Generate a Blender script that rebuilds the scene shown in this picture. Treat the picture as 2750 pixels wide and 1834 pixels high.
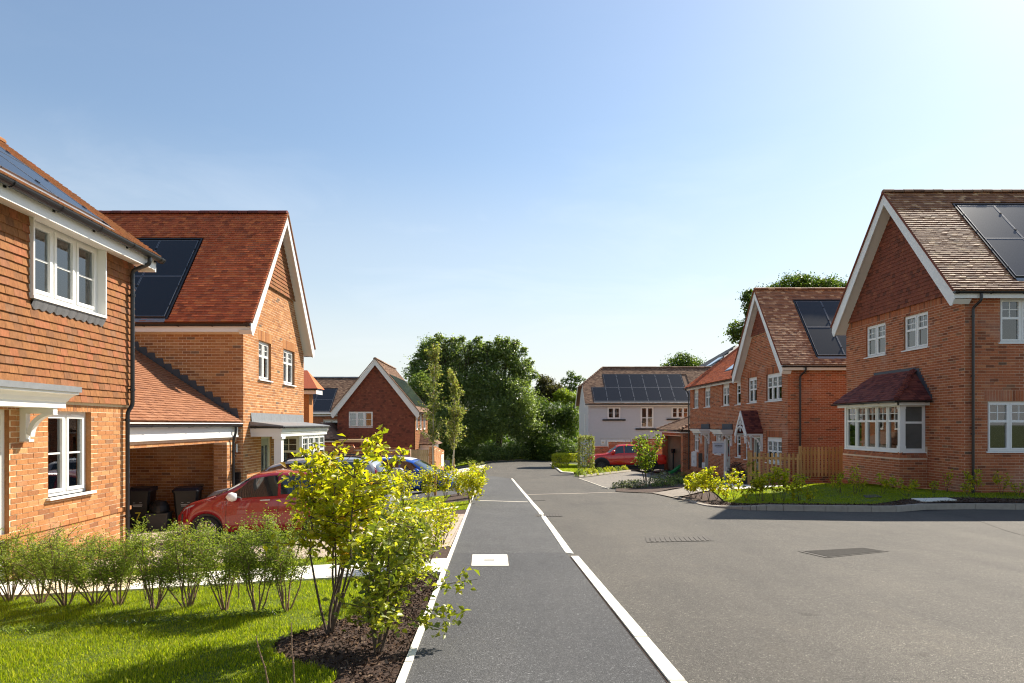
import bpy, bmesh, math, random
import numpy as np
from mathutils import Vector, Matrix

for o in list(bpy.data.objects):
    bpy.data.objects.remove(o)
SC = bpy.context.scene
COL = SC.collection
R = random.Random(11)
NR = np.random.default_rng(5)

# ------------------------------------------------------------------ camera
cam_d = bpy.data.cameras.new('camera')
cam_d.sensor_width = 36.0
cam_d.lens = 1775.0 / 2750.0 * 36.0
cam_d.shift_x = 30.0 / 2750.0
cam_d.shift_y = 223.0 / 2750.0
cam_d.clip_start = 0.05
cam_d.clip_end = 3000.0
cam = bpy.data.objects.new('camera', cam_d)
cam.location = (0, 0, 0)
cam.rotation_euler = (math.radians(90), 0, 0)
COL.objects.link(cam)
SC.camera = cam

# ------------------------------------------------------------------ light
SUN = Vector((0.82, 0.744, 1.0)).normalized()
sun_el = math.asin(SUN.z)
sun_az = math.atan2(SUN.x, SUN.y)          # clockwise from +Y
W = bpy.data.worlds.new('World')
SC.world = W
W.use_nodes = True
wn, wl = W.node_tree.nodes, W.node_tree.links
wn.clear()
sky = wn.new('ShaderNodeTexSky')
sky.sky_type = 'NISHITA'
sky.sun_disc = False
sky.sun_elevation = sun_el
sky.sun_rotation = sun_az
sky.altitude = 50
sky.air_density = 1.35
sky.dust_density = 0.7
sky.ozone_density = 3.2
SKY_HAZE = (6.2, 6.4, 6.5)
bg = wn.new('ShaderNodeBackground')
bg.inputs['Strength'].default_value = 0.077
wo = wn.new('ShaderNodeOutputWorld')
# thin high cirrus, the same all round the sky
tc = wn.new('ShaderNodeTexCoord')
mp = wn.new('ShaderNodeMapping')
mp.inputs['Scale'].default_value = (1.6, 2.6, 7.0)
mp.inputs['Location'].default_value = (2.4, 0.3, 1.2)
nz = wn.new('ShaderNodeTexNoise')
nz.inputs['Scale'].default_value = 1.6
nz.inputs['Detail'].default_value = 7
nz.inputs['Roughness'].default_value = 0.62
nz.inputs['Distortion'].default_value = 0.5
cr = wn.new('ShaderNodeValToRGB')
cr.color_ramp.elements[0].position = 0.52
cr.color_ramp.elements[0].color = (0, 0, 0, 1)
cr.color_ramp.elements[1].position = 0.95
cr.color_ramp.elements[1].color = (1, 1, 1, 1)
mm = wn.new('ShaderNodeMath'); mm.operation = 'MULTIPLY'; mm.inputs[1].default_value = 0.42
mx = wn.new('ShaderNodeMix'); mx.data_type = 'RGBA'
mx.inputs[7].default_value = (9.0, 9.2, 9.4, 1)
wl.new(tc.outputs['Generated'], mp.inputs[0])
wl.new(mp.outputs[0], nz.inputs['Vector'])
wl.new(nz.outputs['Fac'], cr.inputs[0])
wl.new(cr.outputs[0], mm.inputs[0])
cz_ = wn.new('ShaderNodeSeparateXYZ'); wl.new(tc.outputs['Generated'], cz_.inputs[0])
cl_ = wn.new('ShaderNodeValToRGB')
cl_.color_ramp.elements[0].position = 0.03; cl_.color_ramp.elements[0].color = (0, 0, 0, 1)
cl_.color_ramp.elements[1].position = 0.42; cl_.color_ramp.elements[1].color = (0.06, 0.06, 0.06, 1)
for p_, c_ in ((0.09, 1.0), (0.24, 0.7)):
    e2_ = cl_.color_ramp.elements.new(p_); e2_.color = (c_, c_, c_, 1)
wl.new(cz_.outputs['Z'], cl_.inputs[0])
mq = wn.new('ShaderNodeMath'); mq.operation = 'MULTIPLY'
wl.new(mm.outputs[0], mq.inputs[0]); wl.new(cl_.outputs[0], mq.inputs[1]); wl.new(mq.outputs[0], mx.inputs[0])
wl.new(sky.outputs[0], mx.inputs[6])
sep = wn.new('ShaderNodeSeparateXYZ')
wl.new(tc.outputs['Generated'], sep.inputs[0])
hz = wn.new('ShaderNodeValToRGB')
hz.color_ramp.interpolation = 'EASE'
for p_, c_ in ((0.0, .92), (0.10, .66), (0.22, .33), (0.4, .05)):
    e_ = hz.color_ramp.elements.new(p_); e_.color = (c_, c_, c_, 1)
hz.color_ramp.elements.remove(hz.color_ramp.elements[0])
hz.color_ramp.elements[-1].color = (0.05, 0.05, 0.05, 1)
hm = wn.new('ShaderNodeMix'); hm.data_type = 'RGBA'
hm.inputs[7].default_value = (*SKY_HAZE, 1)
wl.new(sep.outputs['Z'], hz.inputs[0]); wl.new(hz.outputs[0], hm.inputs[0]); wl.new(mx.outputs[2], hm.inputs[6])
wl.new(hm.outputs[2], bg.inputs[0])
wl.new(bg.outputs[0], wo.inputs[0])

sd = bpy.data.lights.new('sun', 'SUN')
sd.energy = 5.0
sd.angle = math.radians(0.5)
sd.color = (1.0, 0.92, 0.79)
so = bpy.data.objects.new('sun', sd)
so.rotation_euler = SUN.to_track_quat('Z', 'Y').to_euler()
so.location = SUN * 60
COL.objects.link(so)

SC.view_settings.view_transform = 'Standard'
SC.view_settings.look = 'None'
SC.view_settings.exposure = 0.95
SC.view_settings.gamma = 1.0
SC.view_settings.use_curve_mapping = False
SC.cycles.max_bounces = 8
SC.cycles.transparent_max_bounces = 12
SC.cycles.use_denoising = True
SC.cycles.filter_width = 1.15

# ------------------------------------------------------------------ survey helpers
F, CX, CY = 1775.0, 1345.0, 1140.0

def at(x, y, Y):
    """a surveyed sight line (x, y) at distance Y -> point in the place"""
    return ((x - CX) * Y / F, Y, (CY - y) * Y / F)

def sst(a, b, x):
    t = min(1, max(0, (x - a) / (b - a)))
    return t * t * (3 - 2 * t)

def road_z(Y):
    if Y > 70:
        return -(1.45 + 0.038 * 70)
    return -(1.45 + 0.038 * Y)

def GZ(X, Y):
    """height of the natural ground"""
    z = road_z(Y)
    if X < -0.9:
        z += (0.06 + 0.06 * sst(9, 14, Y) + 0.05 * sst(20, 34, Y)) * max(X + 0.9, -4.6)
    if X > 8.5:
        z -= 0.35 * sst(24, 28.5, Y) * (1 - sst(42, 50, Y)) * sst(8.5, 11.0, X)
    return z

def G(x, y, dz=0.0):
    a, b = 1.0, 200.0
    for _ in range(60):
        m = (a + b) / 2
        X = (x - CX) * m / F
        zr = (CY - y) * m / F
        if zr > GZ(X, m) + dz:
            a = m
        else:
            b = m
    X = (x - CX) * a / F
    return (X, a, GZ(X, a) + dz)

# ------------------------------------------------------------------ object helpers
OFF = {}

def thing(name, label, cat, loc, group=None):
    o = bpy.data.objects.new(name, None)
    o.empty_display_size = 0.2
    COL.objects.link(o)
    o.location = loc
    o['label'] = label
    o['category'] = cat
    if group:
        o['group'] = group
    OFF[o.name] = Vector(loc)
    return o

def tag(o, label, cat, group=None, kind=None):
    o['label'] = label
    if cat:
        o['category'] = cat
    if group:
        o['group'] = group
    if kind:
        o['kind'] = kind
    return o

class Fr:
    """local frame: p(a,b,c) = O + a U + b V + c N"""
    def __init__(s, O, U=(1, 0, 0), V=(0, 0, 1), N=None):
        s.O = Vector(O); s.U = Vector(U).normalized(); s.V = Vector(V).normalized()
        s.N = Vector(N).normalized() if N is not None else s.U.cross(s.V)
        s.N.normalize()
    def p(s, a, b, c=0.0):
        return s.O + s.U * a + s.V * b + s.N * c
    def sub(s, a, b, c=0.0):
        return Fr(s.p(a, b, c), s.U, s.V, s.N)
    def mat(s, a=0, b=0, c=0):
        m = Matrix.Identity(4)
        q = s.p(a, b, c)
        for i in range(3):
            m[i][0] = s.U[i]; m[i][1] = s.V[i]; m[i][2] = s.N[i]; m[i][3] = q[i]
        return m

WORLD = Fr((0, 0, 0), (1, 0, 0), (0, 1, 0), (0, 0, 1))

class MB:
    def __init__(s):
        s.v = []; s.f = []; s.m = []
    def add(s, vs, fs, m=0):
        n = len(s.v)
        s.v.extend([tuple(v) for v in vs])
        s.f.extend([tuple(i + n for i in f) for f in fs])
        s.m.extend([m] * len(fs))
    def box(s, fr, a0, a1, b0, b1, c0, c1, m=0):
        if a1 < a0: a0, a1 = a1, a0
        vs = [fr.p(a, b, c) for c in (c0, c1) for b in (b0, b1) for a in (a0, a1)]
        s.add(vs, [(0, 2, 3, 1), (4, 5, 7, 6), (0, 1, 5, 4), (2, 6, 7, 3), (0, 4, 6, 2), (1, 3, 7, 5)], m)
    def quad(s, p0, p1, p2, p3, m=0):
        s.add([p0, p1, p2, p3], [(0, 1, 2, 3)], m)
    def poly(s, pts, m=0):
        s.add(pts, [tuple(range(len(pts)))], m)
    def prism(s, fr, pts, c0, c1, m=0):
        n = len(pts)
        vs = [fr.p(a, b, c0) for a, b in pts] + [fr.p(a, b, c1) for a, b in pts]
        fs = [tuple(reversed(range(n))), tuple(range(n, 2 * n))]
        for i in range(n):
            j = (i + 1) % n
            fs.append((i, j, n + j, n + i))
        s.add(vs, fs, m)
    def tube(s, pts, r, seg=8, m=0, cap=True, r2=None):
        pts = [Vector(p) for p in pts]
        n = len(pts)
        rs = [r if r2 is None else r + (r2 - r) * i / (n - 1) for i in range(n)] if not isinstance(r, (list, tuple)) else list(r)
        rings = []
        up = None
        for i, p in enumerate(pts):
            d = (pts[min(i + 1, n - 1)] - pts[max(i - 1, 0)])
            if d.length < 1e-9: d = Vector((0, 0, 1))
            d.normalize()
            if up is None:
                up = Vector((0, 0, 1)) if abs(d.z) < 0.9 else Vector((1, 0, 0))
            x = d.cross(up)
            if x.length < 1e-6: x = d.orthogonal()
            x.normalize(); y = x.cross(d).normalized(); up = y
            rings.append([p + x * rs[i] * math.cos(2 * math.pi * k / seg) + y * rs[i] * math.sin(2 * math.pi * k / seg) for k in range(seg)])
        vs = [q for ring in rings for q in ring]
        fs = []
        for i in range(n - 1):
            for k in range(seg):
                l = (k + 1) % seg
                fs.append((i * seg + k, i * seg + l, (i + 1) * seg + l, (i + 1) * seg + k))
        if cap:
            fs.append(tuple(reversed(range(seg)))); fs.append(tuple((n - 1) * seg + k for k in range(seg)))
        s.add(vs, fs, m)
    def lathe(s, fr, prof, seg=16, m=0):
        """profile (r, h) about fr.V axis"""
        vs = []
        for r, h in prof:
            for k in range(seg):
                t = 2 * math.pi * k / seg
                vs.append(fr.p(r * math.cos(t), h, r * math.sin(t)))
        fs = []
        for i in range(len(prof) - 1):
            for k in range(seg):
                l = (k + 1) % seg
                fs.append((i * seg + k, i * seg + l, (i + 1) * seg + l, (i + 1) * seg + k))
        s.add(vs, fs, m)
    def build(s, name, mats, parent=None, smooth=False, kind=None):
        if not s.v:
            return None
        off = OFF.get(parent.name, Vector((0, 0, 0))) if parent else Vector((0, 0, 0))
        if parent is None:
            # origin at the base centre of the mesh
            a = np.array(s.v)
            off = Vector(((a[:, 0].min() + a[:, 0].max()) / 2, (a[:, 1].min() + a[:, 1].max()) / 2, a[:, 2].min()))
        me = bpy.data.meshes.new(name)
        me.from_pydata([(v[0] - off.x, v[1] - off.y, v[2] - off.z) for v in s.v], [], s.f)
        if not isinstance(mats, (list, tuple)):
            mats = [mats]
        for m in mats:
            me.materials.append(m)
        if len(mats) > 1:
            me.polygons.foreach_set('material_index', s.m)
        if smooth:
            me.polygons.foreach_set('use_smooth', [True] * len(me.polygons))
        me.update()
        o = bpy.data.objects.new(name, me)
        COL.objects.link(o)
        if parent:
            o.parent = parent
        else:
            o.location = off
        OFF[o.name] = off
        if kind:
            o['kind'] = kind
        return o

def np_mesh(name, verts, faces_flat, nper, mats, parent=None, kind=None, smooth=False, midx=None):
    """verts Nx3, faces all with nper corners"""
    off = OFF.get(parent.name, Vector((0, 0, 0))) if parent else Vector((0, 0, 0))
    me = bpy.data.meshes.new(name)
    v = np.asarray(verts, dtype=np.float32) - np.array(off, dtype=np.float32)
    f = np.asarray(faces_flat, dtype=np.int32)
    nf = len(f) // nper
    me.vertices.add(len(v)); me.vertices.foreach_set('co', v.ravel())
    me.loops.add(len(f)); me.loops.foreach_set('vertex_index', f)
    me.polygons.add(nf)
    me.polygons.foreach_set('loop_start', np.arange(nf, dtype=np.int32) * nper)
    me.polygons.foreach_set('loop_total', np.full(nf, nper, dtype=np.int32))
    if not isinstance(mats, (list, tuple)): mats = [mats]
    for m in mats: me.materials.append(m)
    if midx is not None:
        me.polygons.foreach_set('material_index', np.asarray(midx, dtype=np.int32))
    if smooth:
        me.polygons.foreach_set('use_smooth', np.ones(nf, dtype=bool))
    me.update(calc_edges=True)
    o = bpy.data.objects.new(name, me)
    COL.objects.link(o)
    if parent: o.parent = parent
    OFF[o.name] = off
    if kind: o['kind'] = kind
    return o

def piece(name, me, parent, mw):
    """an object of its own on shared mesh data, placed by world matrix"""
    o = bpy.data.objects.new(name, me)
    COL.objects.link(o)
    o.parent = parent
    off = OFF.get(parent.name, Vector((0, 0, 0)))
    o.matrix_local = Matrix.Translation(-off) @ mw
    return o

def box_mesh(name, a0, a1, b0, b1, c0, c1, mat):
    mb = MB(); mb.box(WORLD, a0, a1, b0, b1, c0, c1)
    me = bpy.data.meshes.new(name)
    me.from_pydata(mb.v, [], mb.f); me.materials.append(mat); me.update()
    return me

def structure(mb, name, mat, smooth=False):
    o = mb.build(name, mat, None, smooth)
    o['kind'] = 'structure'
    return o

def imgxy(p):
    p = Vector(p)
    if p.y < 0.2: return (1e6, 1e6)
    return (CX + F * p.x / p.y, CY - F * p.z / p.y)

def inframe(p, m=0):
    x, y = imgxy(p)
    return -m <= x <= 2750 + m and -m <= y <= 1834 + m

# ------------------------------------------------------------------ materials
def new_mat(name):
    m = bpy.data.materials.new(name)
    m.use_nodes = True
    nt = m.node_tree
    return m, nt, nt.nodes, nt.links, nt.nodes['Principled BSDF']

def rnd_node(nt):
    """one random value for each island and each object"""
    g = nt.nodes.new('ShaderNodeNewGeometry')
    oi = nt.nodes.new('ShaderNodeObjectInfo')
    a = nt.nodes.new('ShaderNodeMath'); a.operation = 'ADD'
    f = nt.nodes.new('ShaderNodeMath'); f.operation = 'FRACT'
    nt.links.new(g.outputs['Random Per Island'], a.inputs[0])
    nt.links.new(oi.outputs['Random'], a.inputs[1])
    nt.links.new(a.outputs[0], f.inputs[0])
    return f.outputs[0]

def ramp(nt, stops, interp='LINEAR'):
    r = nt.nodes.new('ShaderNodeValToRGB')
    e = r.color_ramp
    e.interpolation = interp
    while len(e.elements) > 1: e.elements.remove(e.elements[-1])
    e.elements[0].position = stops[0][0]; e.elements[0].color = (*stops[0][1], 1)
    for p, c in stops[1:]:
        k = e.elements.new(p); k.color = (*c, 1)
    return r

def noise(nt, scale, detail=4, rough=0.6, coords='Object', dist=0.0, stretch=None):
    t = nt.nodes.new('ShaderNodeTexCoord')
    n = nt.nodes.new('ShaderNodeTexNoise')
    n.inputs['Scale'].default_value = scale
    n.inputs['Detail'].default_value = detail
    n.inputs['Roughness'].default_value = rough
    n.inputs['Distortion'].default_value = dist
    if coords == 'World':
        g = nt.nodes.new('ShaderNodeNewGeometry'); src = g.outputs['Position']
    else:
        src = t.outputs[coords]
    if stretch:
        mpn = nt.nodes.new('ShaderNodeMapping'); mpn.inputs['Scale'].default_value = stretch
        nt.links.new(src, mpn.inputs[0]); src = mpn.outputs[0]
    nt.links.new(src, n.inputs['Vector'])
    return n.outputs['Fac']

def mixc(nt, fac, a, b, mode='MIX'):
    m = nt.nodes.new('ShaderNodeMix'); m.data_type = 'RGBA'; m.blend_type = mode
    for sock, v in ((0, fac), (6, a), (7, b)):
        if hasattr(v, 'links') or hasattr(v, 'is_linked'):
            nt.links.new(v, m.inputs[sock])
        elif sock == 0:
            m.inputs[0].default_value = v
        else:
            m.inputs[sock].default_value = (*v, 1)
    return m.outputs[2]

def bump(nt, bsdf, h, strength=0.3, dist=0.01):
    b = nt.nodes.new('ShaderNodeBump')
    b.inputs['Strength'].default_value = strength
    b.inputs['Distance'].default_value = dist
    nt.links.new(h, b.inputs['Height'])
    nt.links.new(b.outputs[0], bsdf.inputs['Normal'])

def plain(name, col, rough=0.6, metal=0.0, spec=0.5, grain=0.0, gscale=60, coat=0.0):
    m, nt, n, l, b = new_mat(name)
    b.inputs['Roughness'].default_value = rough
    b.inputs['Metallic'].default_value = metal
    b.inputs['Specular IOR Level'].default_value = spec
    b.inputs['Coat Weight'].default_value = coat
    b.inputs['Coat Roughness'].default_value = 0.03
    if grain:
        f = noise(nt, gscale, 4, 0.6, 'World')
        c = mixc(nt, f, tuple(x * (1 - grain) for x in col), tuple(min(1, x * (1 + grain)) for x in col))
        l.new(c, b.inputs['Base Color'])
    else:
        b.inputs['Base Color'].default_value = (*col, 1)
    return m

def varied(name, stops, rough=0.85, grain=0.25, gscale=45, bumps=0.25, bdist=0.004, spec=0.12, blotch=None, stretch=None, interp='LINEAR'):
    """every piece takes its own colour from the ramp, with grain on top"""
    m, nt, n, l, b = new_mat(name)
    rp = ramp(nt, stops, interp)
    l.new(rnd_node(nt), rp.inputs[0])
    f = noise(nt, gscale, 5, 0.65, 'World', stretch=stretch)
    g = ramp(nt, [(0.25, (1 - grain,) * 3), (0.75, (1 + grain * 0.6,) * 3)])
    l.new(f, g.inputs[0])
    c = mixc(nt, 1.0, rp.outputs[0], g.outputs[0], 'MULTIPLY')
    if blotch:
        f2 = noise(nt, blotch[0], 3, 0.5, 'World')
        r2 = ramp(nt, [(blotch[2], (0, 0, 0)), (blotch[3], (1, 1, 1))])
        l.new(f2, r2.inputs[0])
        c = mixc(nt, r2.outputs[0], c, blotch[1])
    l.new(c, b.inputs['Base Color'])
    b.inputs['Roughness'].default_value = rough
    b.inputs['Specular IOR Level'].default_value = spec
    if bumps:
        bump(nt, b, f, bumps, bdist)
    return m

M = {}
BR = lambda k: [(0.0, (0.27 * k, 0.12 * k, 0.06 * k)), (0.10, (0.38 * k, 0.165 * k, 0.07 * k)), (0.40, (0.46 * k, 0.21 * k, 0.082 * k)),
                (0.70, (0.41 * k, 0.175 * k, 0.072 * k)), (0.90, (0.54 * k, 0.29 * k, 0.13 * k)), (0.96, (0.50 * k, 0.22 * k, 0.09 * k)), (1.0, (0.17 * k, 0.115 * k, 0.08 * k))]
M['brick'] = varied('orange_red_brick', BR(1.0), 0.9, 0.30, 38, 0.4, 0.004, blotch=(0.9, (0.50, 0.36, 0.25), 0.60, 0.95))
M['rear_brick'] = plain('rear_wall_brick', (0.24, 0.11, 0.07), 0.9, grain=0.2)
M['brick_dark'] = varied('red_brick', [(0.0, (0.20, 0.075, 0.042)), (0.15, (0.38, 0.125, 0.058)), (0.5, (0.47, 0.155, 0.070)), (0.8, (0.40, 0.13, 0.060)), (0.93, (0.53, 0.21, 0.095)), (1.0, (0.16, 0.095, 0.062))], 0.9, 0.30, 38, 0.4, 0.004, blotch=(1.0, (0.44, 0.27, 0.20), 0.58, 0.92))
M['mortar'] = plain('sand_mortar', (0.80, 0.66, 0.45), 0.95, grain=0.18, gscale=30)
M['mortar_dark'] = plain('buff_mortar', (0.66, 0.47, 0.33), 0.95, grain=0.22, gscale=18)
M['tile_wall'] = varied('orange_clay_tile', [(0, (0.21, 0.10, 0.05)), (0.3, (0.30, 0.135, 0.055)), (0.6, (0.27, 0.12, 0.05)), (0.85, (0.33, 0.125, 0.06)), (1, (0.24, 0.125, 0.068))], 0.85, 0.36, 26, 0.3, 0.003, stretch=(1, 1, 0.35))
M['tile_gable'] = varied('dark_red_clay_tile', [(0, (0.14, 0.055, 0.038)), (0.3, (0.26, 0.085, 0.052)), (0.7, (0.23, 0.075, 0.048)), (1, (0.30, 0.105, 0.06))], 0.85, 0.28, 26, 0.3, 0.003)
M['tile_roof'] = varied('red_roof_tile', [(0, (0.30, 0.085, 0.045)), (0.3, (0.56, 0.15, 0.065)), (0.6, (0.46, 0.115, 0.052)), (0.85, (0.66, 0.20, 0.075)), (1, (0.40, 0.13, 0.07))], 0.8, 0.25, 22, 0.3, 0.003, spec=0.10)
M['tile_brown'] = varied('brown_multi_roof_tile', [(0, (0.20, 0.095, 0.06)), (0.25, (0.38, 0.19, 0.105)), (0.6, (0.31, 0.145, 0.08)), (0.82, (0.44, 0.23, 0.125)), (0.9, (0.66, 0.42, 0.24)), (1, (0.58, 0.36, 0.20))], 0.66, 0.25, 22, 0.3, 0.003, spec=0.2)
M['tile_carport'] = varied('pink_orange_roof_tile', [(0, (0.26, 0.12, 0.07)), (0.4, (0.34, 0.16, 0.088)), (0.75, (0.30, 0.135, 0.072)), (1, (0.38, 0.185, 0.105))], 0.9, 0.22, 22, 0.3, 0.003)
M['tile_maroon'] = varied('maroon_roof_tile', [(0, (0.10, 0.035, 0.035)), (0.5, (0.19, 0.06, 0.05)), (1, (0.24, 0.08, 0.06))], 0.65, 0.25, 22, 0.3, 0.003)
M['tile_grey'] = varied('weathered_brown_tile', [(0, (0.17, 0.10, 0.07)), (0.5, (0.27, 0.17, 0.115)), (0.85, (0.34, 0.21, 0.14)), (1, (0.42, 0.28, 0.18))], 0.8, 0.25, 22, 0.3, 0.003)
M['white'] = plain('white_upvc', (0.80, 0.79, 0.755), 0.4, grain=0.06, gscale=2.2)
M['cream'] = plain('cream_paint', (0.66, 0.60, 0.46), 0.45, grain=0.04, gscale=4)
M['black'] = plain('black_plastic', (0.016, 0.016, 0.018), 0.3)
M['lead'] = plain('grey_lead_sheet', (0.23, 0.24, 0.25), 0.5, metal=0.25, grain=0.25, gscale=9)
M['lead_dark'] = plain('dark_lead_sheet', (0.07, 0.08, 0.095), 0.55, metal=0.2, grain=0.25, gscale=9)
M['soffit'] = plain('soffit_board', (0.74, 0.70, 0.64), 0.5)
M['panel'] = plain('black_solar_glass', (0.012, 0.012, 0.015), 0.24, spec=0.38, coat=0.12)
M['panel_frame'] = plain('dark_aluminium_frame', (0.05, 0.05, 0.055), 0.35, metal=0.6)
M['panel_rail'] = plain('pale_aluminium_edge', (0.30, 0.30, 0.31), 0.35, metal=0.8)
M['dark'] = plain('dark_interior', (0.035, 0.032, 0.03), 0.9)
M['slat'] = plain('white_shutter_slat', (0.86, 0.84, 0.80), 0.5)
M['room'] = plain('curtain_interior', (0.10, 0.095, 0.085), 0.9, grain=0.5, gscale=2.5)

def glass_mat(name, tint=(0.80, 0.86, 0.86), refl=1.0):
    m, nt, n, l, b = new_mat(name)
    n.remove(b)
    out = n['Material Output']
    tr = n.new('ShaderNodeBsdfTransparent'); tr.inputs[0].default_value = (*tint, 1)
    gl = n.new('ShaderNodeBsdfGlossy'); gl.inputs['Roughness'].default_value = 0.015
    gl.inputs[0].default_value = (refl, refl, refl, 1)
    fr = n.new('ShaderNodeFresnel'); fr.inputs['IOR'].default_value = 2.1
    mxs = n.new('ShaderNodeMixShader')
    l.new(fr.outputs[0], mxs.inputs[0]); l.new(tr.outputs[0], mxs.inputs[1]); l.new(gl.outputs[0], mxs.inputs[2])
    l.new(mxs.outputs[0], out.inputs[0])
    return m
M['glass'] = glass_mat('window_glass')
M['car_glass'] = glass_mat('tinted_car_glass', (0.30, 0.34, 0.34))

def asphalt(name, base, speck, warm, scale=1.0, rough=0.85):
    m, nt, n, l, b = new_mat(name)
    f = noise(nt, 170 * scale, 2, 0.5, 'World')
    sp = ramp(nt, [(0.30, tuple(x * 0.55 for x in base)), (0.50, base), (0.62, tuple(x * 1.25 for x in base)), (0.70, speck)])
    l.new(f, sp.inputs[0])
    v = n.new('ShaderNodeTexVoronoi'); v.inputs['Scale'].default_value = 95 * scale
    g = n.new('ShaderNodeNewGeometry'); l.new(g.outputs['Position'], v.inputs['Vector'])
    vr = ramp(nt, [(0.0, (1.25, 1.25, 1.25)), (0.35, (1, 1, 1)), (0.8, (0.72, 0.72, 0.72))])
    l.new(v.outputs['Distance'], vr.inputs[0])
    c = mixc(nt, 1.0, sp.outputs[0], vr.outputs[0], 'MULTIPLY')
    f2 = noise(nt, 0.55, 6, 0.62, 'World', 0.4)
    pr = ramp(nt, [(0.3, (0.86, 0.86, 0.87)), (0.7, (1.13, 1.12, 1.10))])
    l.new(f2, pr.inputs[0])
    c = mixc(nt, 1.0, c, pr.outputs[0], 'MULTIPLY')
    f3 = noise(nt, 2.4, 4, 0.7, 'World', 1.2, stretch=(1.0, 0.35, 1))
    r3 = ramp(nt, [(0.55, (0, 0, 0)), (0.8, (0.45, 0.45, 0.45))])
    l.new(f3, r3.inputs[0])
    c = mixc(nt, r3.outputs[0], c, warm)
    v2 = n.new('ShaderNodeTexVoronoi'); v2.inputs['Scale'].default_value = 78 * scale
    l.new(g.outputs['Position'], v2.inputs['Vector'])
    sx_ = n.new('ShaderNodeSeparateColor'); l.new(v2.outputs['Color'], sx_.inputs[0])
    r4 = ramp(nt, [(0.0, (0.72,) * 3), (0.10, (0.90,) * 3), (0.55, (1.0,) * 3), (0.88, (1.12,) * 3), (0.95, (1.35,) * 3), (1.0, (2.0,) * 3)]); l.new(sx_.outputs[0], r4.inputs[0])
    c = mixc(nt, 1.0, c, r4.outputs[0], 'MULTIPLY')
    f5 = noise(nt, 0.9, 5, 0.7, 'World', 0.2, stretch=(1.0, 0.16, 1))
    r5 = ramp(nt, [(0.32, (0.84, 0.84, 0.85)), (0.5, (1, 1, 1)), (0.72, (1.12, 1.11, 1.09))]); l.new(f5, r5.inputs[0])
    c = mixc(nt, 1.0, c, r5.outputs[0], 'MULTIPLY')
    f6 = noise(nt, 3.2, 2, 0.5, 'World', 0.3)
    r6 = ramp(nt, [(0.70, (1, 1, 1)), (0.80, (0.70, 0.69, 0.68))]); l.new(f6, r6.inputs[0])
    c = mixc(nt, 1.0, c, r6.outputs[0], 'MULTIPLY')
    l.new(c, b.inputs['Base Color'])
    b.inputs['Roughness'].default_value = rough
    b.inputs['Specular IOR Level'].default_value = 0.3
    bump(nt, b, v.outputs['Distance'], 0.5, 0.004)
    return m
M['asphalt'] = asphalt('road_asphalt', (0.090, 0.081, 0.068), (0.34, 0.32, 0.27), (0.112, 0.096, 0.074))
M['asphalt_path'] = asphalt('path_asphalt', (0.086, 0.085, 0.083), (0.32, 0.32, 0.31), (0.105, 0.102, 0.098))
M['asphalt_new'] = asphalt('fresh_path_asphalt', (0.066, 0.066, 0.067), (0.27, 0.27, 0.27), (0.082, 0.081, 0.080))
M['kerb_white'] = plain('white_kerb_concrete', (0.80, 0.76, 0.64), 0.9, grain=0.14, gscale=11)
M['concrete'] = plain('pale_concrete', (0.60, 0.55, 0.45), 0.9, grain=0.20, gscale=14)
M['kerbmat'] = plain('grey_kerb_concrete', (0.36, 0.31, 0.25), 0.9, grain=0.28, gscale=9)
M['slab'] = plain('cream_paving_slab', (0.76, 0.72, 0.62), 0.9, grain=0.14, gscale=8)
M['iron'] = plain('cast_iron', (0.072, 0.062, 0.050), 0.85, metal=0.0, grain=0.4, gscale=30)

def paving(name, c1, c2, mort, w=0.2, h=0.1, rough=0.85):
    m, nt, n, l, b = new_mat(name)
    g = n.new('ShaderNodeNewGeometry')
    mp_ = n.new('ShaderNodeMapping'); mp_.inputs['Rotation'].default_value = (0, 0, math.radians(90))
    br = n.new('ShaderNodeTexBrick')
    br.inputs['Scale'].default_value = 1.0
    br.inputs['Brick Width'].default_value = w
    br.inputs['Row Height'].default_value = h
    br.inputs['Mortar Size'].default_value = 0.005
    br.inputs['Color1'].default_value = (*c1, 1); br.inputs['Color2'].default_value = (*c2, 1); br.inputs['Mortar'].default_value = (*mort, 1)
    l.new(g.outputs['Position'], mp_.inputs[0]); l.new(mp_.outputs[0], br.inputs['Vector'])
    f = noise(nt, 6, 5, 0.65, 'World')
    gr = ramp(nt, [(0.25, (0.78,) * 3), (0.75, (1.18,) * 3)]); l.new(f, gr.inputs[0])
    c = mixc(nt, 1.0, br.outputs['Color'], gr.outputs[0], 'MULTIPLY')
    l.new(c, b.inputs['Base Color']); b.inputs['Roughness'].default_value = rough
    inv = n.new('ShaderNodeMath'); inv.operation = 'SUBTRACT'; inv.inputs[0].default_value = 1.0
    l.new(br.outputs['Fac'], inv.inputs[1])
    bump(nt, b, inv.outputs[0], 0.6, 0.006)
    return m
M['paver'] = paving('buff_block_paving', (0.50, 0.40, 0.30), (0.40, 0.31, 0.235), (0.20, 0.16, 0.12))
M['paver_grey'] = paving('grey_brown_block_paving', (0.22, 0.19, 0.155), (0.17, 0.15, 0.125), (0.09, 0.08, 0.07))

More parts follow.
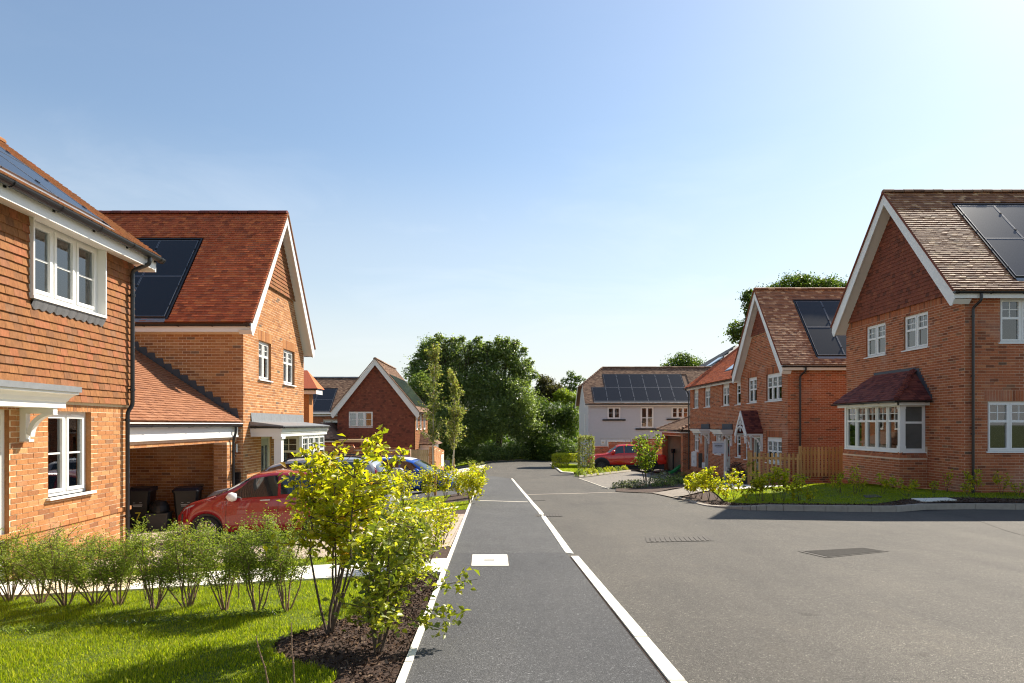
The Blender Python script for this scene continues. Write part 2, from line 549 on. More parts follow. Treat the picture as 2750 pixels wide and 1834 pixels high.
def soil_mat(name, a, bcol):
    m, nt, n, l, b = new_mat(name)
    f = noise(nt, 28, 6, 0.75, 'World', 0.8)
    r_ = ramp(nt, [(0.3, a), (0.55, bcol), (0.75, tuple(x * 1.9 for x in bcol))]); l.new(f, r_.inputs[0])
    l.new(r_.outputs[0], b.inputs['Base Color']); b.inputs['Roughness'].default_value = 0.95
    bump(nt, b, f, 0.9, 0.03)
    return m
M['mulch'] = soil_mat('bark_mulch', (0.025, 0.014, 0.01), (0.075, 0.042, 0.027))
M['chip'] = varied('bark_chip', [(0, (0.03, 0.018, 0.012)), (0.5, (0.085, 0.05, 0.032)), (0.85, (0.15, 0.095, 0.06)), (1, (0.26, 0.19, 0.13))], 0.95, 0.3, 40, 0)
M['turf'] = soil_mat('turf_ground', (0.045, 0.07, 0.006), (0.11, 0.15, 0.010))
M['earth'] = soil_mat('meadow_ground', (0.05, 0.06, 0.02), (0.08, 0.10, 0.03))

def leaf_mat(name, stops, trans=0.5, rough=0.5, spec=0.3, tcol=2.3):
    m, nt, n, l, b = new_mat(name)
    rp = ramp(nt, stops); l.new(rnd_node(nt), rp.inputs[0])
    l.new(rp.outputs[0], b.inputs['Base Color'])
    b.inputs['Roughness'].default_value = rough
    b.inputs['Specular IOR Level'].default_value = spec
    t = n.new('ShaderNodeBsdfTranslucent')
    tcx = mixc(nt, 1.0, rp.outputs[0], (tcol, tcol * 1.05, tcol * 0.5), 'MULTIPLY')
    l.new(tcx, t.inputs[0])
    ms = n.new('ShaderNodeMixShader'); ms.inputs[0].default_value = trans
    out = n['Material Output']
    l.new(b.outputs[0], ms.inputs[1]); l.new(t.outputs[0], ms.inputs[2]); l.new(ms.outputs[0], out.inputs[0])
    return m
M['grass'] = leaf_mat('lawn_grass', [(0, (0.085, 0.13, 0.005)), (0.5, (0.19, 0.235, 0.008)), (0.85, (0.29, 0.32, 0.012)), (1, (0.42, 0.39, 0.06))], 0.5, 0.5, .2)
M['leaf_yellow'] = leaf_mat('yellow_green_leaf', [(0, (0.15, 0.18, 0.01)), (0.4, (0.29, 0.29, 0.012)), (0.8, (0.39, 0.36, 0.016)), (0.95, (0.46, 0.38, 0.03)), (1, (0.34, 0.16, 0.03))], 0.5, 0.4, 0.5)
M['leaf_green'] = leaf_mat('mid_green_leaf', [(0, (0.08, 0.11, 0.012)), (0.4, (0.18, 0.21, 0.02)), (0.8, (0.30, 0.31, 0.03)), (1, (0.38, 0.35, 0.05))], 0.4, 0.4, 0.5)
M['leaf_hedge'] = leaf_mat('feathery_hedge_leaf', [(0, (0.10, 0.14, 0.02)), (0.5, (0.18, 0.23, 0.035)), (0.9, (0.25, 0.29, 0.055)), (1, (0.33, 0.33, 0.08))], 0.4, 0.55, 0.3)
M['leaf_dark'] = leaf_mat('dark_tree_leaf', [(0, (0.06, 0.09, 0.022)), (0.5, (0.12, 0.165, 0.04)), (0.85, (0.19, 0.235, 0.06)), (1, (0.27, 0.30, 0.12))], 0.5, 0.33, 0.6)
M['leaf_oak'] = leaf_mat('oak_leaf', [(0, (0.03, 0.06, 0.010)), (0.5, (0.065, 0.105, 0.016)), (1, (0.12, 0.16, 0.03))], 0.4, 0.45)
M['leaf_birch'] = leaf_mat('birch_leaf', [(0, (0.09, 0.12, 0.025)), (0.5, (0.19, 0.21, 0.05)), (0.9, (0.32, 0.31, 0.12)), (1, (0.26, 0.14, 0.06))], 0.4, 0.45)
M['leaf_brown'] = leaf_mat('brownish_tree_leaf', [(0, (0.05, 0.045, 0.015)), (0.6, (0.08, 0.075, 0.024)), (1, (0.11, 0.11, 0.03))], 0.35, 0.5)
M['leaf_lime'] = leaf_mat('lime_tree_leaf', [(0, (0.10, 0.15, 0.015)), (0.6, (0.17, 0.22, 0.022)), (1, (0.25, 0.28, 0.03))], 0.45, 0.45)
M['leaf_gold'] = leaf_mat('golden_hedge_leaf', [(0, (0.16, 0.19, 0.014)), (0.5, (0.30, 0.31, 0.018)), (1, (0.42, 0.40, 0.03))], 0.45, 0.45)
M['leaf_grey'] = leaf_mat('silver_green_leaf', [(0, (0.10, 0.12, 0.06)), (0.5, (0.17, 0.19, 0.11)), (0.9, (0.24, 0.25, 0.16)), (1, (0.45, 0.42, 0.40))], 0.3, 0.6)
M['leaf_purple'] = leaf_mat('purple_leaf', [(0, (0.02, 0.012, 0.014)), (0.6, (0.045, 0.022, 0.022)), (1, (0.07, 0.035, 0.03))], 0.3, 0.5)
M['bark'] = plain('shrub_bark', (0.095, 0.065, 0.042), 0.9, grain=0.4, gscale=40)
M['bark_pale'] = plain('tan_stem_bark', (0.20, 0.125, 0.075), 0.9, grain=0.35, gscale=40)
M['bark_birch'] = plain('pale_birch_bark', (0.42, 0.37, 0.28), 0.85, grain=0.4, gscale=14)
M['bark_tree'] = plain('tree_bark', (0.06, 0.045, 0.032), 0.95, grain=0.4, gscale=8)
M['wood'] = varied('treated_timber', [(0, (0.36, 0.20, 0.075)), (0.5, (0.46, 0.27, 0.105)), (1, (0.55, 0.34, 0.14))], 0.75, 0.3, 12, 0.2, 0.003, stretch=(6, 6, 0.7))
M['wood_pale'] = varied('pale_timber', [(0, (0.33, 0.24, 0.13)), (1, (0.45, 0.33, 0.19))], 0.8, 0.25, 12, 0.2, 0.003, stretch=(6, 6, 0.7))
M['cladding'] = plain('pale_grey_weatherboard', (0.56, 0.565, 0.58), 0.6, grain=0.06, gscale=5)
# ------------------------------------------------------------------ pieces: bricks and tiles, each on its own
class PieceSet:
    """the pieces that show largest become objects of their own; the rest stay real geometry joined as one part"""
    def __init__(s, name, many, dims, mat, limit=300):
        s.name, s.many, s.dims, s.mat, s.limit = name, many, dims, mat, limit
        s.items = []
    def add(s, parent, fr, full=True, dims=None):
        d = dims or s.dims
        c = fr.p(d[0] / 2, d[1] / 2, d[2])
        sc = -1.0
        if full and inframe(c, -4):
            v = -c
            dist = v.length
            fac = max(0.0, fr.N.dot(v / dist))
            sc = fac / (dist * dist)
        s.items.append((sc, parent, fr, d))
    def finish(s):
        order = sorted(range(len(s.items)), key=lambda i: -s.items[i][0])
        top = set(i for i in order[:s.limit] if s.items[i][0] > 0)
        me = box_mesh(s.name, 0, s.dims[0], 0, s.dims[1], 0, s.dims[2], s.mat) if top else None
        rest = {}
        for i, (sc, parent, fr, d) in enumerate(s.items):
            if i in top:
                piece(s.name, me, parent, fr.mat())
            else:
                rest.setdefault(parent.name, (parent, MB()))[1].box(fr, 0, d[0], 0, d[1], 0, d[2])
        for k, (parent, mb) in rest.items():
            mb.build(s.many, s.mat, parent, kind='stuff')

def wall_back(mb, fr, Wd, b0, b1, holes, depth=0.11, c=0.0, mface=0, mrev=1, extra=None):
    """mortar face with real openings and their reveals"""
    A = sorted(set([0, Wd] + [x for h in holes for x in (h[0], h[1]) if 0 < x < Wd]))
    B = sorted(set([b0, b1] + [x for h in holes for x in (h[2], h[3]) if b0 < x < b1]))
    for i in range(len(A) - 1):
        for j in range(len(B) - 1):
            am, bm = (A[i] + A[i + 1]) / 2, (B[j] + B[j + 1]) / 2
            if any(h[0] < am < h[1] and h[2] < bm < h[3] for h in holes): continue
            mb.quad(fr.p(A[i], B[j], c), fr.p(A[i + 1], B[j], c), fr.p(A[i + 1], B[j + 1], c), fr.p(A[i], B[j + 1], c), mface)
    for (a0, a1, c0, c1) in holes:
        for q in (((a0, c0), (a0, c1)), ((a1, c1), (a1, c0)), ((a0, c1), (a1, c1)), ((a1, c0), (a0, c0))):
            (x0, y0), (x1, y1) = q
            mb.quad(fr.p(x0, y0, c + 0.006), fr.p(x0, y0, c - depth), fr.p(x1, y1, c - depth), fr.p(x1, y1, c + 0.006), mrev)
    if extra:
        mb.poly([fr.p(a, b, c) for a, b in extra], mface)

def bricks(ps, parent, fr, Wd, b0, b1, holes=(), clip=None, soldiers=(), phase=0.0, proud=0.003):
    """stretcher bond; every brick a box proud of the mortar"""
    nrow = int(math.floor((b1 - b0) / 0.075 + 1e-4))
    allh = list(holes) + list(soldiers)
    for k in range(nrow):
        z0 = b0 + k * 0.075 + 0.005; z1 = z0 + 0.065
        lo, hi = 0.0, Wd
        if clip:
            lo, hi = clip(z1)
            if hi - lo < 0.08: continue
        segs = [(lo, hi)]
        for h in allh:
            if h[2] < z1 - 0.012 and h[3] > z0 + 0.012:
                ns = []
                for s0, s1 in segs:
                    if h[1] <= s0 or h[0] >= s1: ns.append((s0, s1)); continue
                    if h[0] > s0: ns.append((s0, h[0]))
                    if h[1] < s1: ns.append((h[1], s1))
                segs = ns
        st = phase + (0.1125 if k % 2 else 0.0) - 0.225 * 3
        n = int((Wd + 1.2) / 0.225) + 3
        for i in range(n):
            x0 = st + i * 0.225 + 0.005; x1 = x0 + 0.215
            for s0, s1 in segs:
                e0 = max(x0, s0); e1 = min(x1, s1)
                if e1 - e0 < 0.025: continue
                full = e1 - e0 > 0.2145
                j = R.uniform(-0.0016, 0.0016)
                ps.add(parent, fr.sub(e0, z0 + R.uniform(-.001, .001), -0.003 + j), full, (e1 - e0, 0.065, 0.003 + proud))
    for (a0, a1, c0, c1) in soldiers:
        n = max(1, int(round((a1 - a0) / 0.075)))
        w = (a1 - a0) / n
        for i in range(n):
            ps.add(parent, fr.sub(a0 + i * w + 0.005, c0 + 0.005, -0.003 + R.uniform(-.001, .001)), False, (w - 0.01, c1 - c0 - 0.01, 0.004 + proud))

def tiles(ps, parent, fr, Wd, L, gauge=0.1, w=0.165, skip=(), inside=None, tail=0.050, head=0.006, thick=0.017, jit=1.0, phase=0.0):
    """overlapping plain tiles laid up the frame"""
    n = int(L / gauge + 0.3)
    le = gauge * 2.0
    for k in range(n):
        b = k * gauge
        off = (w / 2 if k % 2 else 0.0) + phase
        m = int(Wd / w) + 2
        row = R.uniform(-.002, .002)
        for i in range(-1, m):
            a0 = i * w + off; a1 = a0 + w - 0.0025
            a0c = max(a0, 0.0); a1c = min(a1, Wd)
            if a1c - a0c < 0.03: continue
            am, bm = (a0c + a1c) / 2, b + gauge / 2
            drop = False
            for s in skip:
                if s[2] - .02 < bm < s[3] + .02:
                    if a0c >= s[0] and a1c <= s[1]: drop = True
                    elif a0c < s[0] < a1c: a1c = s[0]
                    elif a0c < s[1] < a1c: a0c = s[1]
            if drop or a1c - a0c < 0.02: continue
            if inside and not inside(am, bm): continue
            t = math.atan2(tail - head, le) + R.gauss(0, 0.010) * jit
            V = (fr.V * math.cos(t) - fr.N * math.sin(t))
            U = fr.U + fr.N * R.gauss(0, 0.010) * jit + fr.V * R.gauss(0, 0.006) * jit
            U.normalize()
            V = (V - U * V.dot(U)).normalized()
            f2 = Fr(fr.p(a0c, b + row + R.uniform(-.003, .003) * jit, tail - thick + abs(R.gauss(0, 0.0016)) * jit), U, V)
            bl = min(le, max(0.06, L - b + 0.02))
            full = a1c - a0c > w - 0.004 and bl > le - 0.001
            ps.add(parent, f2, full, (a1c - a0c, bl, thick))

def cyl_mesh(name, r, ln, mat, seg=10, arc=(0, 2 * math.pi), thick=0.0):
    """half or full round along +x"""
    mb = MB()
    n = seg
    pts = [(r * math.cos(arc[0] + (arc[1] - arc[0]) * k / n), r * math.sin(arc[0] + (arc[1] - arc[0]) * k / n)) for k in range(n + 1)]
    vs = [(x, y, z) for x in (0, ln) for (y, z) in pts]
    fs = [(k, k + 1, n + 2 + k, n + 1 + k) for k in range(n)] + [tuple(range(n, -1, -1)), tuple(range(n + 1, 2 * n + 2))]
    mb.add(vs, fs)
    me = bpy.data.meshes.new(name); me.from_pydata(mb.v, [], mb.f); me.materials.append(mat); me.update()
    return me

def ridge(parent, p0, p1, mat, r=0.125, ln=0.45, up=Vector((0, 0, 1)), squash=0.75):
    p0, p1 = Vector(p0), Vector(p1)
    d = (p1 - p0); tot = d.length; d.normalize()
    y = up.cross(d).normalized(); z = d.cross(y)
    n = max(1, int(tot / ln))
    me = cyl_mesh('ridge_tile', r, ln - 0.012, mat, 8, (-0.15, math.pi + 0.15))
    for i in range(n):
        m = Matrix.Identity(4)
        q = p0 + d * (i * tot / n) + z * R.uniform(-.004, .006)
        for k in range(3):
            m[k][0] = d[k]; m[k][1] = y[k]; m[k][2] = z[k] * squash; m[k][3] = q[k]
        o = piece('ridge_tile', me, parent, m)

def gutter(parent, p0, p1, out, r=0.058, brk=0.9, mat='black'):
    p0, p1, out = Vector(p0), Vector(p1), Vector(out)
    d = (p1 - p0); L = d.length; d.normalize()
    mb = MB()
    seg = 10
    pts = []
    for k in range(seg + 1):
        t = math.pi + math.pi * k / seg
        pts.append((math.cos(t) * r, math.sin(t) * r))
    pts2 = [(x * 0.86, y * 0.86) for x, y in reversed(pts)]
    prof = pts + pts2
    n = len(prof)
    vs = [p0 + d * e + out * x + Vector((0, 0, y)) for e in (0, L) for x, y in prof]
    fs = [(i, (i + 1) % n, n + (i + 1) % n, n + i) for i in range(n)]
    mb.add(vs, fs)
    # stop ends and joints
    for e in (0.0, L - 0.02):
        mb.add([p0 + d * (e + q) + out * x * 1.06 + Vector((0, 0, y * 1.06)) for q in (0, 0.02) for x, y in pts],
               [tuple(range(seg + 1)), tuple(range(2 * seg + 1, seg, -1))] + [(i, i + 1, seg + 2 + i, seg + 1 + i) for i in range(seg)])
    m = max(1, int(L / brk))
    for i in range(m + 1):
        e = 0.12 + (L - 0.24) * i / m
        fr = Fr(p0 + d * e, d, (0, 0, 1), None)
        for j in range(seg):
            x0, y0 = pts[j]; x1, y1 = pts[j + 1]
            mb.quad(*[p0 + d * (e + q) + out * x * 1.14 + Vector((0, 0, y * 1.14)) for q, x, y in ((-.016, x0, y0), (.016, x0, y0), (.016, x1, y1), (-.016, x1, y1))])
        f3 = Fr(p0 + d * (e - 0.016) - out * (r + 0.03) + Vector((0, 0, -r * 1.1)), d, (0, 0, 1), out)
        mb.box(Fr(f3.O, d, out, (0, 0, 1)), 0, 0.032, 0, 0.05, 0.0, 0.06)
    return mb.build('gutter', M[mat], parent, smooth=False)

def pipe(parent, pts, r=0.034, clips=(), clipdir=None):
    mb = MB()
    P_ = [Vector(p) for p in pts]
    # rounded elbows
    out = [P_[0]]
    for i in range(1, len(P_) - 1):
        a, b, c = P_[i - 1], P_[i], P_[i + 1]
        u = (a - b); v = (c - b)
        k = min(0.06, u.length * 0.45, v.length * 0.45)
        s, e = b + u.normalized() * k, b + v.normalized() * k
        for t in (0, .33, .66, 1):
            out.append(s * (1 - t) ** 2 + b * 2 * t * (1 - t) + e * t * t)
    out.append(P_[-1])
    mb.tube(out, r, 10)
    for c in clips:
        c = Vector(c)
        mb.tube([c + Vector((0, 0, -.022)), c + Vector((0, 0, .022))], r * 1.28, 10)
        if clipdir:
            d = Vector(clipdir)
            mb.tube([c, c + d * 0.09], 0.014, 6)
    return mb.build('downpipe', M['black'], parent, smooth=False)

def window(parent, fr, w, h, lights=2, style='geo', recess=0.06, slats=False, sill=0.05, mat='white', inside='room', fw=0.055, head=0.0, tr=0.64, sash=0.04, name='window', back=0.32):
    """fr: lower left of the opening on the wall face, N outward"""
    mb = MB(); bars = MB()
    c1, c0 = -recess, -recess - 0.07
    H = h - head
    mb.box(fr, 0, w, 0, fw, c0, c1); mb.box(fr, 0, w, H - fw, H, c0, c1)
    mb.box(fr, 0, fw, fw, H - fw, c0, c1); mb.box(fr, w - fw, w, fw, H - fw, c0, c1)
    if head:
        mb.box(fr, 0, w, H, h, c0, c1 - 0.004)
    inner = (w - 2 * fw) / lights
    panes = []
    for i in range(lights):
        a0 = fw + i * inner; a1 = a0 + inner
        if i:
            mb.box(fr, a0 - 0.028, a0 + 0.028, fw, H - fw, c0, c1)
        x0 = a0 + (0.028 if i else 0); x1 = a1 - (0.028 if i < lights - 1 else 0)
        # casement sash
        s = sash
        y0, y1 = fw, H - fw
        for q in ((x0, x0 + s, y0, y1), (x1 - s, x1, y0, y1), (x0 + s, x1 - s, y0, y0 + s), (x0 + s, x1 - s, y1 - s, y1)):
            mb.box(fr, q[0], q[1], q[2], q[3], c0 + 0.012, c1 + 0.014)
        g0, g1, k0, k1 = x0 + s, x1 - s, y0 + s, y1 - s
        if style == 'geo':
            t = k0 + (k1 - k0) * tr
            mb.box(fr, g0, g1, t - 0.032, t + 0.032, c0 + 0.012, c1 + 0.012)
            panes.append((g0, g1, k0, t - 0.032)); panes.append((g0, g1, t + 0.032, k1))
            u = (t + 0.032 + k1) / 2; v = (g0 + g1) / 2
            bars.box(fr, v - 0.010, v + 0.010, t + 0.032, k1, c1 - 0.042, c1 - 0.014)
            bars.box(fr, g0, g1, u - 0.010, u + 0.010, c1 - 0.0405, c1 - 0.0155)
        elif style == 'bar':
            panes.append((g0, g1, k0, k1))
            u = (k0 + k1) / 2
            bars.box(fr, g0, g1, u - 0.013, u + 0.013, c1 - 0.042, c1 - 0.012)
        elif style == 'mid':
            t = k0 + (k1 - k0) * tr
            mb.box(fr, g0, g1, t - 0.035, t + 0.035, c0 + 0.012, c1 + 0.012)
            panes.append((g0, g1, k0, t - 0.035)); panes.append((g0, g1, t + 0.035, k1))
        else:
            panes.append((g0, g1, k0, k1))
    wo_ = mb.build(name, M[mat], parent)
    for q in panes:
        p = MB(); p.box(fr, q[0] - .006, q[1] + .006, q[2] - .006, q[3] + .006, c1 - 0.034, c1 - 0.026)
        p.build('pane', M['glass'], wo_)
    if bars.v: bars.build('glazing_bars', M[mat], wo_)
    if sill:
        s_ = MB(); s_.box(fr, -0.05, w + 0.05, -0.035, 0.0, c0, sill)
        s_.build('sill', M[mat], wo_)
    rm = MB(); e = c0 - back
    rm.quad(fr.p(0, 0, e), fr.p(w, 0, e), fr.p(w, h, e), fr.p(0, h, e))
    for (p, q) in (((0, 0), (w, 0)), ((w, 0), (w, h)), ((w, h), (0, h)), ((0, h), (0, 0))):
        rm.quad(fr.p(p[0], p[1], c0), fr.p(q[0], q[1], c0), fr.p(q[0], q[1], e), fr.p(p[0], p[1], e))
    rm.build('interior', M[inside], wo_)
    if slats:
        sl = MB()
        for i in range(lights):
            a0 = fw + i * inner + 0.05; a1 = a0 + inner - 0.10
            b = fw + 0.06
            while b < H - fw - 0.05:
                f2 = Fr(fr.p(a0, b, c0 - 0.035), fr.U, fr.V * 0.72 + fr.N * (-0.70))
                sl.box(f2, 0, a1 - a0, 0, 0.062, -0.004, 0.004)
                b += 0.068
            for x in (a0 - 0.03, a1): sl.box(fr, x, x + 0.03, fw, H - fw, c0 - 0.07, c0 - 0.03)
        sl.build('shutter', M['slat'], wo_)
    return wo_

def solar(parent, fr, a0, b0, pw, pl, cols, rows, gap=0.02, rot=False, miss=()):
    """black in-roof modules, each its own part, with clamps"""
    for i in range(cols):
        for j in range(rows):
            if (i, j) in miss: continue
            x = a0 + i * (pw + gap); y = b0 + j * (pl + gap)
            mb = MB()
            mb.box(fr, x + .012, x + pw - .012, y + .012, y + pl - .012, 0.03, 0.062, 0)
            for q in ((x, x + pw, y, y + .012), (x, x + pw, y + pl - .012, y + pl), (x, x + .012, y + .012, y + pl - .012), (x + pw - .012, x + pw, y + .012, y + pl - .012)):
                mb.box(fr, q[0], q[1], q[2], q[3], 0.02, 0.066, 1)
            o = mb.build('solar_panel', [M['panel'], M['panel_rail']], parent)
            cl = MB()
            for e in (x - gap, x + pw):
                for t in (0.25, 0.75):
                    cl.box(fr, e - .012, e + gap + .012, y + pl * t - .03, y + pl * t + .03, 0.068, 0.076)
            cl.build('clamp', M['black'], o)
    tray = MB()
    x1 = a0 + cols * (pw + gap); y1 = b0 + rows * (pl + gap)
    return x1, y1

def tray(parent, fr, a0, a1, b0, b1):
    mb = MB()
    mb.box(fr, a0 - .09, a1 + .09, b0 - .08, b1 + .12, 0.008, 0.024)
    mb.box(fr, a0 - .09, a0 - .05, b0 - .08, b1 + .10, 0.024, 0.060); mb.box(fr, a1 + .05, a1 + .09, b0 - .08, b1 + .10, 0.024, 0.060)
    mb.box(fr, a0 - .09, a1 + .09, b1 + .06, b1 + .10, 0.0245, 0.058)
    mb.build('panel_tray', M['black'], parent)
    ap = MB(); ap.box(fr, a0 - .05, a1 + .05, b0 - .20, b0 - .07, 0.040, 0.048)
    ap.build('flashing_apron', M['lead'], parent)

def bargeboards(parent, apex, footA, footB, out, wd=0.20, th=0.03, wall_c=0.35, kick=True, mat='white'):
    """two raking white boards under the verge, with the soffit behind; out = direction the gable faces"""
    apex, footA, footB, out = Vector(apex), Vector(footA), Vector(footB), Vector(out)
    dn = Vector((0, 0, 1))
    for f in (footA, footB):
        hv = (apex - f); hor = Vector((hv.x, hv.y, 0)); slope = hv.z / hor.length
        drop = Vector((0, 0, -wd * math.sqrt(1 + slope * slope)))
        mb = MB()
        u = hor.normalized()
        pts = [apex, f, f + drop * 0.55 , f + drop * (1.0 if kick else 0.8) + u * 0.10, f + drop + u * 0.16, apex + drop]
        ins = [p - out * th for p in pts]
        n = len(pts)
        mb.add(pts + ins, [tuple(range(n)), tuple(reversed(range(n, 2 * n)))] + [(i, n + i, n + (i + 1) % n, (i + 1) % n) for i in range(n)])
        mb.build('bargeboard', M[mat], parent)
        s = MB()
        b0, b1 = apex + drop * 0.8 - out * th, f + drop * 0.8 + u * 0.10 - out * th
        s.quad(b0, b1, b1 - out * wall_c, b0 - out * wall_c)
        s.quad(f + drop * .55 - out * th, b1 + drop * .1, b1 + drop * .1 - out * wall_c, f + drop * .55 - out * (wall_c + th))
        s.build('soffit', M['soffit'], parent)

def deck(parent, quads, mat='dark', name='roof', holes=None):
    mb = MB()
    for q in quads: mb.poly([Vector(p) for p in q])
    return mb.build(name, M[mat], parent)

def door(parent, fr, w, h, mat, glass='glass', lights=1, name='door', frame='white', c=-0.10):
    mb = MB()
    mb.box(fr, 0, .07, 0, h, c - .06, c + .02); mb.box(fr, w - .07, w, 0, h, c - .06, c + .02); mb.box(fr, .07, w - .07, h - .07, h, c - .06, c + .02)
    mb.box(fr, -0.02, w + .02, -0.06, 0.0, c - .06, c + .10)
    d = mb.build(name + '_frame', M[frame], parent)
    lf = MB(); lf.box(fr, .07, w - .07, 0.005, h - .07, c - .045, c)
    a = w / 2
    leaf = None
    pan = MB()
    for b0, b1 in ((.18, .62), (.70, .82)):
        for x0, x1 in ((.17, a - .03), (a + .03, w - .17)):
            pan.box(fr, x0, x1, b0, b1, c - .002, c + .010)
    lf.v += [];
    leaf = lf.build('door_leaf', mat, d)
    pan.build('door_panel', mat, d)
    g = MB()
    if lights == 2:
        g.box(fr, .20, a - .06, 1.0, h - .28, c - .003, c + .006); g.box(fr, a + .06, w - .20, 1.0, h - .28, c - .003, c + .006)
    else:
        g.box(fr, a - .09, a + .09, 1.0, h - .30, c - .003, c + .006)
    g.build('door_glass', M['dark_glass'], d)
    k = MB(); k.box(fr, w - .15, w - .12, .98, 1.16, c, c + .03); k.box(fr, w - .24, w - .12, 1.06, 1.085, c + .03, c + .05)
    k.build('handle', M['chrome'], d)
    return d
M['lead_apron'] = plain('grey_lead_apron', (0.16, 0.16, 0.165), .6, metal=.15, grain=.25, gscale=12)
M['dark_glass'] = plain('dark_obscured_glass', (0.03, 0.035, 0.035), 0.08, spec=0.6)
M['chrome'] = plain('chrome_metal', (0.6, 0.6, 0.6), 0.2, metal=1.0)

def text_obj(name, body, size, mat, parent, fr, extr=0.001, align='CENTER'):
    cu = bpy.data.curves.new(name, 'FONT')
    cu.body = body; cu.size = size; cu.extrude = extr; cu.align_x = align; cu.align_y = 'CENTER'
    cu.materials.append(mat)
    tmp = bpy.data.objects.new(name, cu)
    COL.objects.link(tmp)
    bpy.context.view_layer.update()
    me = bpy.data.meshes.new_from_object(tmp.evaluated_get(bpy.context.evaluated_depsgraph_get()))
    bpy.data.objects.remove(tmp); bpy.data.curves.remove(cu)
    if not me.materials: me.materials.append(mat)
    o = bpy.data.objects.new(name, me)
    COL.objects.link(o)
    o.parent = parent
    off = OFF.get(parent.name, Vector((0, 0, 0)))
    o.matrix_local = Matrix.Translation(-off) @ fr.mat()
    return o
# ------------------------------------------------------------------ the ground and what is laid on it
def sheet(name, pts, dz, mat, step=1.0, hfun=None, skirt=0.0):
    bm = bmesh.new()
    vs = [bm.verts.new((p[0], p[1], 0)) for p in pts]
    bm.faces.new(vs)
    xs = [p[0] for p in pts]; ys = [p[1] for p in pts]
    def cut(co, no):
        g = bm.verts[:] + bm.edges[:] + bm.faces[:]
        bmesh.ops.bisect_plane(bm, geom=g, plane_co=co, plane_no=no, dist=1e-5)
    bmesh.ops.triangulate(bm, faces=bm.faces[:])
    x = math.floor(min(xs) / step) * step
    while x < max(xs):
        if x > min(xs): cut((x, 0, 0), (1, 0, 0))
        x += step
    y = math.floor(min(ys) / step) * step
    while y < max(ys):
        if y > min(ys): cut((0, y, 0), (0, 1, 0))
        y += step
    h = hfun or GZ
    for v in bm.verts: v.co.z = h(v.co.x, v.co.y) + dz
    if skirt:
        be = [e for e in bm.edges if len(e.link_faces) == 1]
        r = bmesh.ops.extrude_edge_only(bm, edges=be)
        for g in r['geom']:
            if isinstance(g, bmesh.types.BMVert): g.co.z -= skirt
    bmesh.ops.recalc_face_normals(bm, faces=bm.faces[:])
    if sum(f.normal.z for f in bm.faces) < 0:
        bmesh.ops.reverse_faces(bm, faces=bm.faces[:])
    me = bpy.data.meshes.new(name); bm.to_mesh(me); bm.free()
    me.materials.append(mat)
    for p in me.polygons: p.use_smooth = False
    o = bpy.data.objects.new(name, me); COL.objects.link(o)
    o['kind'] = 'structure'
    OFF[o.name] = Vector((0, 0, 0))
    return o

# base ground out to the horizon
gx = [-1500, -400, -150, -80, -50, -30] + list(range(-20, 31, 2)) + [40, 60, 90, 150, 400, 1500]
gy = [-300, -60, -20] + list(range(-8, 90, 2)) + [100, 120, 150, 200, 300, 500, 900, 2000]
gv = [(x, y, GZ(x, min(y, 90) if y > -30 else -30) - 0.10) for y in gy for x in gx]
gf = [(j * len(gx) + i, j * len(gx) + i + 1, (j + 1) * len(gx) + i + 1, (j + 1) * len(gx) + i) for j in range(len(gy) - 1) for i in range(len(gx) - 1)]
gm = bpy.data.meshes.new('ground'); gm.from_pydata(gv, [], gf); gm.materials.append(M['earth'])
go = bpy.data.objects.new('ground', gm); COL.objects.link(go); go['kind'] = 'structure'; OFF[go.name] = Vector((0, 0, 0))

def LX(Y):
    """left edge of the footpath"""
    return -0.594 - 0.0144 * (Y - 4.1)

def g2(x, y): return G(x, y)[:2]

KB = [(27, 13.2), (20, 14.8)] + [g2(*p) for p in ((2620, 1367.6), (2407, 1375), (2218, 1373.6), (2059, 1371), (1994, 1369), (1900, 1360), (1849, 1347), (1790, 1332), (1730, 1320.6))]
BAY = [g2(1655, 1308), g2(1635, 1313), g2(1554.5, 1284.6)]
FARR = [g2(1540, 1272.5), g2(1509, 1270.5), g2(1478, 1246)]
road_pts = [(-0.3, -6), (27, -6)] + KB + BAY + FARR + [(7.5, 79), (-6, 73), (-3.0, 60), (-1.35, 51), (-1.30, 46), (LX(36), 36), (-0.2, 30)]
road = sheet('road', road_pts, 0.0, M['asphalt'], 1.0)

# white flush kerb between footpath and road
KW = [(Vector(g2(1834, 1880)), Vector(g2(1882, 1880))), (Vector(g2(1796.5, 1834)), Vector(g2(1841, 1834))), (Vector(g2(1533, 1496)), Vector(g2(1553, 1496))),
      (Vector(g2(1519, 1485)), Vector(g2(1541, 1488))), (Vector(g2(1447, 1378)), Vector(g2(1457, 1376))), (Vector(g2(1424, 1350)), Vector(g2(1431, 1347.5))), (Vector(g2(1372.5, 1285.6)), Vector(g2(1377.0, 1285.6)))]
path_left = [(LX(3.0), 3.0), (LX(36), 36)]
kl = [tuple(k[0]) for k in KW]
near_y = 9.75
i_n = 3
near_pts = [(LX(2.6), 2.6), (KW[0][0].x - .02, KW[0][0].y)] + [(k[0].x - 0.014, k[0].y) for k in KW[1:3]] + [(KW[3][0].x, KW[3][0].y), (LX(near_y) + .0, KW[3][0].y)]
sheet('footpath', near_pts, 0.004, M['asphalt_new'], 1.0)
far_pts = [(LX(near_y), KW[3][0].y + 0.002), (KW[3][0].x, KW[3][0].y + .002)] + [tuple(k[0]) for k in KW[4:]] + [(-0.35, 36), (LX(36), 36)]
sheet('footpath', far_pts, 0.004, M['asphalt_path'], 1.0)
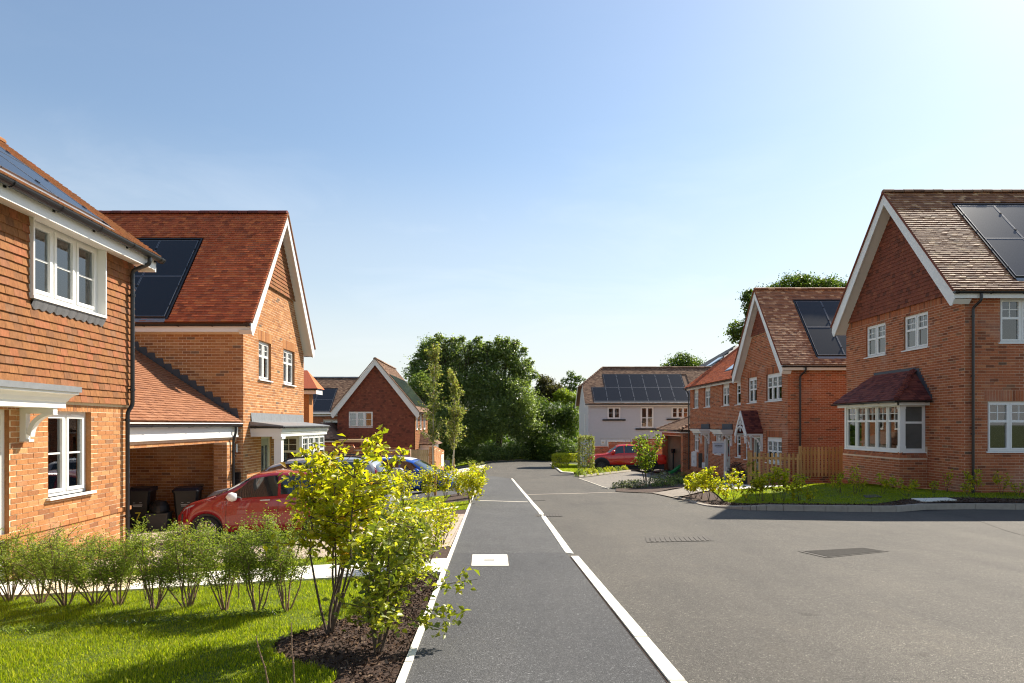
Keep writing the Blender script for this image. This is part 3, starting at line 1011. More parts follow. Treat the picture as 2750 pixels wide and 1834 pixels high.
# dark gap along the near kerb
gp = MB()
for i in range(0, 2):
    a, b = KW[i][0], KW[i + 1][0]
    gp.quad((a.x - .016, a.y, GZ(a.x, a.y) + .0065), (a.x + .01, a.y, GZ(a.x, a.y) + .0065), (b.x + .01, b.y, GZ(b.x, b.y) + .0065), (b.x - .016, b.y, GZ(b.x, b.y) + .0065))
structure(gp, 'kerb_joint', M['mulch'])

def stones(root_name, name, pairs, mat, top, deep, ln, gap=0.011, h=None, bevel=0.0):
    """a run of kerb stones, each its own piece; pairs = [(inner point, outer point)] along the run"""
    h = h or GZ
    bed = MB()
    for i in range(len(pairs) - 1):
        (a, b), (c, d) = pairs[i], pairs[i + 1]
        q = [Vector((p[0], p[1], h(p[0], p[1]) + min(top, 0) - deep)) for p in (a, b, d, c)]
        bed.quad(*q)
    root = structure(bed, root_name, M['kerbmat'])
    for i in range(len(pairs) - 1):
        a, b = Vector(pairs[i][0]), Vector(pairs[i][1]); c, d = Vector(pairs[i + 1][0]), Vector(pairs[i + 1][1])
        L = ((a + b) / 2 - (c + d) / 2).length
        n = max(1, int(round(L / ln)))
        for k in range(n):
            t0 = k / n + gap / L / 2; t1 = (k + 1) / n - gap / L / 2
            cs = [a.lerp(c, t0), b.lerp(d, t0), b.lerp(d, t1), a.lerp(c, t1)]
            jz = R.uniform(-.003, .003)
            zt = [h(p.x, p.y) + top + jz for p in cs]
            mb = MB()
            low = [Vector((p.x, p.y, z - deep - 0.05)) for p, z in zip(cs, zt)]
            bv = bevel
            cen = (cs[0] + cs[1] + cs[2] + cs[3]) / 4
            mid = [Vector((p.x, p.y, z - bv)) for p, z in zip(cs, zt)]
            topv = [Vector((*(p.lerp(cen, 0) + (cen - p).normalized() * bv * 0.7), z)) for p, z in zip(cs, zt)]
            vs = low + mid + topv
            fs = [(8, 9, 10, 11)]
            for o_ in (0, 4):
                for e in range(4): fs.append((o_ + e, o_ + (e + 1) % 4, o_ + 4 + (e + 1) % 4, o_ + 4 + e))
            mb.add(vs, fs)
            mb.build(name, mat, root)
    return root

stones('kerb', 'kerb_stone', [((k[0].x, k[0].y), (k[1].x, k[1].y)) for k in KW[:3]], M['kerb_white'], 0.018, 0.10, 0.9, bevel=.006)
stones('kerb', 'kerb_stone', [((k[0].x, k[0].y), (k[1].x, k[1].y)) for k in KW[3:]], M['kerb_white'], 0.010, 0.10, 0.9, bevel=.004)
stones('footpath_edging', 'edging_stone', [((LX(y) - .05, y), (LX(y), y)) for y in (2.6, 10, 18.6, 30, 37)], M['kerb_white'], 0.022, 0.10, 0.9, bevel=.008)
# thin edging across the path and flush kerb across the road
a, b = g2(1284, 1345), g2(1418, 1348.5)
stones('path_joint', 'edging_stone', [((a[0], a[1]), (a[0], a[1] + .12)), ((b[0], b[1]), (b[0], b[1] + .12))], M['concrete'], 0.008, 0.06, 0.9)
a, b, c = g2(1414, 1329.2), g2(1580, 1325), g2(1731, 1319.8)
stones('road_joint', 'kerb_stone', [(p, (p[0], p[1] + .16)) for p in (a, b, c)], M['kerbmat'], 0.007, 0.06, 0.9)

# raised kerb round the lawn on the right: kerb bottom line KB, then dropping
def hk(X, Y): return road_z(Y)
def offs(pts, w):
    out = []
    for i, p in enumerate(pts):
        p0 = Vector(pts[max(0, i - 1)]); p1 = Vector(pts[min(len(pts) - 1, i + 1)])
        d = (p1 - p0).normalized(); n = Vector((d.y, -d.x))
        out.append(tuple(Vector(p) + n * w))
    return out
def smooth_line(pts, n=4):
    P_ = [Vector(p) for p in pts]; out = []
    for i in range(len(P_) - 1):
        p0 = P_[max(0, i - 1)]; p1 = P_[i]; p2 = P_[i + 1]; p3 = P_[min(len(P_) - 1, i + 2)]
        for k in range(n):
            t = k / n
            out.append(tuple(0.5 * ((2 * p1) + (p2 - p0) * t + (2 * p0 - 5 * p1 + 4 * p2 - p3) * t * t + (3 * p1 - p0 - 3 * p2 + p3) * t ** 3)))
    out.append(tuple(P_[-1])); return out
KBs = smooth_line(KB[1:], 3)
IN = offs(KBs, 0.13)
upst = []
for i, p in enumerate(KBs):
    upst.append(0.13)
# upstand falls to a dropped kerb at the left end
nk = len(KBs)
class KH:
    pass
def kerb_top(Y, X):
    return 0.13 * sst(4.9, 6.6, X) + 0.012
stones('kerb', 'kerb_stone', [(KBs[i], IN[i]) for i in range(nk)], M['kerbmat'], 0.0, 0.12, 0.9, h=lambda X, Y: road_z(Y) + kerb_top(Y, X), bevel=.014)

M['paver_tan'] = paving('tan_block_paving', (0.27, 0.225, 0.175), (0.22, 0.18, 0.14), (0.11, 0.09, 0.07))
# ground behind that kerb
def HR(X, Y):
    """lawn and paths in front of the houses on the right"""
    z = GZ(X, Y) + 0.10 * sst(4.9, 6.8, X) + 0.02
    z += 0.17 * sst(15.5, 17.5, Y) * sst(8, 11, X) * (1 - sst(22.0, 24.5, Y))
    return z
r_lawn_out = IN[:]
iL = min(range(nk), key=lambda i: abs(IN[i][0] - 5.35))
lawn_edge = IN[2:iL + 1]
soil_in = offs(lawn_edge, 0.55)
sheet('flower_bed', list(lawn_edge) + list(reversed(soil_in)), 0.004, M['mulch'], 0.6, HR)
LAWN_R = list(soil_in) + [(6.9, 21.6), (8.4, 22.3), (10.0, 22.6), (11.9, 22.9), (12.46, 22.9), (12.46, 17.8), (20, 17.8)]
sheet('flower_bed', list(IN[2:-1]) + [(3.95, 22.6), (5.0, 21.8), (6.0, 23.0), (12.4, 24.2), (12.4, 17.9), (20, 17.9)], -0.03, M['mulch'], 0.8, HR)
sheet('lawn', LAWN_R, 0.0, M['turf'], 0.8, HR)
# sunlit flag path behind the lawn, and block paved apron by the dropped kerb
sheet('path', [(6.5, 21.2), (6.9, 21.65), (8.4, 22.35), (10.0, 22.65), (12.4, 22.95), (12.4, 24.3), (9.6, 24.1), (7.8, 23.9), (6.35, 23.15)], 0.008, M['slab'], 0.8, HR)
sheet('path', [IN[iL], IN[iL + 2], IN[-2], (3.95, 22.6), (5.0, 21.8), (6.35, 23.1), (6.5, 21.15), (5.15, 19.6)], 0.006, M['paver_tan'], 0.8, HR)
# front path of the terrace
sheet('path', [(7.8, 23.95), (9.6, 24.15), (10.7, 25.5), (10.7, 31), (10.9, 36), (10.2, 40.5), (8.8, 40.5), (9.0, 35), (9.1, 30), (8.9, 27)], 0.006, M['slab'], 0.8, HR)
sheet('flower_bed', [(3.95, 22.7), (5.0, 21.9), (6.0, 23.1), (7.8, 24.0), (8.8, 27.0), (8.0, 27.3), (6.6, 27.0), (4.75, 26.0), (4.3, 24.6)], 0.010, M['mulch'], 0.8, HR)
sheet('flower_bed', [(10.7, 25.5), (11.85, 25.5), (12.2, 42), (10.9, 42), (10.9, 36), (10.7, 31)], 0.012, M['mulch'], 0.8, HR)
# parking bay
PB = [BAY[0], BAY[1], BAY[2], g2(1765, 1258), (10.2, 41.0), (9.0, 35), (9.0, 28.0), (6.6, 27.05), (4.8, 26.1)]
sheet('parking_bay', PB, 0.006, M['paver_grey'], 1.0)
stones('bay_edging', 'edging_stone', [(BAY[2], (BAY[2][0] - .05, BAY[2][1] - .12)), (BAY[1], (BAY[1][0] - .05, BAY[1][1] - .12)), (BAY[0], (BAY[0][0], BAY[0][1] - .14))], M['concrete'], 0.02, 0.08, 0.9)
q0, q1 = g2(1556, 1282), g2(1766, 1256.5)
stones('bay_edging', 'edging_stone', [(q0, (q0[0] + .02, q0[1] + .16)), (q1, (q1[0] + .02, q1[1] + .16))], M['concrete'], 0.10, 0.15, 0.9)
q2 = (10.15, 41)
stones('bay_edging', 'edging_stone', [(q1, (q1[0] + .15, q1[1] + .05)), ((9.1, 34), (9.25, 34.05)), ((9.05, 28), (9.2, 28.05))], M['concrete'], 0.10, 0.15, 0.9)
# truck drive behind the bay and far lawn by the road
sheet('driveway', [g2(1556, 1279), g2(1768, 1254), (13.2, 44.0), (13.2, 50), (7.0, 50), (5.7, 44)], 0.004, M['paver_grey'], 1.0)
FL = [g2(1482, 1247), g2(1511, 1269), g2(1541, 1270.5), (5.6, 44), (6.9, 50), (6.9, 62), (5.4, 68)]
sheet('lawn', FL, 0.05, M['turf'], 1.0)
stones('kerb', 'kerb_stone', [(g2(1477, 1246.5), g2(1480, 1246.5)), (g2(1507, 1270.5), g2(1511.5, 1269.5)), (g2(1540, 1272.8), g2(1540.5, 1271))], M['concrete'], 0.08, 0.12, 0.9)
# far verge below the trees
sheet('verge', [(-8, 72.5), (-3.5, 72.6), (7.5, 79.2), (12, 82), (12, 95), (-12, 95)], 0.05, M['turf'], 3.0)
stones('kerb', 'kerb_stone', [((-6, 72.3), (-6, 72.6)), ((-3.5, 72.4), (-3.5, 72.7)), ((7.5, 79.0), (7.5, 79.4))], M['kerbmat'], 0.10, 0.12, 0.9)

# left side, front to back
def lx(Y, d=0.05): return LX(Y) - d
LAWN_L = [(-12, 2.2), (-0.98, 2.2), (-1.0, 3.7), (-1.06, 4.3), (-1.45, 4.62), (-1.72, 4.95), (-1.74, 5.25), (-1.5, 5.55), (-1.30, 5.9), (-1.22, 6.6), (-1.25, 7.7), (-12, 7.7)]
sheet('lawn', LAWN_L, 0.0, M['turf'], 0.8)
sheet('flower_bed', [(lx(2.2), 2.2), (lx(7.7), 7.7)] + [(-1.25, 7.7), (-1.22, 6.6), (-1.30, 5.9), (-1.5, 5.55), (-1.74, 5.25), (-1.72, 4.95), (-1.45, 4.62), (-1.06, 4.3), (-1.0, 3.7), (-0.98, 2.2)], -0.006, M['mulch'], 0.6)
# flag path to the front door, laid as separate slabs
def flags(name, x0, x1, y0, y1, w=0.6, rows=2, dz=0.02):
    bed = MB()
    bed.quad((x0, y0, GZ(x0, y0) + dz - .03), (x1, y0, GZ(x1, y0) + dz - .03), (x1, y1, GZ(x1, y1) + dz - .03), (x0, y1, GZ(x0, y1) + dz - .03))
    root = structure(bed, name, M['mortar'])
    n = int(round((x1 - x0) / w))
    for i in range(n):
        for j in range(rows):
            a0 = x0 + (x1 - x0) * i / n + .004; a1 = x0 + (x1 - x0) * (i + 1) / n - .004
            b0 = y0 + (y1 - y0) * j / rows + .004; b1 = y0 + (y1 - y0) * (j + 1) / rows - .004
            jz = R.uniform(-.003, .003)
            mb = MB()
            top = [(x, y, GZ(x, y) + dz + jz) for x, y in ((a0, b0), (a1, b0), (a1, b1), (a0, b1))]
            lo = [(x, y, z - .05) for x, y, z in top]
            mb.add(lo + top, [(4, 5, 6, 7)] + [(e, (e + 1) % 4, 4 + (e + 1) % 4, 4 + e) for e in range(4)])
            mb.build('paving_slab', M['slab'], root)
flags('path', -6.35, lx(8.3, .05), 7.75, 8.72)
sheet('lawn', [(-6.35, 8.74), (lx(8.8) - 0.6, 8.74), (lx(9.4) - 0.6, 9.45), (-6.35, 9.45)], 0.0, M['turf'], 0.8)
sheet('flower_bed', [(lx(8.8) - .6, 8.74), (lx(8.8), 8.74), (lx(9.9), 9.9), (lx(9.8) - .55, 9.5), (lx(9.4) - .6, 9.45)], 0.002, M['mulch'], 0.6)
sheet('driveway', [(-12.5, 11.9), (-6.9, 11.85), (-6.4, 9.47), (lx(9.5) - .57, 9.5), (lx(10) - .02, 9.95), (lx(15), 14.9), (-3.2, 15.1), (-3.6, 17.6), (-12.5, 17.6)], 0.004, M['paver'], 1.0)
sheet('flower_bed', [(lx(14.9), 14.95), (-2.6, 15.15), (-2.6, 16.0), (lx(16), 16.0)], 0.0, M['mulch'], 0.6)
sheet('lawn', [(-3.3, 15.2), (-2.62, 15.2), (-2.62, 16.0), (lx(16), 16.05), (lx(18.8), 18.8), (-6.0, 18.8), (-6.0, 17.7), (-3.7, 17.65)], 0.004, M['turf'], 0.8)
flags('path', -6.0, lx(16.9, .3), 16.55, 17.05, 0.6, 1)
sheet('lawn', [(lx(18.8) - .8, 18.85), (-6.0, 18.85), (-6.0, 22.6), (lx(22.6) - .8, 22.6)], 0.004, M['turf'], 0.8)
sheet('flower_bed', [(lx(18.8) - .78, 18.85), (lx(18.8), 18.85), (lx(22.6), 22.6), (lx(22.6) - .78, 22.6)], 0.004, M['mulch'], 0.8)
sheet('driveway', [(lx(22.7), 22.7), (-9, 22.7), (-9, 34), (lx(34), 34)], 0.004, M['asphalt_path'], 1.0)
LF = [g2(1226, 1284), g2(1292, 1284), g2(1297, 1268), g2(1244, 1268)]
sheet('lawn', LF, 0.03, M['turf'], 1.0)
sheet('path', [(lx(35), 34.5), (-5.5, 34.5), (-6.3, 52), (-5.0, 70), (-1.5, 70), (-1.4, 52)], 0.006, M['slab'], 1.0)

# covers in road and path
def cover(label, quad, mat, dz=0.006, ribs=0, name='access_cover', cat='access cover', rim=True, h=None):
    h = h or GZ
    P_ = [Vector((p[0], p[1])) for p in quad]
    cen = sum(P_, Vector((0, 0))) / 4
    def z(p): return h(p.x, p.y) + dz
    loc = (cen.x, cen.y, z(cen))
    t = thing(name, label, cat, loc)
    if rim:
        fr_ = MB()
        outer = [cen + (p - cen) * 1.0 for p in P_]; inner = [cen + (p - cen) * 0.90 for p in P_]
        for i in range(4):
            j = (i + 1) % 4
            fr_.quad(*[(p.x, p.y, z(p) + .003) for p in (outer[i], outer[j], inner[j], inner[i])])
        fr_.build('rim', mat, t)
    pl = MB()
    inn = [cen + (p - cen) * (0.89 if rim else 1.0) for p in P_]
    top = [(p.x, p.y, z(p) + .001) for p in inn]; lo = [(p.x, p.y, z(p) - .03) for p in inn]
    pl.add(lo + top, [(4, 5, 6, 7)] + [(e, (e + 1) % 4, 4 + (e + 1) % 4, 4 + e) for e in range(4)])
    lid = pl.build('lid', mat, t)
    if ribs:
        for i in range(ribs):
            s0, s1 = (i + .18) / ribs, (i + .62) / ribs
            a, b, c, d = inn[0].lerp(inn[1], s0), inn[0].lerp(inn[1], s1), inn[3].lerp(inn[2], s1), inn[3].lerp(inn[2], s0)
            rb = MB(); rb.box(WORLD, 0, .01, 0, .01, 0, .01) if False else None
            vv = [(p.x, p.y, z(p) + .001) for p in (a, b, c, d)] + [(p.x, p.y, z(p) + .007) for p in (a, b, c, d)]
            rb.add(vv, [(4, 5, 6, 7)] + [(e, (e + 1) % 4, 4 + (e + 1) % 4, 4 + e) for e in range(4)])
            rb.build('rib', mat, t)
    return t
wc = cover('white rectangular access cover set in the dark asphalt footpath', [g2(1266, 1521), g2(1366, 1521), g2(1362, 1491), g2(1269, 1491)], M['slab'], 0.010, rim=False)
fq = [g2(1263, 1522.5), g2(1369, 1522.5), g2(1365, 1489.7), g2(1266, 1489.7)]
fg_ = MB(); fg_.add([(p[0], p[1], GZ(*p) + .0055) for p in fq], [(0, 1, 2, 3)]); fg_.build('frame', M['iron'], wc)
sl = MB(); q = [g2(1300, 1507.5), g2(1328, 1507.5), g2(1328, 1505), g2(1300, 1505)]
sl.add([(p[0], p[1], GZ(*p) + .0125) for p in q], [(0, 1, 2, 3)]); sl.build('lifting_slot', M['black'], wc)
cover('worn iron double manhole cover sunk in the road, by the middle of the picture', [g2(1737, 1457), g2(1920, 1453), g2(1905, 1441), g2(1733, 1445)], M['iron'], 0.004, 12, 'manhole_cover', 'manhole cover')
cover('diamond shaped ribbed iron gully grate in the open road on the right', [g2(2142, 1481), g2(2219, 1498.5), g2(2389, 1481), g2(2324, 1471)], M['iron'], 0.004, 14, 'gully_grate', 'drain grate')
cover('small iron cover in the road close to the bend of the white kerb', [g2(1438, 1388), g2(1513, 1387.5), g2(1510, 1381.5), g2(1437, 1382)], M['iron'], 0.004, 8, 'manhole_cover', 'manhole cover')
cover('smallest iron cover in the road just below the flush kerb line', [g2(1433, 1345.5), g2(1466, 1345), g2(1465, 1341.5), g2(1432, 1342)], M['iron'], 0.004, 6, 'manhole_cover', 'manhole cover')
def GH(x, y, hf):
    a, b = 1.0, 100.0
    for _ in range(50):
        m = (a + b) / 2
        if (CY - y) * m / F > hf((x - CX) * m / F, m): a = m
        else: b = m
    return ((x - CX) * a / F, a)
cover('pale utility cover lying in the shaded lawn beside the curved kerb', [GH(2480, 1349, HR), GH(2569, 1345, HR), GH(2545, 1339.5, HR), GH(2447, 1341, HR)], M['slab'], 0.03, rim=False, h=HR, name='utility_cover', cat='utility cover')
cover('round edged dark iron cover in the lawn below the bay window', [GH(2325, 1338, HR), GH(2370, 1336, HR), GH(2352, 1329, HR), GH(2318, 1331, HR)], M['iron'], 0.02, rim=False, h=HR, name='utility_cover', cat='utility cover')
# tarmac patch at the right edge of the road
sheet('road_patch', [g2(2585, 1383), g2(2760, 1368), g2(2790, 1392), g2(2790, 1450), g2(2700, 1425)], 0.004, M['asphalt'], 1.0)
# ================================================================== houses
X_, Y_, Z_ = Vector((1, 0, 0)), Vector((0, 1, 0)), Vector((0, 0, 1))

def box_part(parent, name, mat, boxes, fr=WORLD):
    mb = MB()
    for b in boxes: mb.box(fr, *b)
    return mb.build(name, M[mat] if isinstance(mat, str) else mat, parent)

# ---------------------------------------------------------------- near left: tile hung house (slightly turned)
t = thing('brick_house', 'nearest brick house at the left edge, orange tile hung above with white three light window', 'house', (-9.5, 9, -2.2))
L1 = t
U1 = Vector((-0.031, 1, 0)).normalized()
F1 = Vector((-6.69, 11.9, 0))
fr1 = Fr(F1 - U1 * 6.5, U1, Z_)
B1 = -2.35
def sn(z, b0, up=False): return b0 + round((z - b0) / 0.075) * 0.075
hw = (6.5 - 2.24, 6.5 - 1.18, sn(-1.05, B1), sn(0.2, B1))
hd = (2.30, 3.46, -2.14, sn(0.2, B1))
wb = MB()
wall_back(wb, fr1, 6.5, B1, 0.40, [hw, hd], 0.12)
# end wall, back and upper wall behind the tiles
fe = Fr(F1, Vector((-1, -0.031, 0)), Z_)
wb.quad(fe.p(0, B1), fe.p(5.2, B1), fe.p(5.2, 2.95), fe.p(0, 2.95))
wb.poly([fe.p(0, 2.95), fe.p(5.2, 2.95), fe.p(2.6, 4.75)])
wall_back(wb, fr1, 6.5, .40, 2.95, [(6.5 - 2.69, 6.5 - 0.95, 1.80, 2.93)], .3)
wb.quad(fr1.p(0, B1), fr1.p(0, 2.95), fr1.p(0, 2.95, -5.2), fr1.p(0, B1, -5.2))
w1 = wb.build('wall', [M['mortar'], M['brick']], t)
ps = PieceSet('brick', 'brickwork', (0.215, 0.065, 0.010), M['brick'])
hdr = (3.46, 6.5, sn(0.2, B1), sn(0.2, B1) + .105)
bricks(ps, w1, fr1, 6.5, B1, 0.28, [hw, hd], soldiers=[(0.0, 6.5, sn(0.2, B1) + .0, sn(0.2, B1) + .11)])
# corner brick ends seen on the end wall and the projecting plinth course
bricks(ps, w1, fe, 5.2, B1, 2.9, [])
for i in range(29):
    ps.add(w1, fr1.sub(i * .225 + .005, -1.525, -.003), False, (.215, .065, .032))
ps.finish()
tw = PieceSet('wall_tile', 'wall_tiles', (0.1625, 0.23, 0.017), M['tile_wall'])
up_w = (6.5 - 2.70, 6.5 - 0.94, 1.64, 2.95)
tiles(tw, w1, fr1.sub(0, .345, .02), 6.56, 2.60, 0.115, 0.165, skip=[(up_w[0], up_w[1], up_w[2] - .345, 3)], tail=0.052, head=0.012)
# tile ends turning the far corner
for k in range(22):
    tw.add(w1, Fr(fr1.p(6.5, .345 + k * .115, 0.035), Vector((-1, -.031, 0)), (Z_ + X_ * 0.0 + Y_ * -0.14)), False, (.165, .125, .03))
tw.finish()
window(t, fr1.sub(hw[0], hw[2]), hw[1] - hw[0], hw[3] - hw[2], 2, 'bar', 0.085, sill=0.07, sash=0.05)
vt = MB()
for q in (0.17, 0.66): vt.box(fr1.sub(hw[0], hw[2]), q, q + .23, hw[3] - hw[2] - .062, hw[3] - hw[2] - .042, -.085, -.066)
vt.build('trickle_vent', M['white'], t)
# upper window in its white box
fu = fr1.sub(up_w[0], 1.82)
uw, uh = up_w[1] - up_w[0], 2.92 - 1.82
window(t, fu, uw - .02, uh, 3, 'bar', 0.02, sill=0.0, sash=0.05, fw=.06)
box_part(t, 'window_surround', 'white', [(-.03, 0.0, -.02, uh, -.05, .12), (uw - .02, uw + .01, -.02, uh, -.05, .12), (-.03, uw + .01, -.06, -.02, -.05, .125)], fu)
la = MB()
n = 40; top = -.06; pts = []
W_ = uw + .02
for i in range(n + 1):
    x = W_ * i / n
    pts.append((x, -.15 - .055 * abs(math.sin(x / W_ * math.pi * 11)) ** 0.6))
for i in range(n):
    a, b = pts[i], pts[i + 1]
    vs = [fu.p(a[0], top, .11), fu.p(b[0], top, .11), fu.p(b[0], b[1], .07), fu.p(a[0], a[1], .07), fu.p(a[0], a[1], .06), fu.p(b[0], b[1], .06)]
    la.add(vs, [(3, 2, 1, 0), (4, 5, 2, 3)])
la.build('lead_apron', M['lead_apron'], t)
# front door with its canopy
dfr = Fr(fr1.p(hd[0], hd[2]), U1, Z_)
door(t, dfr, hd[1] - hd[0], hd[3] - hd[2], plain('pale_door', (0.55, 0.53, 0.47), .4), lights=2, c=-.08)
cp = MB()
ca0, ca1 = 2.0, 6.5 - 2.60
prof = [(0.0, .23), (.48, .23), (.48, .31), (.50, .33), (.52, .37), (.56, .41), (.60, .425), (.60, .455), (0.0, .455)]
n = len(prof)
def ext(c): return max(0.0, (c - .48)) * 0.9 if c > .3 else 0
vs = [fr1.p(ca0, b, c) for c, b in prof] + [fr1.p(ca1 + ext(c), b, c) for c, b in prof]
cp.add(vs, [tuple(range(n)), tuple(range(2 * n - 1, n - 1, -1))] + [(i, n + i, n + (i + 1) % n, (i + 1) % n) for i in range(n)])
cp.build('door_canopy', M['white'], t)
lc = MB(); lc.box(fr1, ca0, ca1 + .13, .456, .535, 0.0, .625); lc.build('canopy_lead', M['lead'], t)
bk = MB()
bf = Fr(fr1.p(6.5 - 2.80, 0), fr1.N, Z_, None)
bk.box(bf, .0, .09, -.20, .23, -.045, .045); bk.box(bf, .09, .46, .15, .23, -.045, .045)
arc = []
for i in range(11):
    q = math.radians(90 * i / 10)
    arc.append((.42 - .30 * math.cos(q) * 1.05 + .0, -.13 + .30 * math.sin(q)))
for i in range(10):
    (x0, y0), (x1, y1) = arc[i], arc[i + 1]
    nx, ny = (.07, -.05)
    bk.prism(bf, [(x0, y0), (x0 + .05, y0 - .035), (x1 + .05, y1 - .035), (x1, y1)], -.045, .045)
bk.box(bf, .0, .14, -.235, -.20, -.05, .05)
bk.build('canopy_bracket', M['white'], t)
# roof
th1 = math.radians(36)
V1 = (-fr1.N * math.cos(th1) + Z_ * math.sin(th1))
rf1 = Fr(fr1.p(0, 3.06, .42), U1, V1)
Lr = 3.55
rd = MB()
rd.quad(rf1.p(-4, 0), rf1.p(6.78, 0), rf1.p(6.78, Lr), rf1.p(-4, Lr))
q0_, q1_ = rf1.p(-4, Lr), rf1.p(6.78, Lr)
V1b = (fr1.N * -math.cos(th1) - Z_ * math.sin(th1))
rd.quad(q0_, q1_, q1_ + V1b * Lr, q0_ + V1b * Lr)
rd.quad(rf1.p(6.78, 0, -.03), rf1.p(-4, 0, -.03), rf1.p(-4, Lr, -.03), rf1.p(6.78, Lr, -.03))
roof = rd.build('roof', M['tile_wall'], t)
tr_ = PieceSet('roof_tile', 'roof_tiles', (0.1625, 0.2, 0.017), M['tile_wall'], 200)
tiles(tr_, roof, rf1, 6.78, Lr, skip=[(0, 5.46, .27, 3.45)]); tr_.finish()
tray(t, rf1, 0.7, 5.37, .33, 3.36)
solar(t, rf1, 0.8, .34, 1.12, 1.48, 4, 2)
ridge(roof, rf1.p(2.5, Lr, .0), rf1.p(6.78, Lr, .0), M['tile_wall'])
box_part(t, 'fascia', 'white', [(-3, 6.72, 2.83, 3.04, .335, .36)], fr1)
sf = MB(); sf.quad(fr1.p(-3, 2.90, 0), fr1.p(6.72, 2.90, 0), fr1.p(6.72, 2.85, .335), fr1.p(-3, 2.85, .335)); sf.build('soffit', M['soffit'], t)
box_part(t, 'box_end', 'white', [(6.70, 6.74, 2.80, 3.0, 0.05, .36)], fr1)
gutter(t, fr1.p(-3, 3.045, .435), fr1.p(6.80, 3.045, .435), fr1.N, .074)
pipe(t, [fr1.p(6.36, 2.98, .43), fr1.p(6.36, 2.86, .43), fr1.p(6.36, 2.74, .13), fr1.p(6.36, .34, .13), fr1.p(6.30, .22, .075), fr1.p(6.30, -2.3, .075)], .036,
     [fr1.p(6.36, 2.3, .13), fr1.p(6.36, .62, .13), fr1.p(6.30, .08, .075), fr1.p(6.30, -1.62, .075)], -fr1.N)

# ---------------------------------------------------------------- carport between the two left houses
t = thing('carport', 'open fronted carport with orange tiled lean-to roof between the two left houses', 'carport', (-9.5, 15, -2.4))
CPT = t
fc = Fr((-7.06, 12.1, 0), Y_, Z_)             # faces the road
th = math.radians(34)
rfc = Fr((-6.93, 12.05, 0.05), Y_, Vector((-math.cos(th), 0, math.sin(th))))
rd = MB()
rd.quad(rfc.p(0, 0), rfc.p(5.62, 0), rfc.p(5.62, 5.2), rfc.p(0, 5.2)); rd.quad(rfc.p(0, .02, -.05), rfc.p(5.62, .02, -.05), rfc.p(5.62, 5.2, -.05), rfc.p(0, 5.2, -.05))
roof = rd.build('roof', M['tile_carport'], t)
tr_ = PieceSet('roof_tile', 'roof_tiles', (0.1625, 0.2, 0.017), M['tile_carport'])
tiles(tr_, roof, rfc, 5.62, 5.2); tr_.finish()
box_part(t, 'fascia', 'white', [(0.0, 5.6, -.285, -.06, .0, .026), (0.0, 5.6, -.33, -.285, -.02, .045)], fc)
gutter(t, (-6.955, 12.1, -.005), (-6.955, 17.66, -.005), X_, .06)
box_part(t, 'white_tray', 'white', [(0, 5.6, .018, .04, .03, .16)], fc)
wb = MB()
# beam, far pier, inner walls and ceiling
wb.box(fc, 0, 5.62, -.46, -.331, -.30, -.03)
wb.box(fc, 4.98, 5.40, -2.7, -.462, -.36, -.02)
wb.box(fc, -.02, .12, -2.7, -.462, -.36, -.02)
wb.quad(fc.p(0, -.33, -.31), fc.p(5.62, -.33, -.31), fc.p(5.62, -.33, -5.4), fc.p(0, -.33, -5.4))
wb.quad(fc.p(0, -2.8, -5.4), fc.p(5.62, -2.8, -5.4), fc.p(5.62, -.33, -5.4), fc.p(0, -.33, -5.4))
wl_ = wb.build('wall', M['mortar_dark'], t)
ps = PieceSet('brick', 'brickwork', (0.215, 0.065, 0.010), M['brick'], 60)
bricks(ps, wl_, Fr((-12.4, 17.60, 0), X_, Z_), 4.95, -2.7, -.33, [])
bricks(ps, wl_, Fr((-7.42, 17.08, 0), X_, Z_), .34, -2.7, -.46, [])
bricks(ps, wl_, Fr((-7.08, 17.08, 0), Y_, Z_), .42, -2.7, -.46, [])
bricks(ps, wl_, fc.sub(0, 0, -.03), 5.6, -.46, -.33, [])
bw = MB(); bw.quad((-12.46, 17.602, -2.8), (-7.45, 17.602, -2.8), (-7.45, 17.602, -.33), (-12.46, 17.602, -.33)); bw.build('back_wall', M['mortar_dark'], t)
ps.finish()
pipe(t, [(-6.955, 17.35, -.05), (-6.955, 17.35, -.2), (-7.02, 17.35, -.42), (-7.02, 17.35, -2.6)], .034, [(-7.02, 17.35, -.7), (-7.02, 17.35, -1.9)])

# ---------------------------------------------------------------- left gable house
t = thing('brick_house', 'brick gable house on the left with sunlit orange gable wall and steep red roof', 'house', (-9, 20.5, -2.6))
L2 = t
B2 = -2.6
fg = Fr((-6.92, 17.75, 0), Y_, Z_)            # gable, faces the road
ff = Fr((-14.0, 17.75, 0), X_, Z_)            # front, faces the camera
h1 = (1.13, 2.14, sn(1.31, B2), sn(2.44, B2)); h2 = (3.28, 4.41, sn(1.31, B2), sn(2.44, B2))
hdoor = (1.32, 2.16, -2.5, -.34)
s1 = (1.02, 2.25, sn(2.44, B2), sn(2.44, B2) + .30); s2 = (3.17, 4.52, sn(2.44, B2), sn(2.44, B2) + .30)
def clip2(z):
    d = max(0.0, (z - 2.42)) / 1.42
    return (d if z > 2.42 else 0.0, 5.45 - (d if z > 2.42 else 0.0))
wb = MB()
wall_back(wb, fg, 5.45, B2, 2.45, [h1, h2, hdoor], .10, extra=[(0, 2.45), (5.45, 2.45), (2.725, 6.28)])
wall_back(wb, ff, 7.08, B2, 2.49, [], .1)
wb.quad((-6.92, 23.2, B2), (-14, 23.2, B2), (-14, 23.2, 2.5), (-6.92, 23.2, 2.5), 1)
w2 = wb.build('wall', [M['mortar'], M['brick']], t)
ps = PieceSet('brick', 'brickwork', (0.215, 0.065, 0.010), M['brick'])
ctop = sn(4.02, B2)
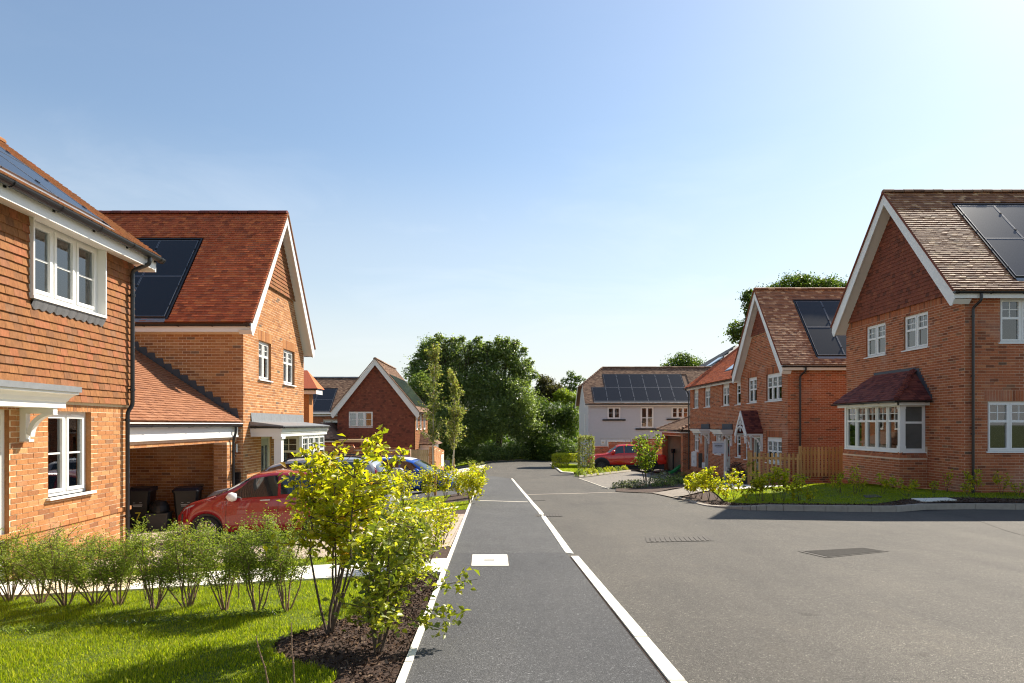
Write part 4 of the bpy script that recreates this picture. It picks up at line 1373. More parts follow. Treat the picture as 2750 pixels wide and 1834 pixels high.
bricks(ps, w2, fg, 5.45, B2, ctop, [h1, h2, hdoor], clip2, [s1, s2, (1.15, 4.3, ctop, ctop + .11)])
bricks(ps, w2, ff.sub(2.2, 0), 4.88, B2, 2.49, [], phase=.1)
ps.finish()
tw = PieceSet('wall_tile', 'wall_tiles', (0.1625, 0.23, 0.017), M['tile_wall'])
tb = ctop + .10
def in2(a, b):
    z = tb + b; d = (z - 2.42) / 1.42
    return d - .05 < a < 5.45 - d + .05
tiles(tw, w2, fg.sub(0, tb, .02), 5.45, 2.15, .115, .165, inside=in2, tail=.052, head=.012)
tw.finish()
for h in (h1, h2):
    window(t, fg.sub(h[0], h[2]), h[1] - h[0], h[3] - h[2], 2, 'geo', .075, sill=.06, slats=(h is h1), head=.0)
door(t, fg.sub(hdoor[0], hdoor[2]), hdoor[1] - hdoor[0], hdoor[3] - hdoor[2], plain('sage_door', (0.36, 0.37, 0.30), .4), lights=2, frame='cream', c=-.06)
# roof
ap2 = (0, 20.45, 6.51)
th2 = math.atan2(6.51 - 2.70, 20.45 - 17.50)
rf2 = Fr((-15.0, 17.50, 2.70), X_, Vector((0, math.cos(th2), math.sin(th2))))
Wr, Lr = 15.0 - 6.58, 3.81 / math.sin(th2)
rd = MB()
rd.quad(rf2.p(0, 0), rf2.p(Wr, 0), rf2.p(Wr, Lr), rf2.p(0, Lr))
rd.quad((-6.58, 23.42, 2.68), (-15, 23.42, 2.68), (-15, 20.45, 6.51), (-6.58, 20.45, 6.51))
roof = rd.build('roof', M['tile_roof'], t)
# array surveyed: right edge bottom/top at x -8.91 .. -8.9
pa0 = 15.0 - 8.92 - 3 * 1.14
skip = [(pa0 - .1, 15.0 - 8.92 + .1, .08, 3.55)]
tr_ = PieceSet('roof_tile', 'roof_tiles', (0.1625, 0.2, 0.017), M['tile_roof'])
tiles(tr_, roof, rf2, Wr, Lr, skip=skip); tr_.finish()
tray(t, rf2, pa0, 15.0 - 8.94, .17, 3.44)
solar(t, rf2, pa0, .18, 1.12, 1.61, 3, 2)
ridge(roof, rf2.p(0, Lr, .02), rf2.p(Wr, Lr, .02), M['tile_maroon'], .12, .30)
bargeboards(t, (-6.60, 20.45, 6.50), (-6.60, 17.48, 2.68), (-6.60, 23.42, 2.66), X_, .19, .03, .32)
# undercloak and verge edge of the far slope
vg = MB()
for (ya, za, yb, zb) in ((17.48, 2.72, 20.45, 6.56), (23.44, 2.70, 20.45, 6.56)):
    vg.prism(Fr((-6.62, 0, 0), Y_, Z_), [(ya, za - .045), (yb, zb - .045), (yb, zb), (ya, za)], 0, .06)
vg.build('verge', M['tile_grey'], t)
box_part(t, 'fascia', 'white', [(-15, -6.62, 17.53, 17.555, 2.46, 2.66)])
sf = MB(); sf.quad((-15, 17.555, 2.49), (-6.92, 17.555, 2.49), (-6.92, 17.75, 2.49), (-15, 17.75, 2.49)); sf.build('soffit', M['soffit'], t)
gutter(t, (-15, 17.47, 2.66), (-6.62, 17.47, 2.66), -Y_, .058)
gutter(t, (-6.62, 23.46, 2.62), (-9, 23.46, 2.62), Y_, .058)
# stepped flashing against the carport roof
sl = MB()
for i in range(19):
    x0 = -7.02 - i * .1525 * 1.45; z0 = 0.14 + i * .103 * 1.45
    fz = Fr((x0, 17.75, z0), -X_, Z_, -Y_)
    sl.prism(fz, [(0, 0), (.24, .16), (.24, .30), (.06, .30)], .012, .018)
sl.build('stepped_flashing', M['lead_dark'], t)
# porch canopy along the gable, its column, lead roof and gutter
cp = MB()
px0, px1, py0, py1 = -6.92, -6.08, 18.27, 23.1
for (e, z0, z1) in ((0.0, -.335, -.24), (.02, -.24, -.20), (.045, -.20, -.13), (.07, -.13, -.085)):
    cp.box(WORLD, px0, px1 + e, py0 - e, py1, z0, z1)
cp.build('porch_canopy', M['white'], t)
ld = MB()
for i in range(6):
    a, b = py0 + (py1 - py0) * i / 6, py0 + (py1 - py0) * (i + 1) / 6 - .006
    ld.add([(px0 + .015, a, .33), (px0 + .015, b, .33), (px0 + .04, b, .08), (px0 + .04, a, .08)], [(0, 1, 2, 3)])
    ld.add([(px0 + .04, a, .085), (px0 + .04, b, .085), (px1 + .10, b, -.03), (px1 + .10, a, -.03)], [(0, 1, 2, 3)])
ld.quad((px0, py0 - .1, .085), (px1 + .1, py0 - .1, -.03), (px1 + .1, py0, -.03), (px0, py0, .085))
ld.quad((px0, py0 - .1, .085), (px0, py0 - .1, -.03), (px1 + .1, py0 - .1, -.06), (px1 + .1, py0 - .1, -.03))
ld.quad((px1 + .1, py0 - .1, -.03), (px1 + .1, py0 - .1, -.075), (px1 + .1, py1, -.075), (px1 + .1, py1, -.03))
ld.build('lead_roof', M['lead'], t)
gutter(t, (px1 + .10, py0 - .1, -.055), (px1 + .10, py1, -.055), X_, .05)
gutter(t, (px1 + .12, py0 - .12, -.055), (px0 + .05, py0 - .12, -.055), -Y_, .05)
cl = MB()
cl.box(WORLD, -6.30, -6.10, 18.36, 18.56, -2.6, -.335); cl.box(WORLD, -6.34, -6.06, 18.32, 18.60, -.40, -.336); cl.box(WORLD, -6.33, -6.07, 18.33, 18.59, -2.6, -2.3)
cl.build('porch_column', M['white'], t)
# bay window beyond the porch
bw = MB()
bw.box(WORLD, -6.90, -6.16, 20.32, 23.0, -2.6, -1.62)
bay = bw.build('bay_base', M['brick'], t)
fb1 = Fr((-6.86, 20.30, -1.62), X_, Z_); fb2 = Fr((-6.14, 20.34, -1.62), Y_, Z_)
window(t, fb1, .68, 1.28, 1, 'geo', -.01, mat='cream', sill=.04, slats=True, back=.18)
window(t, fb2, 2.6, 1.28, 4, 'geo', -.01, sill=.04, back=.4)
box_part(t, 'bay_post', 'white', [(-6.19, -6.10, 20.27, 20.36, -1.62, -.34)])
# small things fixed to its walls
wlt = MB(); wlt.tube([(-7.07, 17.66, -.74), (-7.07, 17.66, -.52)], .045, 12); wlt.box(WORLD, -7.10, -7.04, 17.66, 17.75, -.68, -.60)
tag(wlt.build('wall_light', M['chrome'], None), 'small cylindrical steel wall light on the shaded brick beside the carport', 'wall light')
ev = MB(); ev.box(WORLD, -7.16, -6.98, 17.65, 17.742, -1.62, -1.28); ev.box(WORLD, -7.14, -7.0, 17.63, 17.65, -1.60, -1.46)
evo = ev.build('charge_point', M['black'], None); tag(evo, 'black wall box charger on shaded brick next to the carport pipe', 'charger')
# rear wing showing past the gable
rw = MB(); rw.box(WORLD, -9.6, -7.6, 26.2, 26.75, -2.7, 1.35)
rw.build('rear_wall', M['brick'], t)
rq = MB(); rq.quad((-9.9, 25.95, 1.42), (-7.2, 25.95, 1.42), (-8.2, 28, 2.3), (-9.9, 28, 2.3)); rq.poly([(-7.2, 25.95, 1.42), (-7.2, 27.0, 1.42), (-8.2, 28, 2.3)])
rq.build('rear_roof', M['tile_roof'], t)
box_part(t, 'rear_fascia', 'white', [(-9.6, -7.26, 25.98, 26.0, 1.2, 1.38), (-7.28, -7.26, 26.0, 26.9, 1.2, 1.38)])
gutter(t, (-9.6, 25.92, 1.40), (-7.19, 25.92, 1.40), -Y_, .055)

# ---------------------------------------------------------------- right gable house with the bay
t = thing('brick_house', 'largest brick house on the right with white bargeboards, dark tiled gable and bay window', 'house', (15.5, 20.8, -1.8))
R1 = t
B3 = -1.85
gx_ = 12.46
fg = Fr((gx_, 23.83, 0), -Y_, Z_)
ff = Fr((gx_, 17.75, 0), X_, Z_)
gy0 = 23.83
h1 = (gy0 - 22.55, gy0 - 21.40, sn(2.24, B3), sn(3.36, B3)); h2 = (gy0 - 20.44, gy0 - 19.27, sn(2.24, B3), sn(3.36, B3))
f1 = (13.40 - gx_, 15.15 - gx_, sn(2.20, B3), 3.40); f2 = (13.07 - gx_, 14.86 - gx_, sn(-.74, B3), sn(.59, B3))
sd2 = (f2[0] - .09, f2[1] + .09, f2[3], f2[3] + .30)
wb = MB()
wall_back(wb, fg, 6.08, B3, 3.40, [h1, h2], .10, extra=[(0, 3.40), (6.08, 3.40), (3.04, 7.0)])
wall_back(wb, ff, 9.0, B3, 3.40, [f1, f2], .10)
wb.quad((gx_ + 9, 23.83, B3), (gx_, 23.83, B3), (gx_, 23.83, 3.4), (gx_ + 9, 23.83, 3.4), 2)
w3 = wb.build('wall', [M['mortar_dark'], M['brick_dark'], M['rear_brick']], t)
ps = PieceSet('brick', 'brickwork', (0.215, 0.065, 0.010), M['brick_dark'])
btop = 3.36
bricks(ps, w3, fg, 6.08, B3, sn(3.38, B3), [h1, h2, (gy0 - 22.5, gy0 - 19.3, -1.9, -.7)], None, [(0.0, 6.08, sn(3.38, B3), sn(3.38, B3) + .22)])
bricks(ps, w3, ff, 8.0, B3, 3.40, [f1, f2], None, [sd2])
# bay base
bx, by0, by1 = 11.64, 19.3, 22.5
bs = MB()
bs.box(WORLD, bx, gx_ - .01, by0, by1, B3, -.98)
# splayed top courses
bs.add([(bx, by0, -.98), (bx, by1, -.98), (bx + .1, by1 - .0, -.81), (bx + .1, by0 + .1, -.81), (gx_ - .01, by0, -.98), (gx_ - .01, by0 + .1, -.81)], [(0, 3, 2, 1), (0, 4, 5, 3)])
bb = bs.build('bay_base', M['mortar_dark'], t)
fbx = Fr((bx, by1, 0), -Y_, Z_); fby = Fr((bx, by0, 0), X_, Z_)
bricks(ps, bb, fbx, by1 - by0, B3, -.98, []); bricks(ps, bb, fby, gx_ - bx, B3, -.98, [], phase=.11)
for (fr_, L_, n_) in ((fbx, 3.2, 28), (fby, .82, 7)):
    s_ = Vector((0, 0, .17)) - fr_.N * .10
    fs_ = Fr(fr_.p(0, -.98, 0.002), fr_.U, s_)
    for r_ in range(2):
        for i in range(n_):
            ps.add(bb, fs_.sub(i * L_ / n_ + .004, r_ * .1 + .003, -.003), False, (L_ / n_ - .008, .092, .010))
ps.finish()
tg = PieceSet('wall_tile', 'wall_tiles', (0.1625, 0.23, 0.017), M['tile_gable'])
def in3(a, b):
    z = 3.60 + b; d = (z - 3.40) / 1.185
    return d - .08 < a < 6.08 - d + .08
tiles(tg, w3, fg.sub(0, 3.60, .02), 6.08, 3.4, .115, .165, inside=in3, tail=.052, head=.012)
tg.finish()
window(t, fg.sub(h1[0], h1[2]), h1[1] - h1[0], h1[3] - h1[2], 2, 'geo', .05, sill=.06, slats=True, tr=.58)
window(t, fg.sub(h2[0], h2[2]), h2[1] - h2[0], h2[3] - h2[2], 2, 'geo', .05, sill=.06, slats=True, tr=.58)
window(t, ff.sub(f1[0], f1[2]), f1[1] - f1[0], f1[3] - f1[2], 3, 'geo', .05, sill=.05, slats=True, tr=.56)
window(t, ff.sub(f2[0], f2[2]), f2[1] - f2[0], f2[3] - f2[2], 3, 'geo', .05, sill=.05, slats=True, tr=.62)
# bay windows, corner posts, cornice, hipped roof
fw1 = Fr((bx + .09, by1 - .08, -.80), -Y_, Z_); fw2 = Fr((bx + .13, by0 + .09, -.80), X_, Z_)
window(t, fw1, 3.02, 1.42, 5, 'geo', .0, sill=.06, slats=True, tr=.66, back=.6)
window(t, fw2, .68, 1.42, 1, 'geo', .0, sill=.06, slats=True, tr=.62, back=.4)
box_part(t, 'bay_post', 'white', [(bx + .05, bx + .19, by0 + .05, by0 + .17, -.80, .62), (bx + .03, bx + .21, by0 + .03, by0 + .19, -.80, -.62), (bx + .03, bx + .21, by0 + .03, by0 + .19, .46, .62), (bx + .05, bx + .14, by1 - .12, by1 - .02, -.80, .62)])
bc = [(bx - .10, by0 - .10), (bx - .10, by1 + .10)]
box_part(t, 'bay_fascia', 'white', [(bx - .12, bx - .09, by0 - .12, by1 + .12, .56, .70), (bx - .12, gx_ - .01, by0 - .12, by0 - .09, .56, .70), (bx - .09, gx_ - .01, by0 - .09, by1 + .1, .62, .64)])
ez, tz = .70, 1.62
e0, e1 = (bx - .22, by0 - .22, ez), (bx - .22, by1 + .22, ez)
t0, t1 = (gx_ - .012, 19.93, tz), (gx_ - .012, 22.0, tz)
rq = MB()
rq.poly([e1, e0, t0, t1]); rq.poly([e0, (gx_ - .012, by0 - .22, ez), t0]); rq.poly([(gx_ - .012, by1 + .22, ez), e1, t1])
roofb = rq.build('bay_roof', M['tile_maroon'], t)
sv = Vector((gx_ - .012 - bx + .22, 0, tz - ez)); fr_b = Fr(e1, -Y_, sv)
Lb = sv.length; Wb = by1 - by0 + .44
tb_ = PieceSet('roof_tile', 'roof_tiles', (0.1625, 0.2, 0.017), M['tile_maroon'], 150)
lo_, hi_ = (by1 + .22 - 22.0) / Lb, (19.93 - by0 + .22) / Lb
tiles(tb_, roofb, fr_b, Wb, Lb, inside=lambda a, b: lo_ * b - .02 < a < Wb - hi_ * b + .02, tail=.028)
sv2 = Vector((0, 19.93 - by0 + .22, tz - ez)); fr_s = Fr(e0, X_, sv2)
Ws = gx_ - bx + .2; Ls = sv2.length
tiles(tb_, roofb, fr_s, Ws, Ls, inside=lambda a, b: a > Ws * b / Ls - .02, tail=.028)
tb_.finish()
# bonnet hips and lead
E0, T0 = Vector(e0), Vector(t0)
hd_ = (T0 - E0); nb = 15
bonn = MB()
for i in range(nb):
    p = E0 + hd_ * (i / nb); q = E0 + hd_ * ((i + 1.5) / nb)
    bonn.tube([p + Vector((-.0, -.0, .035)), q + Vector((0, 0, .005))], .075, 8, r2=.05)
bonn.build('bonnet_tiles', M['tile_maroon'], roofb)
ldp = MB()
ldp.box(Fr((gx_ - .008, 22.05, 1.50), -Y_, Z_), 0, 2.2, 0, .22, 0, .012)
ldp.add([(gx_ - .02, 22.05, 1.58), (gx_ - .02, 19.88, 1.58), (gx_ - .17, 19.80, 1.50), (gx_ - .17, 22.15, 1.50)], [(0, 1, 2, 3)])
for i in range(9):
    y = by0 - .16 + i * .074; z = ez + .03 + i * .1
    ldp.box(Fr((gx_ - .008, y + .14, z), -Y_, Z_), 0, .20, 0, .15, 0, .008 + .0006 * i)
ldp.build('lead_flashing', M['lead_dark'], t)
gutter(t, (bx - .25, by1 + .25, ez - .01), (bx - .25, by0 - .25, ez - .01), -X_, .05)
gutter(t, (bx - .25, by0 - .26, ez - .01), (gx_ - .05, by0 - .26, ez - .01), -Y_, .05)
# main roof
ya, za, ye, ze = 20.76, 7.27, 17.55, 3.56
th3 = math.atan2(za - ze, ya - ye)
xv = 12.0
rf3 = Fr((xv, ye, ze), X_, Vector((0, math.cos(th3), math.sin(th3))))
Wr, Lr = 9.2, (za - ze) / math.sin(th3)
rd = MB()
rd.quad(rf3.p(0, 0), rf3.p(Wr, 0), rf3.p(Wr, Lr), rf3.p(0, Lr))
rd.quad((xv + Wr, 24.0, 3.54), (xv, 24.0, 3.54), (xv, ya, za), (xv + Wr, ya, za))
roof = rd.build('roof', M['tile_brown'], t)
sx0 = 13.93 - xv
tr_ = PieceSet('roof_tile', 'roof_tiles', (0.1625, 0.2, 0.017), M['tile_brown'])
tiles(tr_, roof, rf3, Wr, Lr, skip=[(sx0 - .1, Wr, .42, 4.30)]); tr_.finish()
tray(t, rf3, sx0, sx0 + 5.6, .55, 4.10)
solar(t, rf3, sx0, .56, 1.10, 1.75, 5, 2)
ridge(roof, rf3.p(0, Lr, .02), rf3.p(Wr, Lr, .02), M['tile_grey'], .12, .30)
bargeboards(t, (xv + .02, ya, za - .02), (xv + .02, ye - .02, ze - .03), (xv + .02, 24.0, 3.53), -X_, .23, .03, .44)
vg = MB()
for (y0, z0, y1, z1) in ((ye - .02, ze + .03, ya, za + .05), (24.02, 3.56, ya, za + .05)):
    vg.prism(Fr((xv - .03, 0, 0), Y_, Z_), [(y0, z0 - .05), (y1, z1 - .05), (y1, z1), (y0, z0)], 0, .07)
vg.build('verge', M['tile_gable'], t)
box_part(t, 'fascia', 'white', [(xv + .06, 22, 17.55, 17.575, 3.36, 3.545)])
sf = MB(); sf.quad((xv + .06, 17.575, 3.40), (22, 17.575, 3.40), (22, 17.75, 3.40), (xv + .06, 17.75, 3.40)); sf.build('soffit', M['soffit'], t)
gutter(t, (xv, 17.49, 3.53), (22, 17.49, 3.53), -Y_, .058)
gutter(t, (xv, 24.06, 3.50), (xv + 2, 24.06, 3.50), Y_, .058)
pipe(t, [(12.72, 17.49, 3.47), (12.72, 17.49, 3.30), (12.62, 17.66, 3.12), (12.62, 17.66, -1.85)], .036, [(12.62, 17.66, z) for z in (2.9, 1.3, -.25, -1.5)], Y_)

# ---------------------------------------------------------------- terrace beyond it
t = thing('terraced_house', 'red brick terrace with gabled end, porch hoods over three front doors and twin skylights', 'house', (15.5, 33, -2.85))
R2 = t
B4 = -2.95
gx2 = 11.85
fg = Fr((gx2, 32.66, 0), -Y_, Z_); ff = Fr((gx2, 27.3, 0), X_, Z_); ft = Fr((12.2, 42.6, 0), -Y_, Z_)
gy0 = 32.66
def hy(y0, y1, z0, z1, o=gy0): return (o - y1, o - y0, sn(z0, B4), sn(z1, B4))
G1 = hy(30.6, 31.68, 1.05, 2.2); G2 = hy(27.87, 29.5, 1.05, 2.2); GL = hy(27.87, 29.5, -1.65, -.52); GD = hy(30.2, 31.1, -2.75, -.52); GN = hy(31.75, 32.1, -1.65, -.52)
TW = [hy(40.8, 41.8, 1.05, 2.22, 42.6), hy(38.5, 39.6, 1.05, 2.22, 42.6), hy(35.3, 36.4, 1.05, 2.22, 42.6), hy(33.5, 34.3, 1.05, 2.22, 42.6)]
TL = [hy(40.75, 41.75, -1.65, -.5, 42.6), hy(36.6, 37.6, -1.65, -.5, 42.6), hy(33.5, 34.3, -1.65, -.5, 42.6)]
TD = [hy(38.85, 39.75, -2.75, -.5, 42.6), hy(35.15, 36.05, -2.75, -.5, 42.6)]
def clip4(z):
    d = max(0.0, z - 2.28) / 1.25
    return (d, 5.36 - d)
wb = MB()
wall_back(wb, fg, 5.36, B4, 2.28, [G1, G2, GL, GD, GN], .10, extra=[(0, 2.28), (5.36, 2.28), (2.68, 5.85)])
wall_back(wb, ff, 9, B4, 2.28, [], .1)
wall_back(wb, ft, 9.94, B4, 2.28, TW + TL + TD, .10)
wb.quad((20, 42.6, B4), (12.2, 42.6, B4), (12.2, 42.6, 2.3), (20, 42.6, 2.3), 1); wb.poly([(12.2, 42.6, 2.3), (20, 42.6, 2.3), (16.1, 42.6, 5.3)])
w4 = wb.build('wall', [M['mortar_dark'], M['brick_dark']], t)
ps = PieceSet('brick', 'brickwork', (0.215, 0.065, 0.010), M['brick_dark'])
ct = sn(4.12, B4)
sol = lambda h: (h[0] - .08, h[1] + .08, h[3], h[3] + .30)
bricks(ps, w4, fg, 5.36, B4, ct, [G1, G2, GL, GD, GN], clip4, [sol(G1), sol(G2), sol(GL)])
bricks(ps, w4, ff, 5.0, B4, 2.28, [])
bricks(ps, w4, ft, 9.94, B4, 2.28, TW + TL + TD)
ps.finish()
tg = PieceSet('wall_tile', 'wall_tiles', (0.1625, 0.23, 0.017), M['tile_gable'], 0)
tiles(tg, w4, fg.sub(0, ct + .02, .02), 5.36, 1.7, .115, .165, inside=lambda a, b: clip4(ct + .02 + b)[0] - .06 < a < clip4(ct + .02 + b)[1] + .06, tail=.052, head=.012)
tg.finish()
window(t, fg.sub(G1[0], G1[2]), G1[1] - G1[0], G1[3] - G1[2], 2, 'geo', .06, sill=.06, tr=.56, head=.06)
window(t, fg.sub(G2[0], G2[2]), G2[1] - G2[0], G2[3] - G2[2], 3, 'geo', .06, sill=.06, tr=.56, head=.08)
window(t, fg.sub(GL[0], GL[2]), GL[1] - GL[0], GL[3] - GL[2], 3, 'geo', .06, sill=.06, tr=.5, head=.10)
window(t, fg.sub(GN[0], GN[2]), GN[1] - GN[0], GN[3] - GN[2], 1, 'geo', .06, sill=.06, tr=.5, sash=.03, fw=.04)
for h in TW: window(t, ft.sub(h[0], h[2]), h[1] - h[0], h[3] - h[2], 2 if h[1] - h[0] > .9 else 1, 'geo', .06, sill=.06, tr=.58, head=.15)
for h in TL: window(t, ft.sub(h[0], h[2]), h[1] - h[0], h[3] - h[2], 2 if h[1] - h[0] > .9 else 1, 'geo', .06, sill=.06, tr=.58)
dgrey = plain('grey_door', (0.33, 0.32, 0.29), .45)
door(t, fg.sub(GD[0], GD[2]), GD[1] - GD[0], GD[3] - GD[2], plain('sage_green_door', (0.25, 0.29, 0.25), .4), lights=1, c=-.07)
for h in TD: door(t, ft.sub(h[0], h[2]), h[1] - h[0], h[3] - h[2], dgrey, lights=1, c=-.07)
for h in TD:
    lb = MB(); f_ = ft.sub(h[0], h[2]); lb.box(f_, .28, .38, .72, .84, -.066, -.060); lb.build('red_sticker', plain('red_sticker', (.45, .05, .03)), t)
# roof of the gabled end
ya, za, ye, ze = 29.95, 6.10, 27.02, 2.44
xv = 11.48
th4 = math.atan2(za - ze, ya - ye)
rf4 = Fr((xv, ye, ze), X_, Vector((0, math.cos(th4), math.sin(th4))))
Wr, Lr = 9.0, (za - ze) / math.sin(th4)
rd = MB()
rd.quad(rf4.p(0, 0), rf4.p(Wr, 0), rf4.p(Wr, Lr), rf4.p(0, Lr)); rd.quad((xv + Wr, 32.88, 2.44), (xv, 32.88, 2.44), (xv, ya, za), (xv + Wr, ya, za))
roof = rd.build('roof', M['tile_brown'], t)
tr_ = PieceSet('roof_tile', 'roof_tiles', (0.1625, 0.2, 0.017), M['tile_brown'])
sx0 = 13.1 - xv
tiles(tr_, roof, rf4, 5.5, Lr, skip=[(sx0 - .1, 7, .40, 3.95)], tail=.050)
tray(t, rf4, sx0, sx0 + 3.4, .50, 3.86); solar(t, rf4, sx0, .51, 1.10, 1.66, 3, 2)
ridge(roof, rf4.p(0, Lr, .02), rf4.p(Wr, Lr, .02), M['tile_brown'], .12, .30)
bargeboards(t, (xv + .02, ya, za - .02), (xv + .02, ye, ze - .02), (xv + .02, 32.88, 2.42), -X_, .24, .03, .36)
vg = MB()
for (y0, z0, y1, z1) in ((ye, ze + .03, ya, za + .05), (32.9, 2.47, ya, za + .05)):
    vg.prism(Fr((xv - .03, 0, 0), Y_, Z_), [(y0, z0 - .05), (y1, z1 - .05), (y1, z1), (y0, z0)], 0, .07)
vg.build('verge', M['tile_gable'], t)
box_part(t, 'fascia', 'white', [(xv + .06, 20.5, 27.04, 27.065, 2.24, 2.42)])
gutter(t, (xv, 26.98, 2.40), (20.5, 26.98, 2.40), -Y_, .06)
pipe(t, [(12.45, 26.98, 2.34), (12.45, 26.98, 2.2), (12.32, 27.2, 2.0), (12.32, 27.2, -2.9)], .04, [(12.32, 27.2, z) for z in (1.6, -.2)], Y_)
# terrace roof
thT = math.radians(37)
rft = Fr((11.92, 42.95, 2.36), -Y_, Vector((math.cos(thT), 0, math.sin(thT))))
Wt, Lt = 11.6, 5.4
rd = MB()
rd.quad(rft.p(0, 0), rft.p(Wt, 0), rft.p(Wt, Lt), rft.p(0, Lt))
pk = rft.p(0, Lt); pk2 = rft.p(Wt, Lt)
rd.quad(pk, pk2, pk2 + Vector((4.3, 0, -3.25)), pk + Vector((4.3, 0, -3.25)))
rooft = rd.build('terrace_roof', M['tile_roof'], t)
tt = PieceSet('roof_tile', 'roof_tiles', (0.1625, 0.2, 0.017), M['tile_roof'], 0)
sk = []
for (a, b) in ((5.3, 1.05), (5.3, 2.95)):
    sk.append((a, a + 2.2, b, b + 1.2))
tiles(tt, rooft, rft, Wt, Lt, skip=sk); 
tr_.finish(); tt.finish()
for s_ in sk:
    box_part(t, 'skylight_frame', 'black', [(s_[0], s_[1], s_[2], s_[3], .01, .05)], rft)
    sg = MB(); sg.box(rft, s_[0] + .08, s_[1] - .08, s_[2] + .08, s_[3] - .08, .05, .07); sg.box(rft, s_[0] + 1.08, s_[0] + 1.12, s_[2], s_[3], .05, .076)
    sg.build('skylight', plain('skylight_glass', (.25, .3, .36), .06, spec=1.0, metal=.6), t)
ridge(rooft, rft.p(0, Lt, .02), rft.p(Wt, Lt, .02), M['tile_roof'], .12, .45)
box_part(t, 'fascia', 'white', [(12.0, 12.025, 32.9, 42.9, 2.18, 2.36)])
gutter(t, (11.88, 42.95, 2.33), (11.88, 33.0, 2.33), -X_, .06, 1.0)
pipe(t, [(11.92, 42.75, 2.3), (12.12, 42.62, 2.0), (12.12, 42.62, -2.9)], .04, [(12.12, 42.62, 1.2)], X_)
# pitched porch hood
ph = MB(); px0, px1 = 11.10, gx2; yc = 30.55; hwid = .68; za_, ze_ = .62, -.36
for sgn in (-1, 1):
    ph.add([(px0, yc, za_), (px1, yc, za_), (px1, yc + sgn * hwid, ze_), (px0, yc + sgn * hwid, ze_), (px0, yc, za_ - .06), (px1, yc, za_ - .06), (px1, yc + sgn * hwid, ze_ - .06), (px0, yc + sgn * hwid, ze_ - .06)],
           [(0, 1, 2, 3), (4, 7, 6, 5), (0, 3, 7, 4), (3, 2, 6, 7)])
phr = ph.build('porch_roof', M['tile_maroon'], t)
tp = PieceSet('roof_tile', 'roof_tiles', (.1625, .2, .017), M['tile_maroon'], 0)
frp = Fr((px0, yc - hwid, ze_), X_, Vector((0, hwid, za_ - ze_)))
tiles(tp, phr, frp, px1 - px0, math.hypot(hwid, za_ - ze_)); tp.finish()
pw = MB()
fpf = Fr((px0 + .0, yc, 0), -Y_, Z_)
for sgn in (-1, 1):
    pw.prism(fpf, [(0, za_ + .02), (sgn * (hwid + .05), ze_ - .06), (sgn * (hwid + .05), ze_ - .18), (sgn * (hwid - .04), ze_ - .15), (0, za_ - .16)][::sgn], .01, .05)
    # curved brace and hanging leg
    for i in range(8):
        q0_, q1_ = math.radians(90 * i / 8), math.radians(90 * (i + 1) / 8)
        p_ = lambda q: (sgn * (.60 * math.cos(q)), ze_ - .50 + .74 * math.sin(q))
        a, b = p_(q0_), p_(q1_)
        pw.prism(fpf, [a, (a[0] * 1.12, a[1] + .03), (b[0] * 1.12, b[1] + .07), b][::sgn], .012, .06)
    pw.prism(fpf, [(sgn * .0, za_ - .45), (sgn * .03, za_ - .45), (sgn * .22, za_ - .62), (sgn * .18, za_ - .64)][::sgn], .012, .05)
pw.box(fpf, -.03, .03, ze_ + .12, za_ - .1, .012, .052); pw.lathe(Fr((px0 + -.03, yc, ze_ + .02), X_, Z_), [(.001, 0), (.04, .05), (.02, .1)], 8)
for sgn in (-1, 1):
    y = yc + sgn * (hwid - .05)
    pw.box(WORLD, px0, px1, y - .04, y + .04, ze_ - .14, ze_ - .05)
    pw.box(WORLD, px1 - .09, px1, y - .04, y + .04, ze_ - .85, ze_ - .14)
    for i in range(6):
        q0_, q1_ = math.radians(90 * i / 6), math.radians(90 * (i + 1) / 6)
        fb_ = Fr((px1 - .08, y, ze_ - .72), -X_, Z_)
        p_ = lambda q: (.52 * (1 - math.cos(q)), .58 * math.sin(q))
        a, b = p_(q0_), p_(q1_)
        fb_2 = fb_
        pw.prism(fb_2, [a, b, (b[0] + .02, b[1] - .07), (a[0] + .07, a[1] - .02)], -.035, .035)
pw.build('porch_bargeboard', M['white'], t)
# two flat lead hoods on brackets
for (y0, y1) in ((38.55, 40.2), (34.75, 36.4)):
    cp = MB()
    fh = Fr((12.2, y1, 0), -Y_, Z_); Wd = y1 - y0
    for (e, z0, z1) in ((0.0, -.50, -.42), (.04, -.42, -.38), (.10, -.38, -.30), (.13, -.30, -.27)):
        cp.box(fh, -e * .6, Wd + e * .6, z0, z1, 0, .55 + e)
    cp.build('door_canopy', M['white'], t)
    lm = MB(); lm.box(fh, -.08, Wd + .08, -.268, -.245, 0, .70)
    lm.box(fh, .1, Wd - .02, -.24, .03, .002, .06); lm.build('canopy_lead', M['lead_dark'], t)
    bk = MB()
    for s_ in (Wd - .12, .12):
        fb_ = Fr(fh.p(s_, 0, 0), fh.N, Z_)
        bk.box(fb_, 0, .08, -1.15, -.5, -.04, .04); bk.box(fb_, .08, .5, -.58, -.501, -.04, .04)
        for i in range(6):
            q0_, q1_ = math.radians(90 * i / 6), math.radians(90 * (i + 1) / 6)
            p_ = lambda q: (.04 + .44 * (1 - math.cos(q)), -1.06 + .50 * math.sin(q))
            a, b = p_(q0_), p_(q1_)
            bk.prism(fb_, [a, b, (b[0] + .02, b[1] - .07), (a[0] + .07, a[1] - .02)], -.035, .035)
    bk.build('canopy_bracket', M['white'], t)
